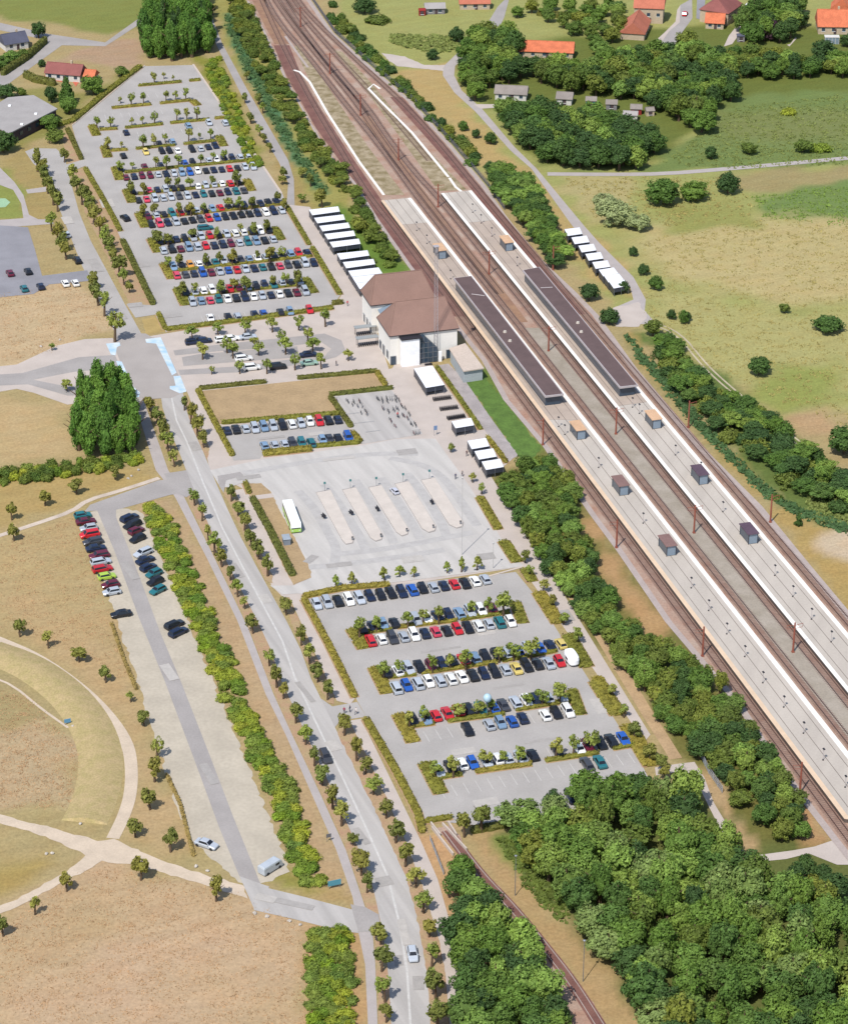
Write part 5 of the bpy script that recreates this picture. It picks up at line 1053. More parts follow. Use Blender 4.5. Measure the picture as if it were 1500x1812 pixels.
SINGLE = [(1174, 338, 'dark', 8, 5.6, 'left of three dark round trees in the meadow'), (1230, 337, 'wood', 6, 4.6, 'middle of three round trees in the meadow'), (1288, 322, 'dark', 7, 3.7, 'right of three dark round trees in the meadow'),
          (1068, 358, 'willow', 6, 4.2, 'upper pale silvery willow beside the lane'), (1096, 376, 'willow', 7.5, 5.2, 'largest pale silvery willow beside the lane'), (1128, 392, 'willow', 5, 4.0, 'lower pale silvery bush beside the lane'),
          (1464, 573, 'dark', 4.6, 4.6, 'dark dome shaped bush alone in the dry meadow'), (1343, 646, 'dark', 5, 3.2, 'dark bush alone on the green meadow'), (1387, 545, 'scrub', 3, 1.5, 'tiny bush alone in the dry meadow'), (1494, 780, 'dark', 7, 5, 'dark tree at the right edge beside the rutted track'),
          (1258, 270, 'dark', 4, 2.4, 'small dark bush in the meadow above the footpath'), (1325, 262, 'scrub', 4, 3.0, 'bright bush in the meadow above footpath'), (1396, 198, 'bright', 2.5, 3.0, 'yellow green bush in the upper meadow'), (1450, 262, 'bright', 3, 3.6, 'yellow bush right of the meadow group'), (1420, 258, 'scrub', 4, 3.4, 'green bush in the middle of the meadow group'),
          (1120, 444, 'dark', 3, 1.4, 'small dark shrub above the bend of the lane'), (1139, 476, 'dark', 3.4, 1.8, 'shrub just above the bend of lane'), (1160, 500, 'dark', 4.4, 2.1, 'larger shrub right of the bend of lane'), (1188, 556, 'dark', 3, 1.4, 'small shrub on rough grass below the bend'), (1210, 560, 'dark', 4, 1.6, 'slim shrub below the bend of the lane'),
          (1078, 558, 'dark', 4.6, 3.0, 'round bush at the end of the gravel yard'), (1042, 515, 'dark', 5.5, 3.0, 'bush between the farther platform and lane'), (1103, 508, 'dark', 3.6, 1.8, 'small bush touching the lowest bicycle shed'), (1155, 580, 'scrub', 5, 2.8, 'green tree below the gravel yard'), (1178, 602, 'dark', 5, 3.4, 'rounded dark tree below the gravel yard'),
          (1412, 918, 'conifer', 3.6, 1.2, 'small dark fir on the dry railway bank'), (1374, 880, 'scrubdome', 2, 1.5, 'low bush on the dry railway bank'), (1440, 832, 'bright', 3.5, 3.0, 'bright yellow green bush in the dark belt'),
          (645, 8, 'dark', 6, 4.2, 'dark tree at the upper edge beside the yard'), (668, 35, 'scrubdome', 4, 4.5, 'wide green bush near the upper edge'), (765, 95, 'dark', 4, 2.2, 'small dark tree casting shadow by the lane junction'), (808, 60, 'dark', 6, 2.8, 'dark tree beside the green thicket'), (620, 50, 'scrub', 4, 2.4, 'bush outside the upper yard fence'),
          (820, 222, 'dark', 3.4, 1.8, 'upper small tree on the dry slope beside lane'), (842, 236, 'dark', 3.2, 1.5, 'middle small tree on the dry slope beside lane'), (868, 244, 'dark', 4, 2.0, 'right small tree on the dry slope beside lane'),
          (1362, 52, 'purple', 7, 4.2, 'dark purple copper beech in the village gardens'), (1500, 70, 'dark', 5, 3, 'tree at the right edge below the orange roof'), (1455, 85, 'dark', 6, 4.2, 'dark tree before the orange roofed house'),
          (118, 160, 'conifer', 9, 3.2, 'dark pointed conifer in front of the red roofed house'), (122, 186, 'wood', 5.6, 3.4, 'rounded tree beside the upper car park hedge'), (165, 150, 'wood', 6.5, 4.0, 'leafy tree at the right end of red roofed house'), (90, 165, 'dark', 6, 2.4, 'slim dark tree left of the pointed conifer'),
          (68, 52, 'dark', 6, 3.0, 'dark tree beside the village road corner'), (12, 160, 'dark', 5, 3.6, 'dark bush left of flat grey roof'), (38, 162, 'scrub', 3.4, 1.8, 'small round bush above the flat grey roof'), (88, 215, 'wood', 5, 3.6, 'green tree in front of flat roofed building'), (100, 240, 'scrub', 4, 3.4, 'low tree between flat roofed building and car park'),
          (74, 111, 'dark', 2.6, 1.6, 'clipped round bush at the gable of red roofed house'), (215, 125, 'scrub', 3.6, 2.6, 'bush at the car park corner beside field'), (5, 250, 'dark', 7, 4.4, 'dark tree at the left edge below flat roof'), (20, 100, 'wood', 4.5, 3.8, 'tree behind the dark hedge at the left edge'), (40, 95, 'scrub', 3.6, 3.0, 'bush behind the dark hedge by the village road'), (0, 110, 'wood', 4.5, 4.0, 'green bush at the left picture edge'),
          (1215, 560, 'dark', 2.6, 1.2, 'tiny shrub beside slim shrub below the bend'), (655, 462, 'scrubdome', 2.0, 1.8, 'low bush behind the bicycle sheds'), (1125, 290 - 10, 'dark', 5, 3.0, 'single dark tree at the end of copse'), (634, 396, 'scrub', 5, 2.8, 'bushy tree above the first bicycle sheds'), (656, 416, 'scrub', 4.6, 2.6, 'bushy tree beside the railway above sheds'), (690, 468, 'bright', 2.2, 2.2, 'bright bush between sheds and railway'), (672, 440, 'bright', 2.6, 2.0, 'light green bush above the station roof')]
for (x, y, k, h, r, lab) in SINGLE:
    plant(x, y, k, h, r, lab, None, cat='bush' if 'bush' in lab or 'shrub' in lab else 'tree', name='bush' if 'bush' in lab or 'shrub' in lab else 'tree', clear=h * .06)

# rough grass and reeds that nobody could count
def tufts(name, px, n, h, m, label):
    poly = [tuple(P(x, y).xy) for x, y in px]
    xs = [q[0] for q in poly]; ys = [q[1] for q in poly]; pts = []
    while len(pts) < n:
        c = (random.uniform(min(xs), max(xs)), random.uniform(min(ys), max(ys)))
        if inside(c, poly):
            for _ in range(random.randint(3, 9)): pts.append((c[0] + random.gauss(0, .5), c[1] + random.gauss(0, .5), h * random.uniform(.2, .6)))
    C = np.array(pts); rng = np.random.default_rng(5)
    V, F = leaf_cards(C, np.tile([0, -.4, .8], (len(C), 1)) + rng.normal(0, .3, C.shape), np.full(len(C), h * .5), rng)
    me = bpy.data.meshes.new(name); me.from_pydata(V.tolist(), [], F.tolist()); me.materials.append(m)
    link(name, me, kind='stuff', label=label, cat='grass')
reed = leafmat('reed', [A(86, 122, 76), A(86, 122, 76)], k=1.0); rough = leafmat('rough_grass', [A(122, 138, 76), A(122, 138, 76)], k=1.3)
tufts('reeds', [(400, 25), (418, 40), (470, 150), (520, 250), (583, 343), (566, 343), (500, 250), (442, 140), (400, 45)], 2600, .7, reed, 'blue green reeds in the ditch between service road and railway')
tufts('reeds', [(1108, 592), (1150, 640), (1230, 730), (1320, 830), (1390, 890), (1500, 930), (1540, 960), (1440, 925), (1360, 885), (1240, 765), (1130, 635)], 3500, .7, reed, 'blue green reeds in the ditch east of the railway')
tufts('rough_grass', [(1170, 290), (1300, 190), (1560, 160), (1560, 290), (1300, 298)], 7000, .42, rough, 'tall rough green grass of the upper right meadow')
tufts('rough_grass', [(690, 62), (800, 65), (812, 90), (770, 95), (690, 78)], 1500, .9, rough, 'dense green thicket above the lane junction')
tufts('rough_grass', [(1420, 870), (1540, 890), (1540, 940), (1440, 920)], 1500, .6, rough, 'rough grass at the right edge beside the wheel ruts')
tufts('rough_grass', [(1330, 350), (1540, 320), (1540, 400), (1480, 400), (1350, 385)], 1800, .4, leafmat('fresh_grass', [A(122, 152, 70), A(122, 152, 70)], k=1.2), 'fresh green grass patch at the right meadow edge')
tufts('rough_grass', [(880, 1485), (925, 1482), (1010, 1610), (1000, 1640), (940, 1580)], 1500, .6, leafmat('fresh_weeds', [A(104, 124, 58), A(104, 124, 58)], k=1.2), 'green weeds on the bank beside the old line')

drytuft = leafmat('dry_tufts', [A(190, 162, 126), A(190, 162, 126)], k=1.12); greentuft = leafmat('meadow_tufts', [A(168, 162, 102), A(168, 162, 102)], k=1.15)
tufts('dry_grass', [(0, 1640), (180, 1525), (420, 1585), (535, 1640), (540, 1850), (0, 1850)], 9000, .2, drytuft, 'dry grass tufts of the big field at the bottom left')
tufts('dry_grass', [(0, 1220), (60, 1240), (140, 1330), (130, 1430), (0, 1430)], 3500, .2, drytuft, 'dry grass tufts inside the round field')
tufts('dry_grass', [(0, 960), (135, 915), (170, 1000), (230, 1210), (60, 1120), (0, 1110)], 3500, .2, drytuft, 'dry grass tufts of the field left of strip car park')
tufts('dry_grass', [(0, 520), (150, 500), (200, 580), (60, 630), (0, 640)], 2500, .2, drytuft, 'dry grass tufts of the field above the western road')
tufts('meadow_grass', [(1130, 430), (1300, 390), (1540, 390), (1540, 780), (1440, 730), (1260, 670), (1150, 560)], 9000, .3, greentuft, 'tufted dry meadow grass right of the lane')
tufts('meadow_grass', [(990, 315), (1300, 315), (1340, 380), (1200, 400), (1060, 390)], 2500, .38, greentuft, 'tufted meadow grass below the footpath')
# ------------------------------------------------------------------ hedges
def hedge(px, w, h, label, m=None, group='clipped hedges', name='hedge', sm=0):
    pts = [P(x, y) for x, y in px]
    if sm: pts = smooth_line(pts, sm)
    pts = resample(pts, .6); o = pts[0].copy(); N = normals(pts); mb = MB()
    prof = [(-.5, 0), (-.5, .75), (-.34, 1), (.34, 1), (.5, .75), (.5, 0)]
    rings = []
    for i, (p, n) in enumerate(zip(pts, N)):
        k = .55 if i in (0, len(pts) - 1) else 1
        rings.append([(p - o) + n * (a * w * random.uniform(.85, 1.15) * k) + Vector((0, 0, b * h * random.uniform(.85, 1.12) * (k if b else 1))) for a, b in prof])
    for r0, r1 in zip(rings[:-1], rings[1:]):
        mb.add(r0 + r1, [(j, j + 1, j + 7, j + 6) for j in range(5)])
    mb.add(rings[0], [(0, 1, 2, 3, 4, 5)]); mb.add(rings[-1], [(5, 4, 3, 2, 1, 0)])
    rng = np.random.default_rng(len(pts)); nl = int(len(pts) * 11 * max(w, 1))
    ii = rng.integers(0, len(pts) - 1, nl); A_ = np.array([tuple(p - o) for p in pts]); NN = np.array([tuple(n) for n in N])
    side = rng.uniform(-.56, .56, nl); z = np.where(np.abs(side) > .4, rng.uniform(.2, 1, nl), rng.uniform(.95, 1.12, nl)) * h
    C = A_[ii] + (A_[ii + 1] - A_[ii]) * rng.random((nl, 1)) + NN[ii] * (side * w)[:, None]; C[:, 2] = z
    V, F = leaf_cards(C, np.stack([NN[ii][:, 0] * side, NN[ii][:, 1] * side, np.full(nl, .6)], 1), np.full(nl, .17), rng)
    mb.add(V.tolist(), F.tolist())
    ob = mb.build(name, m or L_HEDGE, label=label, cat='hedge', group=group); ob.location = o
    if m is None:
        mb = MB(); ribbon_pts([p - o for p in pts], w + .7, .12, mb, thick=.12); mb.build('soil_bed', soil, ob)
    return ob
def H(f, *pts): return [f(*p) for p in pts]
HN = [  # upper car park: (row number, side word, points, width, f)
    (1, [((735, 458), (965, 437)), ((1005, 432), (1065, 427))], A1), (2, [((595, 577), (805, 557)), ((850, 552), (1015, 535))], A1), (3, [((530, 692), (625, 686)), ((665, 682), (865, 662)), ((905, 657), (1115, 637)), ((1140, 632), (1195, 627))], A1),
    (4, [((590, 803), (680, 797)), ((722, 793), (930, 773)), ((975, 768), (1150, 750))], A1), (5, [((70, 192), (820, 118))], A5), (6, [((150, 322), (790, 258))], A5), (7, [((215, 470), (1045, 380))], A5), (8, [((300, 617), (960, 545))], A5), (9, [((375, 785), (1205, 695))], A5), (10, [((450, 937), (1140, 868))], A5)]
for rn, segs, f in HN:
    for k, s in enumerate(segs):
        wh = '' if len(segs) == 1 else f', {ORD[k+1]} piece from the left'
        hedge(H(f, *s), 1.3, .75, f'low clipped hedge of the {ORD[rn]} row in upper car park{wh}')
CAPS = [((1022, 535), (1052, 562), 2.4, A1, 'right end of second'), ((490, 668), (515, 722), 2.6, A1, 'left end of third'), ((555, 780), (575, 838), 2.6, A1, 'left end of fourth'), ((1162, 725), (1190, 778), 2.4, A1, 'right end of fourth'),
        ((18, 160), (45, 235), 2.8, A5, 'left end of fifth'), ((840, 105), (872, 150), 2.0, A5, 'right end of fifth'), ((85, 295), (120, 372), 2.8, A5, 'left end of sixth'), ((805, 235), (838, 302), 2.4, A5, 'right end of sixth'), ((160, 435), (200, 522), 2.8, A5, 'left end of seventh'),
        ((232, 590), (275, 672), 2.8, A5, 'left end of eighth'), ((972, 525), (1015, 598), 2.6, A5, 'right end of eighth'), ((310, 740), (360, 832), 2.8, A5, 'left end of ninth'), ((392, 890), (440, 992), 2.8, A5, 'left end of tenth'), ((1155, 830), (1210, 918), 2.8, A5, 'right end of tenth')]
for a, b, w, f, nm in CAPS:
    hedge(H(f, a, b), w, .65, f'wide shrub bed at the {nm} hedge row, upper car park', group='shrub beds at row ends', name='shrub_bed')
hedge([A5(1050, 400), A5(1185, 628)], 1.3, .9, 'hedge along the promenade edge of upper car park, upper piece')
hedge([A5(1200, 645), A5(1370, 928)], 1.4, .9, 'hedge along the promenade edge of upper car park, lower piece')
hedge([A5(322, 1142), A5(700, 1095), A5(1330, 1010)], 1.5, 1.0, 'long hedge along the bottom of upper car park')
hedge([A5(275, 1045), A5(318, 1140)], 1.3, 1.0, 'short hedge at the lower left corner of upper car park')
hedge([A5(1320, 985), A5(1390, 978)], 1.6, 1.1, 'dark short hedge beside the station promenade', L_HEDGED)
hedge([A5(60, 605), A5(245, 990)], 1.7, 1.1, 'tall hedge between dead-end road and upper car park, lower piece', L_HEDGED)
hedge([A1(455, 900), A1(560, 1080), A1(640, 1230)], 1.5, .9, 'hedge between dead-end road and upper car park, middle piece')
hedge([A1(360, 690), A1(435, 850)], 1.5, 1.0, 'hedge between dead-end road and upper car park, upper piece', L_HEDGED)
hedge([A1(745, 358), A1(560, 500), A1(390, 645), A1(310, 672)], 2.0, 1.1, 'olive hedge along the slanted corner of upper car park')
hedge([NW(280, 660), NW(400, 720), NW(620, 760)], 2.2, 2.2, 'dark clipped hedge in front of red roofed house', L_HEDGED)
hedge([NW(30, 650), NW(300, 470), NW(510, 280)], 2.0, 2.2, 'dark hedge along the village road at the left edge', L_HEDGED)
# lawn and middle car park
for q, lab in (([(352, 689), (472, 677)], 'hedge on top of dry lawn, left piece'), ([(526, 671), (667, 658)], 'hedge on top of dry lawn, right piece'), ([(667, 660), (682, 683)], 'short hedge at the right end of dry lawn'), ([(583, 700), (695, 688)], 'hedge between dry lawn and bicycle yard'),
               ([(584, 703), (622, 757)], 'hedge between middle car park and bicycle yard'), ([(392, 750), (602, 733)], 'hedge between dry lawn and middle car park'), ([(553, 792), (638, 784)], 'thin hedge at the bottom right of middle car park'), ([(623, 766), (638, 783)], 'short hedge at the right end of middle car park'), ([(350, 691), (380, 748), (412, 808)], 'long hedge left of dry lawn and middle car park')):
    hedge(q, 1.4, .9, lab, L_HEDGED if 'top' in lab or 'yard' in lab else L_HEDGE)
hedge([(465, 805), (552, 796)], 2.2, 1.1, 'thick green hedge at the bottom left of middle car park')
hedge([B1(172, 268), B1(255, 420), B1(358, 622)], 1.6, 1.2, 'dark hedge beside the grass island of the bus station', L_HEDGED)
hedge([B1(140, 195), B1(160, 245)], 1.2, .9, 'tiny hedge at the top of the grass island')
# lower car park
hedge([B2(45, 215), B2(240, 175), B2(470, 155)], 1.6, .9, 'hedge along the top of lower car park')
hedge([B2(48, 225), B2(165, 440), B2(300, 710)], 1.4, .9, 'hedge between pavement and lower car park, upper piece')
hedge([B3(75, 260), B3(215, 500), B3(330, 720), (748, 1475)], 1.5, .9, 'hedge between pavement and lower car park, lower piece')
for i, (segs, f, cl, crr) in enumerate((([((350, 390), (480, 372)), ((505, 365), (800, 330)), ((815, 327), (1060, 290))], B2, ((285, 370), (345, 470)), ((1085, 240), (1125, 345))), ([((465, 610), (600, 595)), ((625, 590), (1000, 535)), ((1020, 530), (1290, 480))], B2, ((395, 560), (460, 690)), None),
                                  ([((300, 295), (415, 280)), ((475, 270), (755, 235)), ((808, 215), (1080, 170))], B3, ((235, 235), (310, 375)), ((1085, 115), (1130, 240))), ([((430, 548), (550, 530)), ((612, 520), (890, 480)), ((955, 465), (1220, 425)), ((1285, 405), (1400, 385))], B3, ((365, 475), (445, 628)), None))):
    for k, s in enumerate(segs): hedge(H(f, *s), 1.3, .7, f'low hedge of island {ORD[i+1]} from the top, lower car park, {ORD[k+1]} piece')
    hedge(H(f, *cl), 2.8, .6, f'shrub bed at the left end of {ORD[i+1]} island, lower car park', group='shrub beds at row ends', name='shrub_bed')
    if crr: hedge(H(f, *crr), 2.4, .6, f'shrub bed at the right end of {ORD[i+1]} island, lower car park', group='shrub beds at row ends', name='shrub_bed')
BED = [([(848, 880), (882, 938)], 2.0), ([(890, 958), (915, 996)], 2.6), ([(928, 1008), (942, 1030)], 2.4), ([B2(1200, 190), B2(1300, 345)], 3.0), ([B2(1345, 400), B2(1440, 560)], 3.0), ([B2(1490, 610), B3(1220, 80)], 2.4), ([B3(1205, 70), B3(1315, 240)], 3.4), ([B3(1360, 290), B3(1480, 490)], 3.4)]
for i, (q, w) in enumerate(BED):
    hedge(q, w, .6, f'shrub bed between lower car park and promenade, {ORD[i+1]} from the top', group='promenade shrub beds', name='shrub_bed')
hedge([B3(365, 765), B3(440, 755), B3(500, 742)], 1.2, .9, 'short hedge at the bottom left of lower car park'); hedge([B3(590, 812), B3(720, 790), B3(800, 770)], 1.8, 1.0, 'dark hedge along the bottom of lower car park', L_HEDGED)
hedge([SS(415, 290), SS(640, 600), SS(840, 890), SS(865, 930)], 1.1, .9, 'thin hedge along the service path below station'); hedge([SS(935, 1010), SS(1130, 1270)], 1.1, .9, 'thin hedge behind the lowest bicycle sheds')
hedge([HC(330, 160), HC(550, 190)], 2.0, 1.6, 'dark hedge in the village garden', L_HEDGED); hedge([HA(560, 165), HA(800, 190), HA(1190, 215)], 2.4, 1.8, 'dark hedge above the village meadow', L_HEDGED)
hedge([B5(490, 60), B5(545, 220), B5(600, 350)], .7, .5, 'weedy strip along the strip car park, upper piece', leafmat('weeds', [A(168, 152, 96), A(150, 142, 84)], k=1.2), name='weed_strip'); hedge([B5(730, 720), B5(790, 850), B5(850, 1080)], .7, .5, 'weedy strip along the strip car park, lower piece', MATS['weeds'], name='weed_strip')

# ------------------------------------------------------------------ cars
def paint():
    m = bpy.data.materials.new('car_paint'); m.use_nodes = True; n = m.node_tree; b = n.nodes['Principled BSDF']
    oi = n.nodes.new('ShaderNodeObjectInfo'); n1 = n.nodes.new('ShaderNodeTexNoise'); n1.inputs['Scale'].default_value = 2.5
    r = n.nodes.new('ShaderNodeMapRange'); r.inputs[3].default_value = .9; r.inputs[4].default_value = 1.08; n.links.new(n1.outputs[0], r.inputs[0])
    ml = n.nodes.new('ShaderNodeVectorMath'); ml.operation = 'SCALE'; n.links.new(oi.outputs['Color'], ml.inputs[0]); n.links.new(r.outputs[0], ml.inputs['Scale'])
    n.links.new(ml.outputs[0], b.inputs['Base Color']); b.inputs['Roughness'].default_value = .32; b.inputs['Metallic'].default_value = .15; b.inputs['Specular IOR Level'].default_value = .45
    b.inputs['Coat Weight'].default_value = .35; b.inputs['Coat Roughness'].default_value = .12
    return m
PAINT = paint()
CGLASS = plain('car_glass', (.012, .014, .02), .18, 0, .5)
TYRE = plain('tyre', (.02, .02, .02), .9); RIM = plain('wheel_rim', (.4, .4, .42), .4, .6)
LAMPW = plain('headlight', (.6, .6, .6), .2); LAMPR = plain('tail_light', (.25, .01, .01), .3)
# station profile along x: (x, half width, sill z, belt z); cabin: (x at belt, x at roof)
CARS = {'hatchback': dict(L=4.0, W=1.72, H=1.46, hood=1.02, deck=.10, ws=.62, rw=.38, belt=.92), 'saloon car': dict(L=4.55, W=1.78, H=1.43, hood=1.15, deck=.72, ws=.72, rw=.55, belt=.90),
        'estate car': dict(L=4.6, W=1.78, H=1.48, hood=1.12, deck=.06, ws=.68, rw=.30, belt=.92), 'people carrier': dict(L=4.5, W=1.82, H=1.68, hood=.85, deck=.05, ws=.72, rw=.22, belt=1.02)}
def car_parts(c):
    L, W, Hh = c['L'], c['W'], c['H']; x0, x1 = -L / 2, L / 2; hw = W / 2; bz = c['belt']
    cf, cb = x1 - c['hood'], x0 + c['deck']; rf, rb = cf - c['ws'], cb + c['rw']
    mb = MB()
    st_ = [(x0, .80, .34, bz - .14), (x0 + .12, .96, .24, bz - .02), (cb + .02, 1.0, .22, bz), (rb, 1.0, .22, bz), (rf, 1.0, .22, bz), (cf, 1.0, .22, bz - .01), (x1 - .35, .97, .22, bz - .14), (x1 - .06, .88, .26, bz - .22), (x1, .76, .36, bz - .32)]
    rings = []
    for x, k, s0, s1 in st_:
        w = hw * k; mid = (s0 + s1) / 2
        rings.append([(x, -w * .94, s0), (x, -w, mid), (x, -w * .985, s1 - .09), (x, -w * .86, s1), (x, w * .86, s1), (x, w * .985, s1 - .09), (x, w, mid), (x, w * .94, s0)])
    for a, b in zip(rings[:-1], rings[1:]): mb.add(a + b, [(j, j + 8, (j + 1) % 8 + 8, (j + 1) % 8) for j in range(8)])
    mb.add(rings[0], [tuple(range(8))]); mb.add(rings[-1], [tuple(range(7, -1, -1))])
    # cabin
    bw, tw = hw * .90, hw * .70
    B_ = [(cb, -bw, bz - .02), (cf, -bw, bz - .02), (cf, bw, bz - .02), (cb, bw, bz - .02)]
    T = [(rb, -tw, Hh - .05), (rf, -tw, Hh - .05), (rf, tw, Hh - .05), (rb, tw, Hh - .05)]
    T2 = [(rb + .15, -tw + .12, Hh), (rf - .2, -tw + .12, Hh), (rf - .2, tw - .12, Hh), (rb + .15, tw - .12, Hh)]
    mb.add(B_ + T + T2, [(0, 1, 5, 4), (1, 2, 6, 5), (2, 3, 7, 6), (3, 0, 4, 7), (4, 5, 9, 8), (5, 6, 10, 9), (6, 7, 11, 10), (7, 4, 8, 11), (8, 9, 10, 11)])
    for s in (-1, 1): mb.box((cf - .25, s * (hw + .06), bz + .06), (.16, .16, .12))
    body = mb.mesh('body'); body.materials.append(PAINT)
    V3 = lambda q: Vector(q)
    def pane(a, b, c_, d, nm, e=.012, k0=.06, k1=.94, k2=.08, k3=.92):
        a, b, c_, d = map(V3, (a, b, c_, d)); nrm = (b - a).cross(d - a).normalized() * e
        f = lambda u, v: a.lerp(b, u).lerp(d.lerp(c_, u), v) + nrm
        m2 = MB(); m2.quad(f(k0, k2), f(k1, k2), f(k1, k3), f(k0, k3)); me = m2.mesh(nm); me.materials.append(CGLASS); return me
    parts = [('body', body, (0, 0, 0)), ('windscreen', pane(B_[1], B_[2], T[2], T[1], 'windscreen'), (0, 0, 0)), ('rear_window', pane(B_[3], B_[0], T[0], T[3], 'rear_window'), (0, 0, 0)),
             ('side_window', pane(B_[0], B_[1], T[1], T[0], 'side_window', k2=.14, k3=.9), (0, 0, 0)), ('side_window', pane(B_[2], B_[3], T[3], T[2], 'side_window', k2=.14, k3=.9), (0, 0, 0))]
    wm = MB(); wm.tube((0, -.11, 0), (0, .11, 0), .31, .31, 10); wh = wm.mesh('wheel'); wh.materials.append(TYRE)
    for sx in (x0 + .75, x1 - .82):
        for sy in (-1, 1): parts.append(('wheel', wh, (sx, sy * (hw - .1), .31)))
    return parts
CP = {k: car_parts(v) for k, v in CARS.items()}
CC = {'k': ('black', (.012, .013, .017)), 'n': ('dark blue', (.012, .02, .05)), 'g': ('dark grey', (.05, .052, .06)), 's': ('silver', (.40, .43, .47)), 'w': ('white', (.78, .77, .74)), 'r': ('red', (.50, .018, .025)), 'm': ('maroon', (.12, .012, .03)),
      'b': ('bright blue', (.02, .09, .36)), 't': ('teal', (.02, .14, .16)), 'y': ('yellow', (.62, .48, .14)), 'o': ('orange', (.62, .28, .04)), 'l': ('lime green', (.34, .48, .06)), 'c': ('light blue', (.18, .27, .38)), 'p': ('pinkish red', (.55, .05, .09)), 'v': ('pale green', (.30, .45, .36))}
WEI = ['hatchback'] * 5 + ['saloon car'] * 2 + ['estate car'] * 3 + ['people carrier']
ALL = []   # (position, heading, colour code, kind, where)
def dir_at(a, b): v = P(*b) - P(*a); return math.atan2(v.y, v.x)
def car_row(f, a, b, codes, where, heading=None, flip=None):
    """cars at equal spacing from a to b"""
    n = len(codes); A0, B0 = P(*f(*a), .7), P(*f(*b), .7); ang = math.atan2((B0 - A0).y, (B0 - A0).x) - math.pi / 2
    k = 0
    for i, c in enumerate(codes):
        if c == '.': continue
        p = A0.lerp(B0, i / max(1, n - 1)); k += 1
        p = p + Vector((math.sin(ang), -math.cos(ang), 0)) * 0 + Vector((math.cos(ang), math.sin(ang), 0)) * random.uniform(-.25, .25)
        ALL.append((p, ang + (math.pi if random.random() < .5 else 0) + R(random.uniform(-1.5, 1.5)), c, random.choice(WEI), f'{ORD[k]} from left, {where}'))
def car_pts(f, pts, where, ref):
    ang = dir_at(f(*ref[0]), f(*ref[1])) - math.pi / 2
    for k, (x, y, c) in enumerate(pts):
        ALL.append((P(*f(x, y), .7), ang + (math.pi if random.random() < .5 else 0) + R(random.uniform(-1.5, 1.5)), c, random.choice(WEI), f'{ORD[k+1]} from left, {where}'))
car_row(B2, (112, 245), (940, 125), 'sskwsnkknbksnrkws', 'top row of the lower car park')
car_row(B2, (332, 362), (970, 265), 'knck.swnncswm', 'upper side of first island, lower car park')
car_row(B2, (378, 426), (1063, 330), 'rwgswnpkrkwstw', 'lower side of first island, lower car park')
car_row(B2, (455, 580), (1310, 440), 'kwskmnkrckksbsbny', 'upper side of second island, lower car park')
car_row(B2, (500, 655), (1303, 525), 'sbswswwknksykksr', 'lower side of second island, lower car park')
SREF = ((500, 655), (1303, 525))
car_pts(B3, [(305, 255, 'k'), (370, 250, 'c'), (420, 238, 'r'), (475, 225, 'r'), (530, 215, 'r'), (580, 205, 'k'), (640, 200, 't'), (700, 195, 'b'), (750, 185, 'g'), (810, 172, 's'), (865, 165, 'w'), (908, 155, 'n'), (970, 150, 's'), (1035, 140, 's')], 'upper side of third island, lower car park', SREF)
car_pts(B3, [(575, 305, 'k'), (680, 282, 's'), (737, 273, 'c'), (793, 266, 'b'), (845, 250, 'n'), (955, 235, 'w'), (1010, 225, 'k'), (1068, 215, 'w')], 'lower side of third island, lower car park', SREF)
car_pts(B3, [(435, 510, 's'), (490, 490, 'k'), (548, 475, 'w'), (600, 470, 'b'), (665, 460, 's'), (722, 450, 'w'), (772, 448, 's'), (835, 440, 's'), (895, 432, 'k'), (1015, 410, 'k'), (1120, 395, 'w'), (1165, 385, 'm'), (1230, 375, 'k'), (1280, 360, 'k'), (1340, 352, 'b')], 'upper side of fourth island, lower car park', SREF)
car_pts(B3, [(1160, 475, 'g'), (1225, 465, 't')], 'lower side of fourth island, lower car park', SREF)
car_pts(B3, [(30 + 5, 800, 'n'), ] and [(1085, 636, 'n')], 'half hidden by trees at bottom of lower car park', SREF)
car_row(A8, (505, 670), (1158, 605), 'nksscskwswrkn', 'upper row of the middle car park')
car_pts(A8, [(727, 760, 'c'), (787, 756, 's'), (845, 750, 's'), (893, 746, 'g'), (947, 744, 't'), (1003, 742, 't'), (1070, 728, 'c'), (1110, 722, 'g'), (1163, 720, 'k'), (1220, 712, 'b')], 'lower row of the middle car park', ((505, 670), (1158, 605)))
def car_free(f, pts, ang_deg):
    for x, y, c, kind, lab, *a in pts:
        ALL.append((P(*f(x, y), .7), R(a[0] if a else ang_deg), c, kind, lab))
car_free(A8, [(310, 148, 'n', 'estate car', 'parked at the left end of the station forecourt'), (372, 140, 'n', 'hatchback', 'second at the left end of the station forecourt'), (478, 135, 'w', 'hatchback', 'parked under forecourt trees, left of pair'), (530, 128, 'w', 'saloon car', 'parked under forecourt trees, right of pair'),
              (630, 118, 's', 'saloon car', 'beside the forecourt hedge'), (605, 245, 'w', 'estate car', 'waiting on the forecourt middle island'), (652, 300, 'w', 'people carrier', 'waiting at the forecourt lawn kerb'), (805, 295, 'k', 'people carrier', 'waiting at the forecourt lawn kerb'), (985, 222, 'n', 'saloon car', 'at the forecourt turning loop'), (990, 272, 'v', 'saloon car', 'at the forecourt kerb near the loop')], 15)
WREF = ((175, 228), (368, 738))
sd = dir_at(B4(150, 205), B4(345, 745))
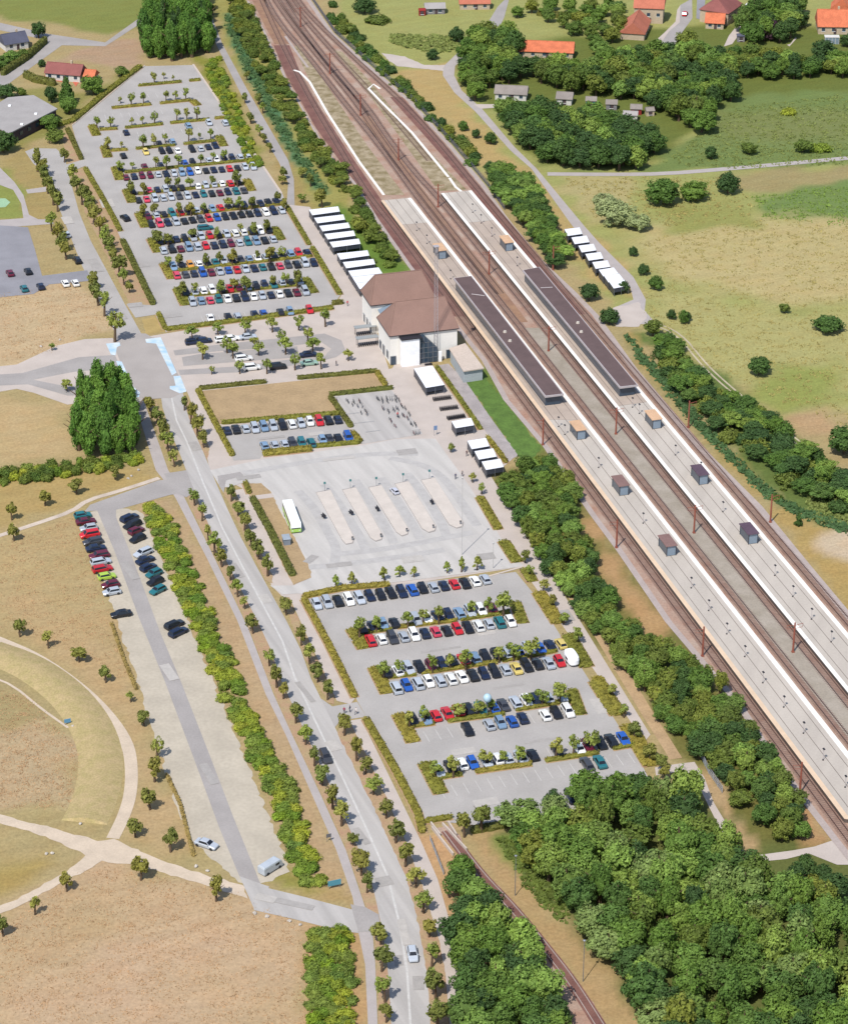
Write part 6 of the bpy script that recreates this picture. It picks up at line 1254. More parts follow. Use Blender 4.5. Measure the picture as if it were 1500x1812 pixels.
for k, (x, y, c) in enumerate([(175, 230, 't'), (195, 270, 'm'), (215, 314, 's'), (222, 358, 'r'), (243, 404, 'g'), (262, 448, 'n'), (285, 495, 'm'), (295, 538, 's'), (305, 585, 'r'), (335, 635, 'l'), (360, 690, 'm'), (368, 738, 's'), (430, 884, 'k')]):
    ALL.append((P(*B4(x, y), .7), sd + math.pi / 2 + R(6 + random.uniform(-3, 3)) + (math.pi if random.random() < .5 else 0), c, random.choice(WEI), f'{ORD[k+1]} from top, left side of the strip car park'))
for k, (x, y, c) in enumerate([(485, 247, 'n'), (505, 292, 'k'), (530, 332, 'm'), (540, 384, 'k'), (575, 478, 's'), (590, 527, 'n'), (610, 575, 'n'), (648, 615, 't'), (657, 668, 'k'), (673, 726, 't'), (783, 955, 'k'), (810, 1005, 'n')]):
    ALL.append((P(*B4(x, y), .7), sd + math.pi / 2 + R(28 + random.uniform(-3, 3)) + (math.pi if random.random() < .5 else 0), c, random.choice(WEI), f'{ORD[k+1]} from top, right side of the strip car park'))
car_free(B5, [(905, 1022, 's', 'saloon car', 'parked alone on gravel at the bottom of strip car park', -28)], 0)
rd = lambda y0, y1: dir_at((interp(LINE, y0), y0), (interp(LINE, y1), y1))
ALL.append((P(730, 1688, .7), rd(1660, 1710), 's', 'hatchback', 'driving up the avenue near the bottom'))
ALL.append((P(576, 1338, .7), rd(1320, 1360), 'g', 'estate car', 'driving down the avenue beside the street trees'))
car_free(A4, [(60, 437, 'm', 'hatchback', 'left car of the upper pair in small northwest lot'), (165, 427, 'k', 'hatchback', 'right car of the upper pair in small northwest lot'), (142, 527, 't', 'hatchback', 'left car of the lower pair in small northwest lot'), (238, 515, 'n', 'hatchback', 'right car of the lower pair in small northwest lot'),
              (382, 497, 'w', 'hatchback', 'left of two white cars at the northwest lot entrance'), (440, 495, 'w', 'hatchback', 'right of two white cars at the northwest lot entrance'), (730, 115, 'k', 'estate car', 'driving along the left aisle of upper car park', 118)], 110)
car_free(CU, [(690, 960, 's', 'hatchback', 'parked under trees on the dead-end road', 112), (800, 1225, 'k', 'estate car', 'parked below the trees on dead-end road', 112)], 112)
# upper car park
car_row(A5, (480, 965), (1160, 905), 'scptwknwsnwkms', 'lower side of tenth row, upper car park')
car_row(A5, (440, 910), (1125, 845), 'kswwkrmckntsks', 'upper side of tenth row, upper car park')
car_pts(A5, [(588, 1062, 'w'), (695, 1060, 'k'), (752, 1055, 's'), (855, 1045, 'n'), (908, 1035, 'b'), (1010, 1028, 'k'), (1068, 1024, 'c'), (1185, 1014, 'r')], 'bottom row of the upper car park', ((480, 965), (1160, 905)))
car_row(A5, (385, 805), (1210, 730), 'pgnbmsbrsntkpgksn', 'lower side of ninth row, upper car park')
car_row(A5, (365, 755), (1170, 668), 'ckowktskgcwsnkcrn', 'upper side of ninth row, upper car park')
car_row(A5, (305, 655), (965, 590), 'skmcsrnnmstcks', 'lower side of eighth row, upper car park')
car_row(A5, (280, 600), (937, 530), 'kknkssrkswwkwk', 'upper side of eighth row, upper car park')
car_free(A5, [(557, 520, 't', 'estate car', 'driving across the aisle of upper car park', 14)], 14)
car_row(A5, (232, 500), (1018, 415), 'kpnskkgrbkkkknwns', 'lower side of seventh row, upper car park')
car_row(A5, (210, 450), (985, 360), 'msktrkskcrkknknkn', 'upper side of seventh row, upper car park')
car_row(A5, (155, 352), (790, 295), 'kpsssgsntkmntg', 'lower side of sixth row, upper car park')
car_row(A5, (120, 302), (755, 245), 'k.pnskk.wsswrk', 'upper side of sixth row, upper car park')
car_row(A5, (80, 215), (845, 150), 'mnmmsnscbwknnrkss', 'lower side of fifth row, upper car park')
car_row(A5, (45, 165), (815, 90), 'k..m.n..bk.swnnss', 'upper side of fifth row, upper car park')
car_pts(A1, [(655, 825, 'k'), (775, 805, 'y'), (860, 800, 'k'), (900, 798, 'k'), (943, 798, 'w'), (1020, 790, 'k'), (1065, 787, 's'), (1105, 778, 'n'), (1143, 770, 'n')], 'lower side of fourth row, upper car park', ((650, 840), (1150, 790)))
car_pts(A1, [(845, 760, 'k'), (915, 750, 'c'), (670, 702, 'n'), (1000, 665, 'c'), (1110, 650, 's'), (1195, 650, 's')], 'among the upper rows, upper car park', ((650, 840), (1150, 790)))
ALL.sort(key=lambda c: (c[0] - cam_o.location).length)
for p, ang, c, kind, where in ALL[:300]:
    cn, col = CC[c]; where = where.replace('half hidden by trees at bottom of lower car park', 'bottom edge of lower car park')
    t = empty('parked_car', (p.x, p.y, .085), ang, label=f'{cn} {kind}, {where}', cat='car', group='cars around the station')
    t.scale = (1.05, 1.07, 1.05)
    for nm, me, lc in CP[kind]:
        o = link(nm, me, t); o.location = lc; v = random.uniform(.85, 1.1); o.color = (*[x * v for x in col], 1)
# the rest, far up the upper car park, are too small to tell apart
far = bpy.data.meshes.new('distant_cars'); FV, FF, FM = [], [], []; cols = sorted(CC); fm = []
for c in cols: fm.append(plain('far_paint_' + CC[c][0].replace(' ', '_'), CC[c][1], .35, .1, .45))
for p, ang, c, kind, where in ALL[300:]:
    for nm, me, lc in CP[kind]:
        M = Matrix.Translation((p.x, p.y, .085)) @ Matrix.Rotation(ang, 4, 'Z') @ Matrix.Translation(lc); b0 = len(FV)
        FV += [tuple(M @ v.co) for v in me.vertices]
        mi = cols.index(c) if nm == 'body' else len(cols) + (1 if nm == 'wheel' else 0)
        for f in me.polygons: FF.append(tuple(i + b0 for i in f.vertices)); FM.append(mi)
far.from_pydata(FV, [], FF); far.update()
for m in fm + [CGLASS, TYRE]: far.materials.append(m)
far.polygons.foreach_set('material_index', FM)
link('distant_cars', far, label='many small cars parked in the far rows of upper car park', cat='car', kind='stuff')
print('CARS', len(ALL), [c[4] for c in ALL if len((CC[c[2]][0] + ' ' + c[3] + ' ' + c[4]).split()) > 16])

# bay lines in the emptier rows
bay = MB(); bay.box((0, 0, 0), (.12, 4.1, .006)); BAYM = bay.mesh('bay_line'); BAYM.materials.append(wornpaint)
lot = [o for o in COL.objects if o.name == 'south_car_park'][0]; nlot = [o for o in COL.objects if o.name == 'north_car_park'][0]
def bays(f, a, b, n, par, z, skip=()):
    A0, B0 = P(*f(*a)), P(*f(*b)); ang = math.atan2((B0 - A0).y, (B0 - A0).x)
    for i in range(n):
        if i in skip: continue
        o = link('bay_line', BAYM, par); q = A0.lerp(B0, i / (n - 1)); o.location = (q.x, q.y, z); o.rotation_euler = (0, 0, ang)
bays(B3, (450, 620), (1380, 450), 17, lot, Z4 + .045); bays(B3, (315, 355), (1060, 225), 14, lot, Z4 + .045); bays(B3, (405, 520), (1370, 360), 18, lot, Z4 + .045); bays(B2, (470, 670), (1330, 530), 17, lot, Z4 + .045); bays(B2, (350, 440), (1090, 335), 15, lot, Z4 + .045); bays(B2, (85, 260), (970, 130), 18, lot, Z4 + .045)
bays(B3, (640, 760), (800, 735), 4, lot, Z4 + .045)
bays(A5, (540, 1075), (1260, 1005), 15, nlot, Z3 + .025); bays(A1, (700, 520), (1010, 490), 8, nlot, Z3 + .025); bays(A1, (640, 720), (1150, 680), 12, nlot, Z3 + .025); bays(A1, (560, 620), (860, 595), 8, nlot, Z3 + .025)

# ------------------------------------------------------------------ vans, bus, caravan
def box_body(mb, L, W, z0, z1, r=.12, front=.0):
    pts = []
    for sx, sy in ((-1, -1), (1, -1), (1, 1), (-1, 1)):
        pts.append((sx * L / 2, sy * W / 2))
    rings = [[(x * k, y * k2, z) for x, y in pts] for k, k2, z in ((.995, .97, z0), (1, 1, z0 + .3), (1, 1, z1 - r * 2), (1 - r / L * 1.2, 1 - r / W, z1 - r * .5), (1 - 3 * r / L, 1 - 3 * r / W, z1))]
    if front:
        for i, rg in enumerate(rings):
            for j in (1, 2):
                x, y, z = rg[j]; rg[j] = (x - front * max(0, (z - z0) / (z1 - z0) - .35), y, z)
    for a, b in zip(rings[:-1], rings[1:]): mb.add(a + b, [(j, (j + 1) % 4, (j + 1) % 4 + 4, j + 4) for j in range(4)])
    mb.add(rings[-1], [(0, 1, 2, 3)]); mb.add(rings[0], [(3, 2, 1, 0)])
busang = dir_at(B1(318, 256), B1(372, 400))
bc = P(*B1(352, 335), 2.2); t = empty('bus', (bc.x, bc.y, Z4 + .01), busang, label='white and lime green bus parked at the bus station', cat='bus')
bw_ = plain('bus_white', (.76, .78, .74), .35); bgm = plain('bus_green', (.32, .52, .10), .4)
mb = MB(); box_body(mb, 12, 2.5, 1.2, 3.05, .16, .15); mb.build('body', bw_, t)
mb = MB(); box_body(mb, 12.02, 2.52, .35, 1.2, .01); mb.build('lower_body', bgm, t)
mb = MB(); mb.add([(6.02, -1.12, 1.25), (6.02, 1.12, 1.25), (5.9, 1.08, 2.75), (5.9, -1.08, 2.75)], [(0, 1, 2, 3)]); mb.build('windscreen', CGLASS, t)
mb = MB(); mb.add([(-6.01, 1.0, 1.6), (-6.01, -1.0, 1.6), (-6.0, -1.0, 2.6), (-6.0, 1.0, 2.6)], [(0, 1, 2, 3)]); mb.build('rear_window', CGLASS, t)
for s in (-1, 1):
    for k in range(7):
        mb = MB(); mb.box((-5.0 + k * 1.6, s * 1.255, 2.0), (1.45, .03, .95)); mb.build('side_window', CGLASS, t)
    for x in (-3.2, 3.6):
        mb = MB(); mb.tube((x, s * 1.0, .5), (x, s * 1.27, .5), .5, .5, 14); w_ = mb.build('wheel', TYRE, t)
        m2 = MB(); m2.tube((x, s * 1.26, .5), (x, s * 1.29, .5), .26, .22, 10); m2.build('rim', RIM, w_)
for y in (-.85, .85):
    mb = MB(); mb.box((6.02, y, .8), (.05, .35, .2)); mb.build('headlight', LAMPW, t)
for x in (-2.5, 2.2):
    mb = MB(); mb.box((x, 0, 3.1), (1.0, .8, .12), bev=.08); mb.build('roof_hatch', bw_, t)
def van(p, ang, L, W, Hh, m, label, cat, name):
    t = empty(name, (p.x, p.y, .085), ang, label=label, cat=cat)
    mb = MB(); box_body(mb, L, W, .3, Hh, .18, .9); mb.build('body', m, t)
    x = L / 2
    mb = MB(); f = lambda z: x - .9 * max(0, (z - .3) / (Hh - .3) - .35) + .03
    mb.add([(f(1.15), -W * .42, 1.15), (f(1.15), W * .42, 1.15), (f(Hh - .45), W * .4, Hh - .45), (f(Hh - .45), -W * .4, Hh - .45)], [(0, 1, 2, 3)]); mb.build('windscreen', CGLASS, t)
    for s in (-1, 1):
        mb = MB(); mb.box((x - 1.5, s * (W / 2 + .005), Hh * .66), (1.0, .03, .5)); mb.build('side_window', CGLASS, t)
        for wx_ in (-L / 2 + .9, L / 2 - .9):
            mb = MB(); mb.tube((wx_, s * (W / 2 - .2), .34), (wx_, s * (W / 2 + .02), .34), .34, .34, 10); mb.build('wheel', TYRE, t)
    return t
van(P(*B5(1185, 1120), 1), R(48), 5.0, 1.9, 2.0, plain('van_silver', (.42, .45, .48), .35, .2), 'silver van parked at the bottom end of strip car park', 'van', 'van')
# rounded white caravan
cp = P(*B2(1363, 512), 1.2); ca = dir_at(B2(500, 655), B2(1303, 525)) - math.pi / 2
t = empty('caravan', (cp.x, cp.y, .085), ca, label='large rounded white caravan at the right end of second island', cat='caravan')
mb = MB(); n_ = 18
rings = []
for z, k in ((.45, .9), (.8, 1.0), (1.7, 1.0), (2.2, .93), (2.5, .75), (2.62, .4)):
    rings.append([(math.copysign(abs(math.cos(a)) ** .55, math.cos(a)) * 2.5 * k, math.copysign(abs(math.sin(a)) ** .6, math.sin(a)) * 1.25 * k, z) for a in [2 * math.pi * i / n_ for i in range(n_)]])
for a, b in zip(rings[:-1], rings[1:]): mb.add(a + b, [(j, (j + 1) % n_, (j + 1) % n_ + n_, j + n_) for j in range(n_)])
mb.add(rings[-1], [tuple(range(n_))]); mb.build('body', plain('caravan_white', (.78, .78, .78), .4), t, smooth=True)
for s in (-1, 1):
    mb = MB(); mb.box((.2, s * 1.245, 1.45), (1.4, .04, .5)); mb.build('side_window', CGLASS, t); mb = MB(); mb.tube((0, s * 1.0, .32), (0, s * 1.2, .32), .32, .32, 10); mb.build('wheel', TYRE, t)
mb = MB(); mb.tube((-2.3, .3, .5), (-3.4, 0, .5), .05, .05, 5); mb.tube((-2.3, -.3, .5), (-3.4, 0, .5), .05, .05, 5); mb.build('drawbar', darkmetal, t)

# ------------------------------------------------------------------ houses
rt_red = mat('red_brown_tile', A(158, 98, 92), var=.08, scale=.3, fvar=.08); rt_or = mat('orange_tile', A(226, 128, 90), var=.12, scale=.5, fvar=.12); rt_pink = mat('salmon_tile', A(206, 124, 98), var=.08, scale=.3, fvar=.1)
rt_blue = mat('slate_roof', A(96, 98, 116), var=.08, scale=.3, fvar=.08); rt_grey = mat('grey_felt_roof', A(184, 178, 174), var=.06, scale=.2, fvar=.06); rt_fib = mat('fibre_cement_roof', A(160, 150, 142), var=.08, scale=.3, fvar=.08)
w_white = mat('white_wall', A(236, 232, 224), var=.03); w_cream = mat('cream_wall', A(214, 194, 166), var=.05); w_dark = mat('dark_brick_wall', A(92, 76, 78), var=.1); w_red = mat('red_timber', A(160, 52, 48), var=.08); w_teal = mat('teal_timber', A(60, 150, 146), var=.08); w_grey = mat('grey_timber', A(150, 146, 148), var=.08)
def house(px, py, L, W, deg, wh, rise, roofm, wallm, label, cat='house', name='house', hipd=0.0, wins=3, chimney=True, z=None, over=.4):
    c = P(px, py, wh if z is None else z); t = empty(name, (c.x, c.y, 0), R(deg), label=label, cat=cat)
    l, w = L / 2, W / 2
    mb = MB(); mb.add([(-l, -w, 0), (l, -w, 0), (l, w, 0), (-l, w, 0), (-l, -w, wh), (l, -w, wh), (l, w, wh), (-l, w, wh), (-l, 0, wh + (rise if not hipd else 0) - .05), (l, 0, wh + (rise if not hipd else 0) - .05)],
                      [(0, 1, 5, 4), (2, 3, 7, 6), (1, 2, 6, 9, 5), (3, 0, 4, 8, 7)]); mb.build('wall', wallm, t)
    e = over; k = rise / w; ze = wh - e * k * .8
    E_ = [(-l - e, -w - e, ze), (l + e, -w - e, ze), (l + e, w + e, ze), (-l - e, w + e, ze)]; rg = [(-l - e + hipd, 0, wh + rise), (l + e - hipd, 0, wh + rise)]
    D = [(x, y, z_ - .15) for x, y, z_ in E_]
    mb = MB(); mb.add(E_ + rg + D, [(0, 1, 5, 4), (2, 3, 4, 5), (1, 2, 5), (3, 0, 4), (0, 6, 7, 1), (1, 7, 8, 2), (2, 8, 9, 3), (3, 9, 6, 0), (9, 8, 7, 6)] if hipd else [(0, 1, 5, 4), (2, 3, 4, 5), (1, 2, 5), (3, 0, 4), (0, 6, 7, 1), (1, 7, 8, 2), (2, 8, 9, 3), (3, 9, 6, 0)])
    rf = mb.build('roof', roofm, t)
    mb = MB(); mb.tube(rg[0], rg[1], .13, .13, 5); mb.build('ridge_tiles', roofm, rf)
    if chimney: mb = MB(); mb.box((l * .35, .25, wh + rise + .25), (.7, .7, 1.5)); mb.build('chimney', w_cream, rf)
    for s in (-1, 1):
        for j in range(wins):
            x = -l + L * (j + .5) / wins
            mb = MB(); mb.box((x, s * (w + .005), wh * .55), (1.2, .06, 1.2)); o = mb.build('window', glassm, t)
            m2 = MB(); m2.box((x, s * (w + .03), wh * .55 - .66), (1.4, .14, .1)); m2.build('sill', whitepaint, o)
    mb = MB(); mb.box((l * .1, -w - .01, 1.0), (1.0, .06, 2.0)); mb.build('door', w_dark, t)
    return t
house(*NW(150, 250), 8.5, 7, 28, 2.8, 2.6, rt_blue, w_white, 'house with dark slate roof beside the village road', wins=2)
house(*NW(730, 590), 12.5, 6.5, -14, 2.8, 2.6, rt_red, w_white, 'long white house with red brown roof', wins=4)
house(*NW(1010, 630), 3.4, 5, -14, 2.4, 1.6, rt_or, w_white, 'orange tiled extension at the end of red roofed house', cat='extension', name='house_extension', wins=1, chimney=False)
sheet('terrace', [NW(500, 630), NW(690, 670), NW(690, 720), NW(500, 680)], Z2, mat('orange_terrace', A(220, 120, 92), var=.06)); sheet('terrace', [NW(790, 690), NW(900, 690), NW(840, 770)], Z2, MATS['orange_terrace'])
fl = [P(*NW(x, y), 4.2) for x, y in ((-60, 980), (90, 890), (375, 865), (640, 1015), (100, 1290), (-60, 1200))]; fo = fl[4].copy(); fo.z = 0
t = empty('flat_roofed_building', fo, label='flat roofed building with pale grey roof and dark walls', cat='building')
mb = MB(); mb.prism([tuple((p - fo).xy) for p in fl], 3.9, 4.25); mb.build('roof', rt_grey, t)
ct = sum((p - fo for p in fl), Vector()) / 6; mb = MB(); mb.prism([tuple((p - fo).lerp(ct, .04).xy) for p in fl], 0, 3.9); mb.build('wall', w_dark, t)
for (x, y) in ((110, 985), (400, 1075), (245, 1190)):
    q = P(*NW(x, y), 4.3) - fo; mb = MB(); mb.box((q.x, q.y, 4.45), (.9, .9, .4)); mb.build('roof_light', white_panel, t)
for k in range(6):
    q = (fl[4] - fo).lerp(fl[3] - fo, (k + .5) / 6).lerp(ct, .025); d = fl[3] - fl[4]; mb = MB(); mb.box((q.x, q.y, 2.2), (1.6, .12, 1.3), math.atan2(d.y, d.x)); mb.build('window', glassm, t)
house(*HA(650, 530), 20, 7, -7, 2.6, 2.6, rt_or, w_cream, 'long low building with bright orange roof in the wood', cat='building', wins=5, chimney=False)
house(*HA(280, 1000), 10.5, 6, -8, 2.5, 1.8, rt_fib, w_white, 'white bungalow with grey roof beside the lane', wins=3, chimney=False)
house(*HA(870, 1060), 5, 5, -10, 2.4, 1.4, rt_fib, w_white, 'white cottage with grey roof half hidden in the copse', wins=1, chimney=False)
for (x, y, L_, W_, rm, wm_, lab) in ((1385, 1130, 3.6, 3.2, rt_fib, w_grey, 'grey garden shed in the allotment clearing'), (1160, 1095, 3.4, 2.8, rt_fib, w_teal, 'teal garden shed among trees'), ):
    house(*HA(x, y), L_, W_, -5, 2.2, .9, rm, wm_, lab, cat='shed', name='garden_shed', wins=1, chimney=False, over=.25)
SHD = S(860, 130, 4.4118)
house(*SHD(1170, 262), 3.6, 3.0, -5, 2.2, 1.0, rt_fib, w_red, 'red garden shed in the allotment clearing', cat='shed', name='garden_shed', wins=1, chimney=False, over=.25)
house(*SHD(1125, 310), 4.6, 3.0, -8, 2.2, .8, rt_grey, w_white, 'white garden shed in the allotment clearing', cat='shed', name='garden_shed', wins=1, chimney=False, over=.25)
house(*SHD(1275, 280), 2.6, 2.4, 10, 2.0, .8, rt_fib, w_cream, 'cream garden hut beside the red shed', cat='shed', name='garden_shed', wins=1, chimney=False, over=.2)
house(*HB(470, 40), 10.5, 10, -8, 6, 4.0, rt_pink, w_cream, 'tall cream house with salmon tiled roof at the top', wins=3)
house(*HB(300, 310), 16, 8.5, 78, 2.8, 3.6, rt_pink, w_cream, 'salmon roofed wing with roof lights below the tall house', cat='house', wins=4, chimney=False)
house(*HB(1330, 70), 13, 11, 62, 5, 4.0, rt_red, w_cream, 'cream house with hipped red roof beside the village street', wins=3, hipd=3.0)
house(*HB(1260, 240), 6.5, 5.5, -10, 2.6, 2.6, rt_or, w_cream, 'low annex with bright orange roof beside hipped house', wins=2, chimney=False)
house(*HC(1310, 260), 11, 10, -2, 3.2, 4.6, rt_or, w_cream, 'orange tiled house with grey conservatory at right edge', wins=3)
house(*HC(1420, 60), 7, 7, 80, 4, 3.4, rt_or, w_cream, 'orange tiled house at the upper right corner', wins=2)
house(*HC(205, 420), 2.6, 2.6, 0, 2.3, .4, rt_blue, w_grey, 'small dark roofed garage by the village street', cat='garage', name='garage', wins=1, chimney=False, over=.2)
q = P(*HC(1300, 470), 1.5); t = empty('conservatory', (q.x, q.y, 0), R(-2), label='pale glazed conservatory in front of orange tiled house', cat='conservatory')
mb = MB(); mb.box((0, 0, 1.2), (5.0, 2.6, 2.4)); mb.build('glazing', glasslight, t); mb = MB(); mb.box((0, 0, 2.5), (5.3, 2.9, .15)); mb.build('roof', w_white, t)
for x in (-2.5, -1.2, 0, 1.2, 2.5): mb = MB(); mb.box((x, -1.32, 1.2), (.12, .08, 2.4)); mb.build('post', w_white, t)
SHE = S(640, 0, 5.769)
house(*SHE(745, 60), 7, 5, 4, 2.4, 1.2, rt_grey, w_grey, 'grey roofed farm shed at the top edge', cat='shed', name='farm_shed', wins=2, chimney=False); house(*SHE(615, 98), 2.4, 2.2, 4, 2.0, .5, w_red, w_red, 'small red hut left of the farm shed', cat='shed', name='garden_shed', wins=1, chimney=False, over=.1)
house(*SHE(1150, 5), 11, 6, 2, 2.6, 2.2, rt_pink, w_cream, 'pink roofed house at the top edge', wins=3, chimney=False)
ALLT = [(P(*HB(895, 165), .6), R(75), 'r', 'hatchback', 'alone on the village street')]
for p, ang, c, kind, where in ALLT:
    t = empty('parked_car', (p.x, p.y, .06), ang, label=f'red hatchback alone on the village street', cat='car', group='cars around the station')
    for nm, me, lc in CP[kind]: o = link(nm, me, t); o.location = lc; o.color = (*CC[c][1], 1)
van(P(*HC(290, 95), 1), R(70), 5, 2, 2.3, plain('van_white', (.7, .7, .7), .4), 'white van on the drive beside the red hipped house', 'van', 'van')

# ------------------------------------------------------------------ bicycles
def bike_parts():
    fr = MB(); W1, W2 = (-.52, 0, .34), (.52, 0, .34)
    for a, b in (((-.52, 0, .34), (-.12, 0, .30)), ((-.12, 0, .30), (-.24, 0, .82)), ((-.12, 0, .30), (.36, 0, .78)), ((-.22, 0, .74), (.36, 0, .82)), ((-.52, 0, .34), (-.22, 0, .74)), ((.36, 0, .92), (.52, 0, .34))): fr.tube(a, b, .03, .03, 4)
    f = fr.mesh('frame')
    def wheel(c):
        mb = MB(); n = 12
        for i in range(n):
            a0, a1 = 2 * math.pi * i / n, 2 * math.pi * (i + 1) / n
            mb.tube((c[0] + math.cos(a0) * .32, 0, c[2] + math.sin(a0) * .32), (c[0] + math.cos(a1) * .32, 0, c[2] + math.sin(a1) * .32), .028, .028, 4, False)
        return mb.mesh('wheel')
    hb = MB(); hb.tube((.34, -.28, 1.0), (.34, .28, 1.0), .025, .025, 4); hb.tube((.36, 0, .9), (.34, 0, 1.0), .025, .025, 4)
    sd_ = MB(); sd_.box((-.26, 0, .88), (.28, .18, .08), bev=.03)
    out = [('frame', f), ('wheel', wheel(W1)), ('wheel', wheel(W2)), ('handlebar', hb.mesh('handlebar')), ('saddle', sd_.mesh('saddle'))]
    for n, m_ in out: m_.materials.append(PAINT if n == 'frame' else TYRE)
    return out
BP = bike_parts()
BK = S(580, 680, 7.5)
BIK = [(255, 215), (270, 230), (325, 265), (340, 215), (345, 235), (415, 215), (425, 230), (395, 285), (455, 285), (440, 375), (500, 350), (510, 375), (520, 390), (120, 210), (655, 185), (670, 195), (720, 195), (722, 225), (780, 180), (785, 200), (790, 225), (820, 190), (850, 195), (900, 160), (910, 180), (940, 205), (900, 215), (725, 310), (740, 320), (800, 350), (810, 365), (860, 320), (880, 340), (905, 310), (930, 325), (975, 270), (985, 290), (1025, 315), (1075, 385), (1085, 400), (990, 405), (1010, 415), (1050, 440), (1065, 455), (830, 465), (838, 485), (890, 550), (1095, 510), (1110, 530), (1155, 520), (1165, 540), (930, 420), (1140, 645), (1165, 640), (1190, 640), (1215, 632)]
BCOL = [(.02, .02, .025), (.03, .04, .08), (.1, .1, .11), (.02, .02, .02), (.2, .02, .03), (.05, .06, .05)]
bang = dir_at((584, 702), (693, 690)) + math.pi / 2
def bike_pos(x, y):
    half = sorted((q for q in BIK if (q[0] > 600) == (x > 600)), key=lambda q: q[1]); nb = max(1, round(len(half) / 8)); k = half.index((x, y)); b = min(nb - 1, k * nb // len(half))
    part = sorted(q for m_, q in enumerate(half) if min(nb - 1, m_ * nb // len(half)) == b)
    return f'{ORD[b + 1]} row, {ORD[part.index((x, y)) + 1]} from left'
for i, (x, y) in enumerate(BIK):
    p = P(*BK(x, y), .5); right = x > 600
    t = empty('bicycle', (p.x, p.y, Z3 + .005), bang + R(random.uniform(-18, 18)), label=f'dark bicycle in the crowded right half of bicycle yard, {bike_pos(x, y)}' if right else f'dark bicycle in the sparse left half of bicycle yard, {bike_pos(x, y)}', cat='bicycle', group='bicycles in the right half of the yard' if right else 'bicycles in the left half of the yard')
    c = random.choice(BCOL)
    for nm, me in BP:
        o = link(nm, me, t); o.color = (*c, 1)
    if random.random() < .3: t.rotation_euler.x = R(random.uniform(-8, 8))
# yard rack lines
for i, (a, b) in enumerate((((210, 410), (420, 385)), ((340, 530), (615, 500)), ((500, 645), (690, 620)))):
    A0, B0 = P(*BK(*a)), P(*BK(*b)); d = B0 - A0
    t = empty('floor_rack', A0, math.atan2(d.y, d.x), label=f'low empty bicycle rail in the bicycle yard, {ORD[i+1]} from the top', cat='rack', group='empty bicycle rails')
    mb = MB(); mb.tube((0, 0, .25), (d.length, 0, .25), .03, .03, 5); mb.build('rail', steel, t)
    for k in range(int(d.length / 1.2)): mb = MB(); mb.tube((k * 1.2 + .3, 0, 0), (k * 1.2 + .3, 0, .27), .03, .03, 5); mb.build('foot', steel, t)

# ------------------------------------------------------------------ lamp posts, signs, small things
def lamp(px, py, h, label, name='street_lamp', group='street lamps', m=steel, base=True):
    p = P(px, py) if base else P(px, py, h); t = empty(name, (p.x, p.y, 0), random.uniform(0, 6), label=label, cat='lamp', group=group)
    mb = MB(); mb.tube((0, 0, 0), (0, 0, h), .09, .06, 6); mb.build('post', m, t)
    mb = MB(); mb.tube((0, 0, h - .05), (0, 0, h + .25), .12, .3, 8); mb.tube((0, 0, h + .25), (0, 0, h + .35), .3, .12, 8); mb.build('lamp_head', m, t)
lamp(1031, 1737, 9, 'tall grey lamp post on the bank beside lower wood', group='tall lamp posts'); lamp(911, 1585, 9, 'tall grey lamp post at the upper end of old line bank', group='tall lamp posts')
palepole = plain('pale_pole', A(214, 210, 206), .5)
lamp(817, 982, 20, 'very tall slim pale lighting mast above the bus station', m=palepole, group='tall lamp posts'); lamp(872, 1006, 6.5, 'pale lamp post at the lower right corner of bus station', m=palepole)
LMP = [(597, 872), (625, 868), (672, 862), (716, 858), (762, 852)]
for i, (x, y) in enumerate(LMP):
    p = P(*ISL[i][0]).lerp(P(*ISL[i][1]), .6); p.z = .2
    t = empty('bus_stop_sign', p, 0, label=f'bus stop post with teal sign on island {ORD[i+1]} from the left', cat='sign', group='bus stop signs')
    mb = MB(); mb.tube((0, 0, 0), (0, 0, 2.4), .05, .05, 6); mb.build('post', steel, t); mb = MB(); mb.box((0, 0, 2.2), (.55, .1, .6)); mb.build('sign_panel', plain('teal_sign', A(80, 140, 140)), t)
    q = P(*ISL[i][3]).lerp(P(*ISL[i][5]), .5); q.z = .2
    b = empty('litter_bin', q + Vector((1.2, .5, 0)), 0, label=f'dark litter bin at the tip of island {ORD[i+1]} from the left', cat='bin', group='bins on the bus islands')
    mb = MB(); mb.tube((0, 0, 0), (0, 0, .75), .2, .23, 8); mb.build('body', steel, b); mb = MB(); mb.tube((0, 0, .75), (0, 0, .88), .25, .2, 8); mb.build('lid', darkmetal, b)
BSC = S(480, 840, 9.375)
for i, (f, a, b) in enumerate(((BSC, (1290, 640), (1350, 690)), (BSC, (840, 700), (890, 745)), (B1, (735, 310), (750, 330)), (B1, (985, 280), (998, 298)))):
    A0, B0 = P(*f(*a)), P(*f(*b)); d = B0 - A0
    t = empty('bench', (A0.x, A0.y, .2), math.atan2(d.y, d.x), label=f'dark bench on a bus island, {["on the second","left of the first","on the third","on the fourth"][i]} island', cat='bench', group='benches on the bus islands')
    mb = MB(); mb.box((d.length / 2, 0, .45), (max(1.8, d.length * .8), .5, .08)); mb.build('seat', darkmetal, t)
    mb = MB(); mb.box((d.length / 2, .25, .75), (max(1.8, d.length * .8), .06, .4)); mb.build('backrest', darkmetal, t)
    for s in (.25, .75): mb = MB(); mb.box((d.length * s, 0, .22), (.08, .45, .42)); mb.build('leg', darkmetal, t)
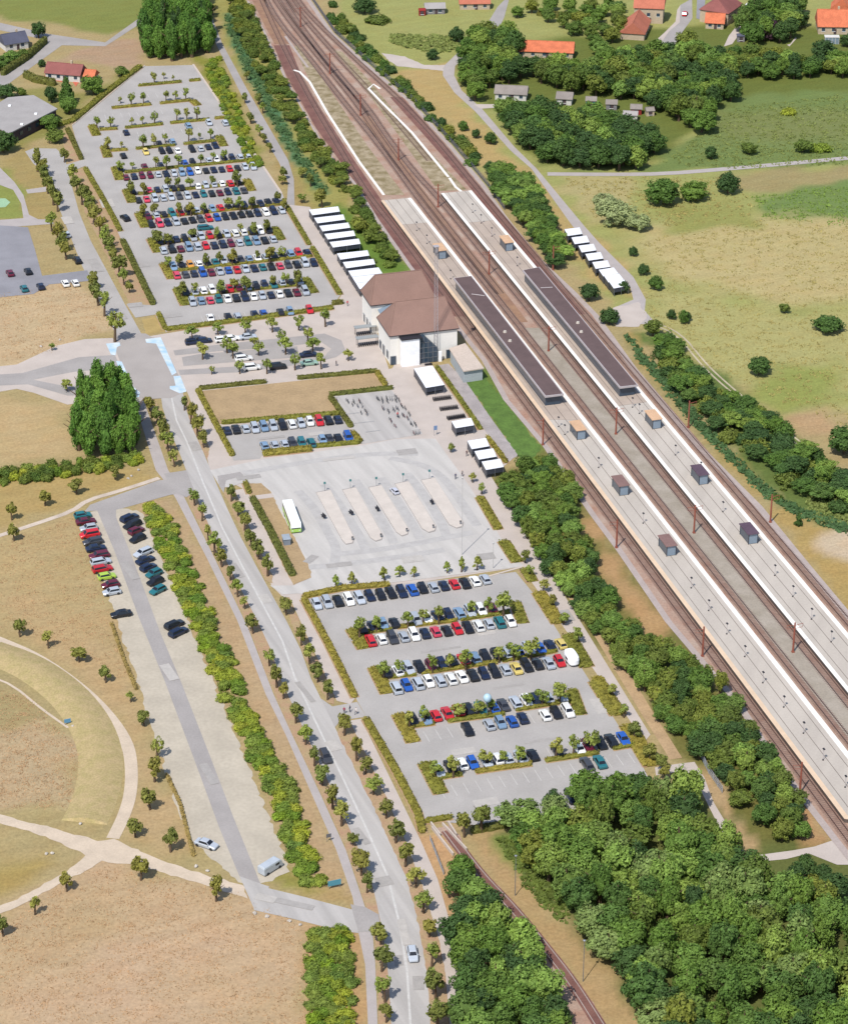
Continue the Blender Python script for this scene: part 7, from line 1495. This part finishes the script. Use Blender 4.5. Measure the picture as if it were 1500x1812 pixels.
# kiosk-like dark cycle cart near the fourth island
p = P(*B1(822, 225), .8); t = empty('service_cart', (p.x, p.y, Z4 + .01), R(115), label='small white and dark service vehicle between third and fourth island', cat='vehicle')
for nm, me, lc in CP['hatchback']: o = link(nm, me, t); o.location = Vector(lc) * .8; o.scale = (.8, .8, .85); o.color = (.5, .5, .55, 1)
# transformer kiosk on the grass island
p = P(*B1(328, 455), .8); t = empty('utility_cabinet', (p.x, p.y, Z4 + .01), busang, label='blue grey utility cabinet on the dry grass island', cat='cabinet')
mb = MB(); mb.box((0, 0, .8), (2.4, 1.6, 1.6)); mb.build('body', plain('cabinet_grey', A(150, 160, 172)), t); mb = MB(); mb.box((0, 0, 1.66), (2.7, 1.9, .14), bev=.1); mb.build('lid', plain('cabinet_lid', A(176, 186, 196)), t); mb = MB(); mb.box((.3, -.81, .8), (.9, .03, 1.3)); mb.build('door', plain('cabinet_door', A(130, 142, 156)), t)
# light blue ball on a post in the lower car park
p = P(862, 1237, 4.6); t = empty('globe_sign', (p.x, p.y, .085), 0, label='pale blue globe on a slim post above third island', cat='sign')
mb = MB(); mb.tube((0, 0, 0), (0, 0, 4.0), .06, .06, 6); mb.build('post', steel, t)
mb = MB(); N1, N2 = 10, 14
v = [(math.sin(math.pi * i / N1) * math.cos(2 * math.pi * j / N2) * .9, math.sin(math.pi * i / N1) * math.sin(2 * math.pi * j / N2) * .9, 4.8 + math.cos(math.pi * i / N1) * 1.0) for i in range(N1 + 1) for j in range(N2)]
mb.add(v, [(i * N2 + j, (i + 1) * N2 + j, (i + 1) * N2 + (j + 1) % N2, i * N2 + (j + 1) % N2) for i in range(N1) for j in range(N2)]); mb.build('globe', plain('pale_blue_globe', A(196, 226, 240), .4), t, smooth=True)
# signs and poles along the avenue, boulders, blue containers
def signpost(px, py, col, label, w=1.6, h=1.0, hz=1.6):
    p = P(px, py); t = empty('sign_board', p, R(20), label=label, cat='sign')
    for s in (-1, 1): mb = MB(); mb.tube((s * w * .4, 0, 0), (s * w * .4, 0, hz), .04, .04, 5); mb.build('post', steel, t)
    mb = MB(); mb.box((0, -.05, hz - h / 2 + .2), (w, .08, h)); mb.build('panel', plain('sign_' + ''.join(c for c in label if c.isalpha())[:10], col), t)
signpost(*B6(420, 1100), A(96, 170, 190), 'turquoise information board on the verge by access road', 2.6, 1.2, 1.7); signpost(*B6(390, 855), A(120, 120, 124), 'small grey sign on the verge beside cycle path', 1.0, .8, 1.6); signpost(*B5(298, 500), A(110, 170, 206), 'small blue board on the dry round field', 1.4, .9, 1.2)
signpost(*SS(405, 985), A(130, 160, 200), 'pale blue signpost on the promenade', .9, 1.2, 2.6)
stone = mat('boulder', A(214, 204, 192), var=.1, scale=1)
ROCKS = [B5(335, 890), B5(355, 938), B5(320, 510), B5(910, 1145), B5(860, 1125), B6(65, 1250), B6(185, 1275), B6(240, 1295), B6(5, 1235), B5(1115, 1330), B5(1170, 1345), A4(810, 1590), A4(750, 1640), A4(770, 1625), A4(350, 830), A4(240, 870), B5(230, 1068), B5(205, 1070)]
RW = ['the round field, upper of two by its lower rim', 'the round field, lower of two by its lower rim', 'the round field beside the blue board', 'the sandy track end, right of two', 'the sandy track end, left of two', 'the access road, second from the left', 'the access road, third from the left', 'the access road, fourth from the left', 'the access road, leftmost of its row', 'the big dry field corner, left of two', 'the big dry field corner, right of two', 'the side road verge, lower right of three by poplars', 'the side road verge, left of three by poplars', 'the side road verge, middle of three by poplars', 'the upper western road, right of two', 'the upper western road, left of two', 'the lower left track, right of two', 'the lower left track, left of two']
for i, (x, y) in enumerate(ROCKS):
    V, F = ico((.45, .35, .3), (0, 0, .2)); V = V + rs.normal(0, .06, V.shape); mb = MB(); mb.add(V.tolist(), F); o = mb.build('boulder', stone, label=f'pale boulder at the edge of {RW[i]}', cat='boulder', group='pale boulders'); o.location = P(x, y); o.rotation_euler = (0, 0, i)
# concrete end walls of the bridge over the old line
for i, (a, b) in enumerate((((B3(395, 775), B3(440, 833))), ((B3(480, 770), B3(520, 833))), ((B6(985, 770), B6(1110, 905))), ((B6(930, 790), B6(1040, 930))))):
    A0, B0 = P(*a), P(*b); mb = MB(); ribbon_pts([Vector((0, 0, 0)), B0 - A0], .3, .7, mb, thick=.7); o = mb.build('parapet_wall', kerbmat, label=f'pale concrete parapet of the old line bridge, {ORD[i+1]} in order', cat='wall', group='bridge parapets'); o.location = A0

# ------------------------------------------------------------------ people
def person_mesh(seed):
    rng = random.Random(seed); st_ = rng.uniform(.12, .28)
    J = {'pel': (0, 0, .95, .15), 'sp': (0, 0, 1.15, .145), 'ch': (0, .01, 1.36, .165), 'nk': (0, .01, 1.50, .06), 'hd': (0, .02, 1.62, .10), 'tp': (0, .02, 1.73, .075)}
    E_ = [('pel', 'sp'), ('sp', 'ch'), ('ch', 'nk'), ('nk', 'hd'), ('hd', 'tp')]
    for s, nm in ((-1, 'l'), (1, 'r')):
        J['hp' + nm] = (s * .10, 0, .90, .10); J['kn' + nm] = (s * .11, s * st_ * .5 + .04, .50, .075); J['an' + nm] = (s * .11, s * st_ - .03, .09, .05); J['to' + nm] = (s * .12, s * st_ + .14, .04, .045)
        J['sh' + nm] = (s * .19, .01, 1.40, .075); J['el' + nm] = (s * .26, -.03 - s * .06, 1.13, .055); J['ha' + nm] = (s * .25, .06 - s * .14, .90, .042); J['fi' + nm] = (s * .24, .10 - s * .15, .82, .03)
        E_ += [('pel', 'hp' + nm), ('hp' + nm, 'kn' + nm), ('kn' + nm, 'an' + nm), ('an' + nm, 'to' + nm), ('ch', 'sh' + nm), ('sh' + nm, 'el' + nm), ('el' + nm, 'ha' + nm), ('ha' + nm, 'fi' + nm)]
    ks = list(J); me = bpy.data.meshes.new('body'); me.from_pydata([J[k][:3] for k in ks], [(ks.index(a), ks.index(b)) for a, b in E_], [])
    o = bpy.data.objects.new('tmp', me); COL.objects.link(o); md = o.modifiers.new('skin', 'SKIN'); sb = o.modifiers.new('sub', 'SUBSURF'); sb.levels = 1; sb.render_levels = 1
    for i, k in enumerate(ks): me.skin_vertices[0].data[i].radius = (J[k][3], J[k][3] * .85)
    me.skin_vertices[0].data[0].use_root = True
    bpy.context.view_layer.update(); ev = o.evaluated_get(bpy.context.evaluated_depsgraph_get()); out = bpy.data.meshes.new_from_object(ev); bpy.data.objects.remove(o)
    out.name = 'body'; return out
def dress(me, top, legs_):
    me.materials.clear()
    for m in (top, legs_, plain('skin', A(214, 168, 140)), plain('hair', A(86, 66, 52))): me.materials.append(m)
    for f in me.polygons:
        z = f.center.z
        f.material_index = 3 if z > 1.66 else 2 if z > 1.49 or (z < .97 and abs(f.center.x) > .2) else 0 if z > .95 else 1
        f.use_smooth = True
PEO = [((609, 1257), (.25, .02, .05), 'person in dark red top at car park entrance, left of three'), ((619, 1254), (.04, .04, .07), 'person in dark top at car park entrance, middle of three'), ((630, 1258), (.55, .5, .48), 'person in pale top at car park entrance, right of three'), (ST(92, 415), (.5, .06, .08), 'person in red top on the promenade beside station'),
       (A8(1150, 275), (.02, .02, .03), 'person in black on the forecourt paving'), (SS(610, 1400), (.06, .06, .1), 'person in dark clothes near the promenade tree, left of two'), (SS(680, 1370), (.05, .05, .06), 'person in dark clothes near the promenade tree, right of two'), (SS(725, 1165), (.1, .06, .06), 'person in dark clothes beside the bicycle sheds'), (BK(925, 400), (.55, .1, .1), 'person in pink top in the bicycle yard'), ((462 * 1.0 + 800 - 0, 385 - 160 + 0), (.4, .1, .12), 'person walking')][:9]
for i, ((x, y), c, lab) in enumerate(PEO):
    me = person_mesh(i); dress(me, plain(f'top_{i}', c), plain(f'trousers_{i}', (.03, .035, .06)))
    p = P(x, y, .9); t = link('person', me, label=lab, cat='person'); t.location = (p.x, p.y, .07); t.rotation_euler = (0, 0, i * 1.3)
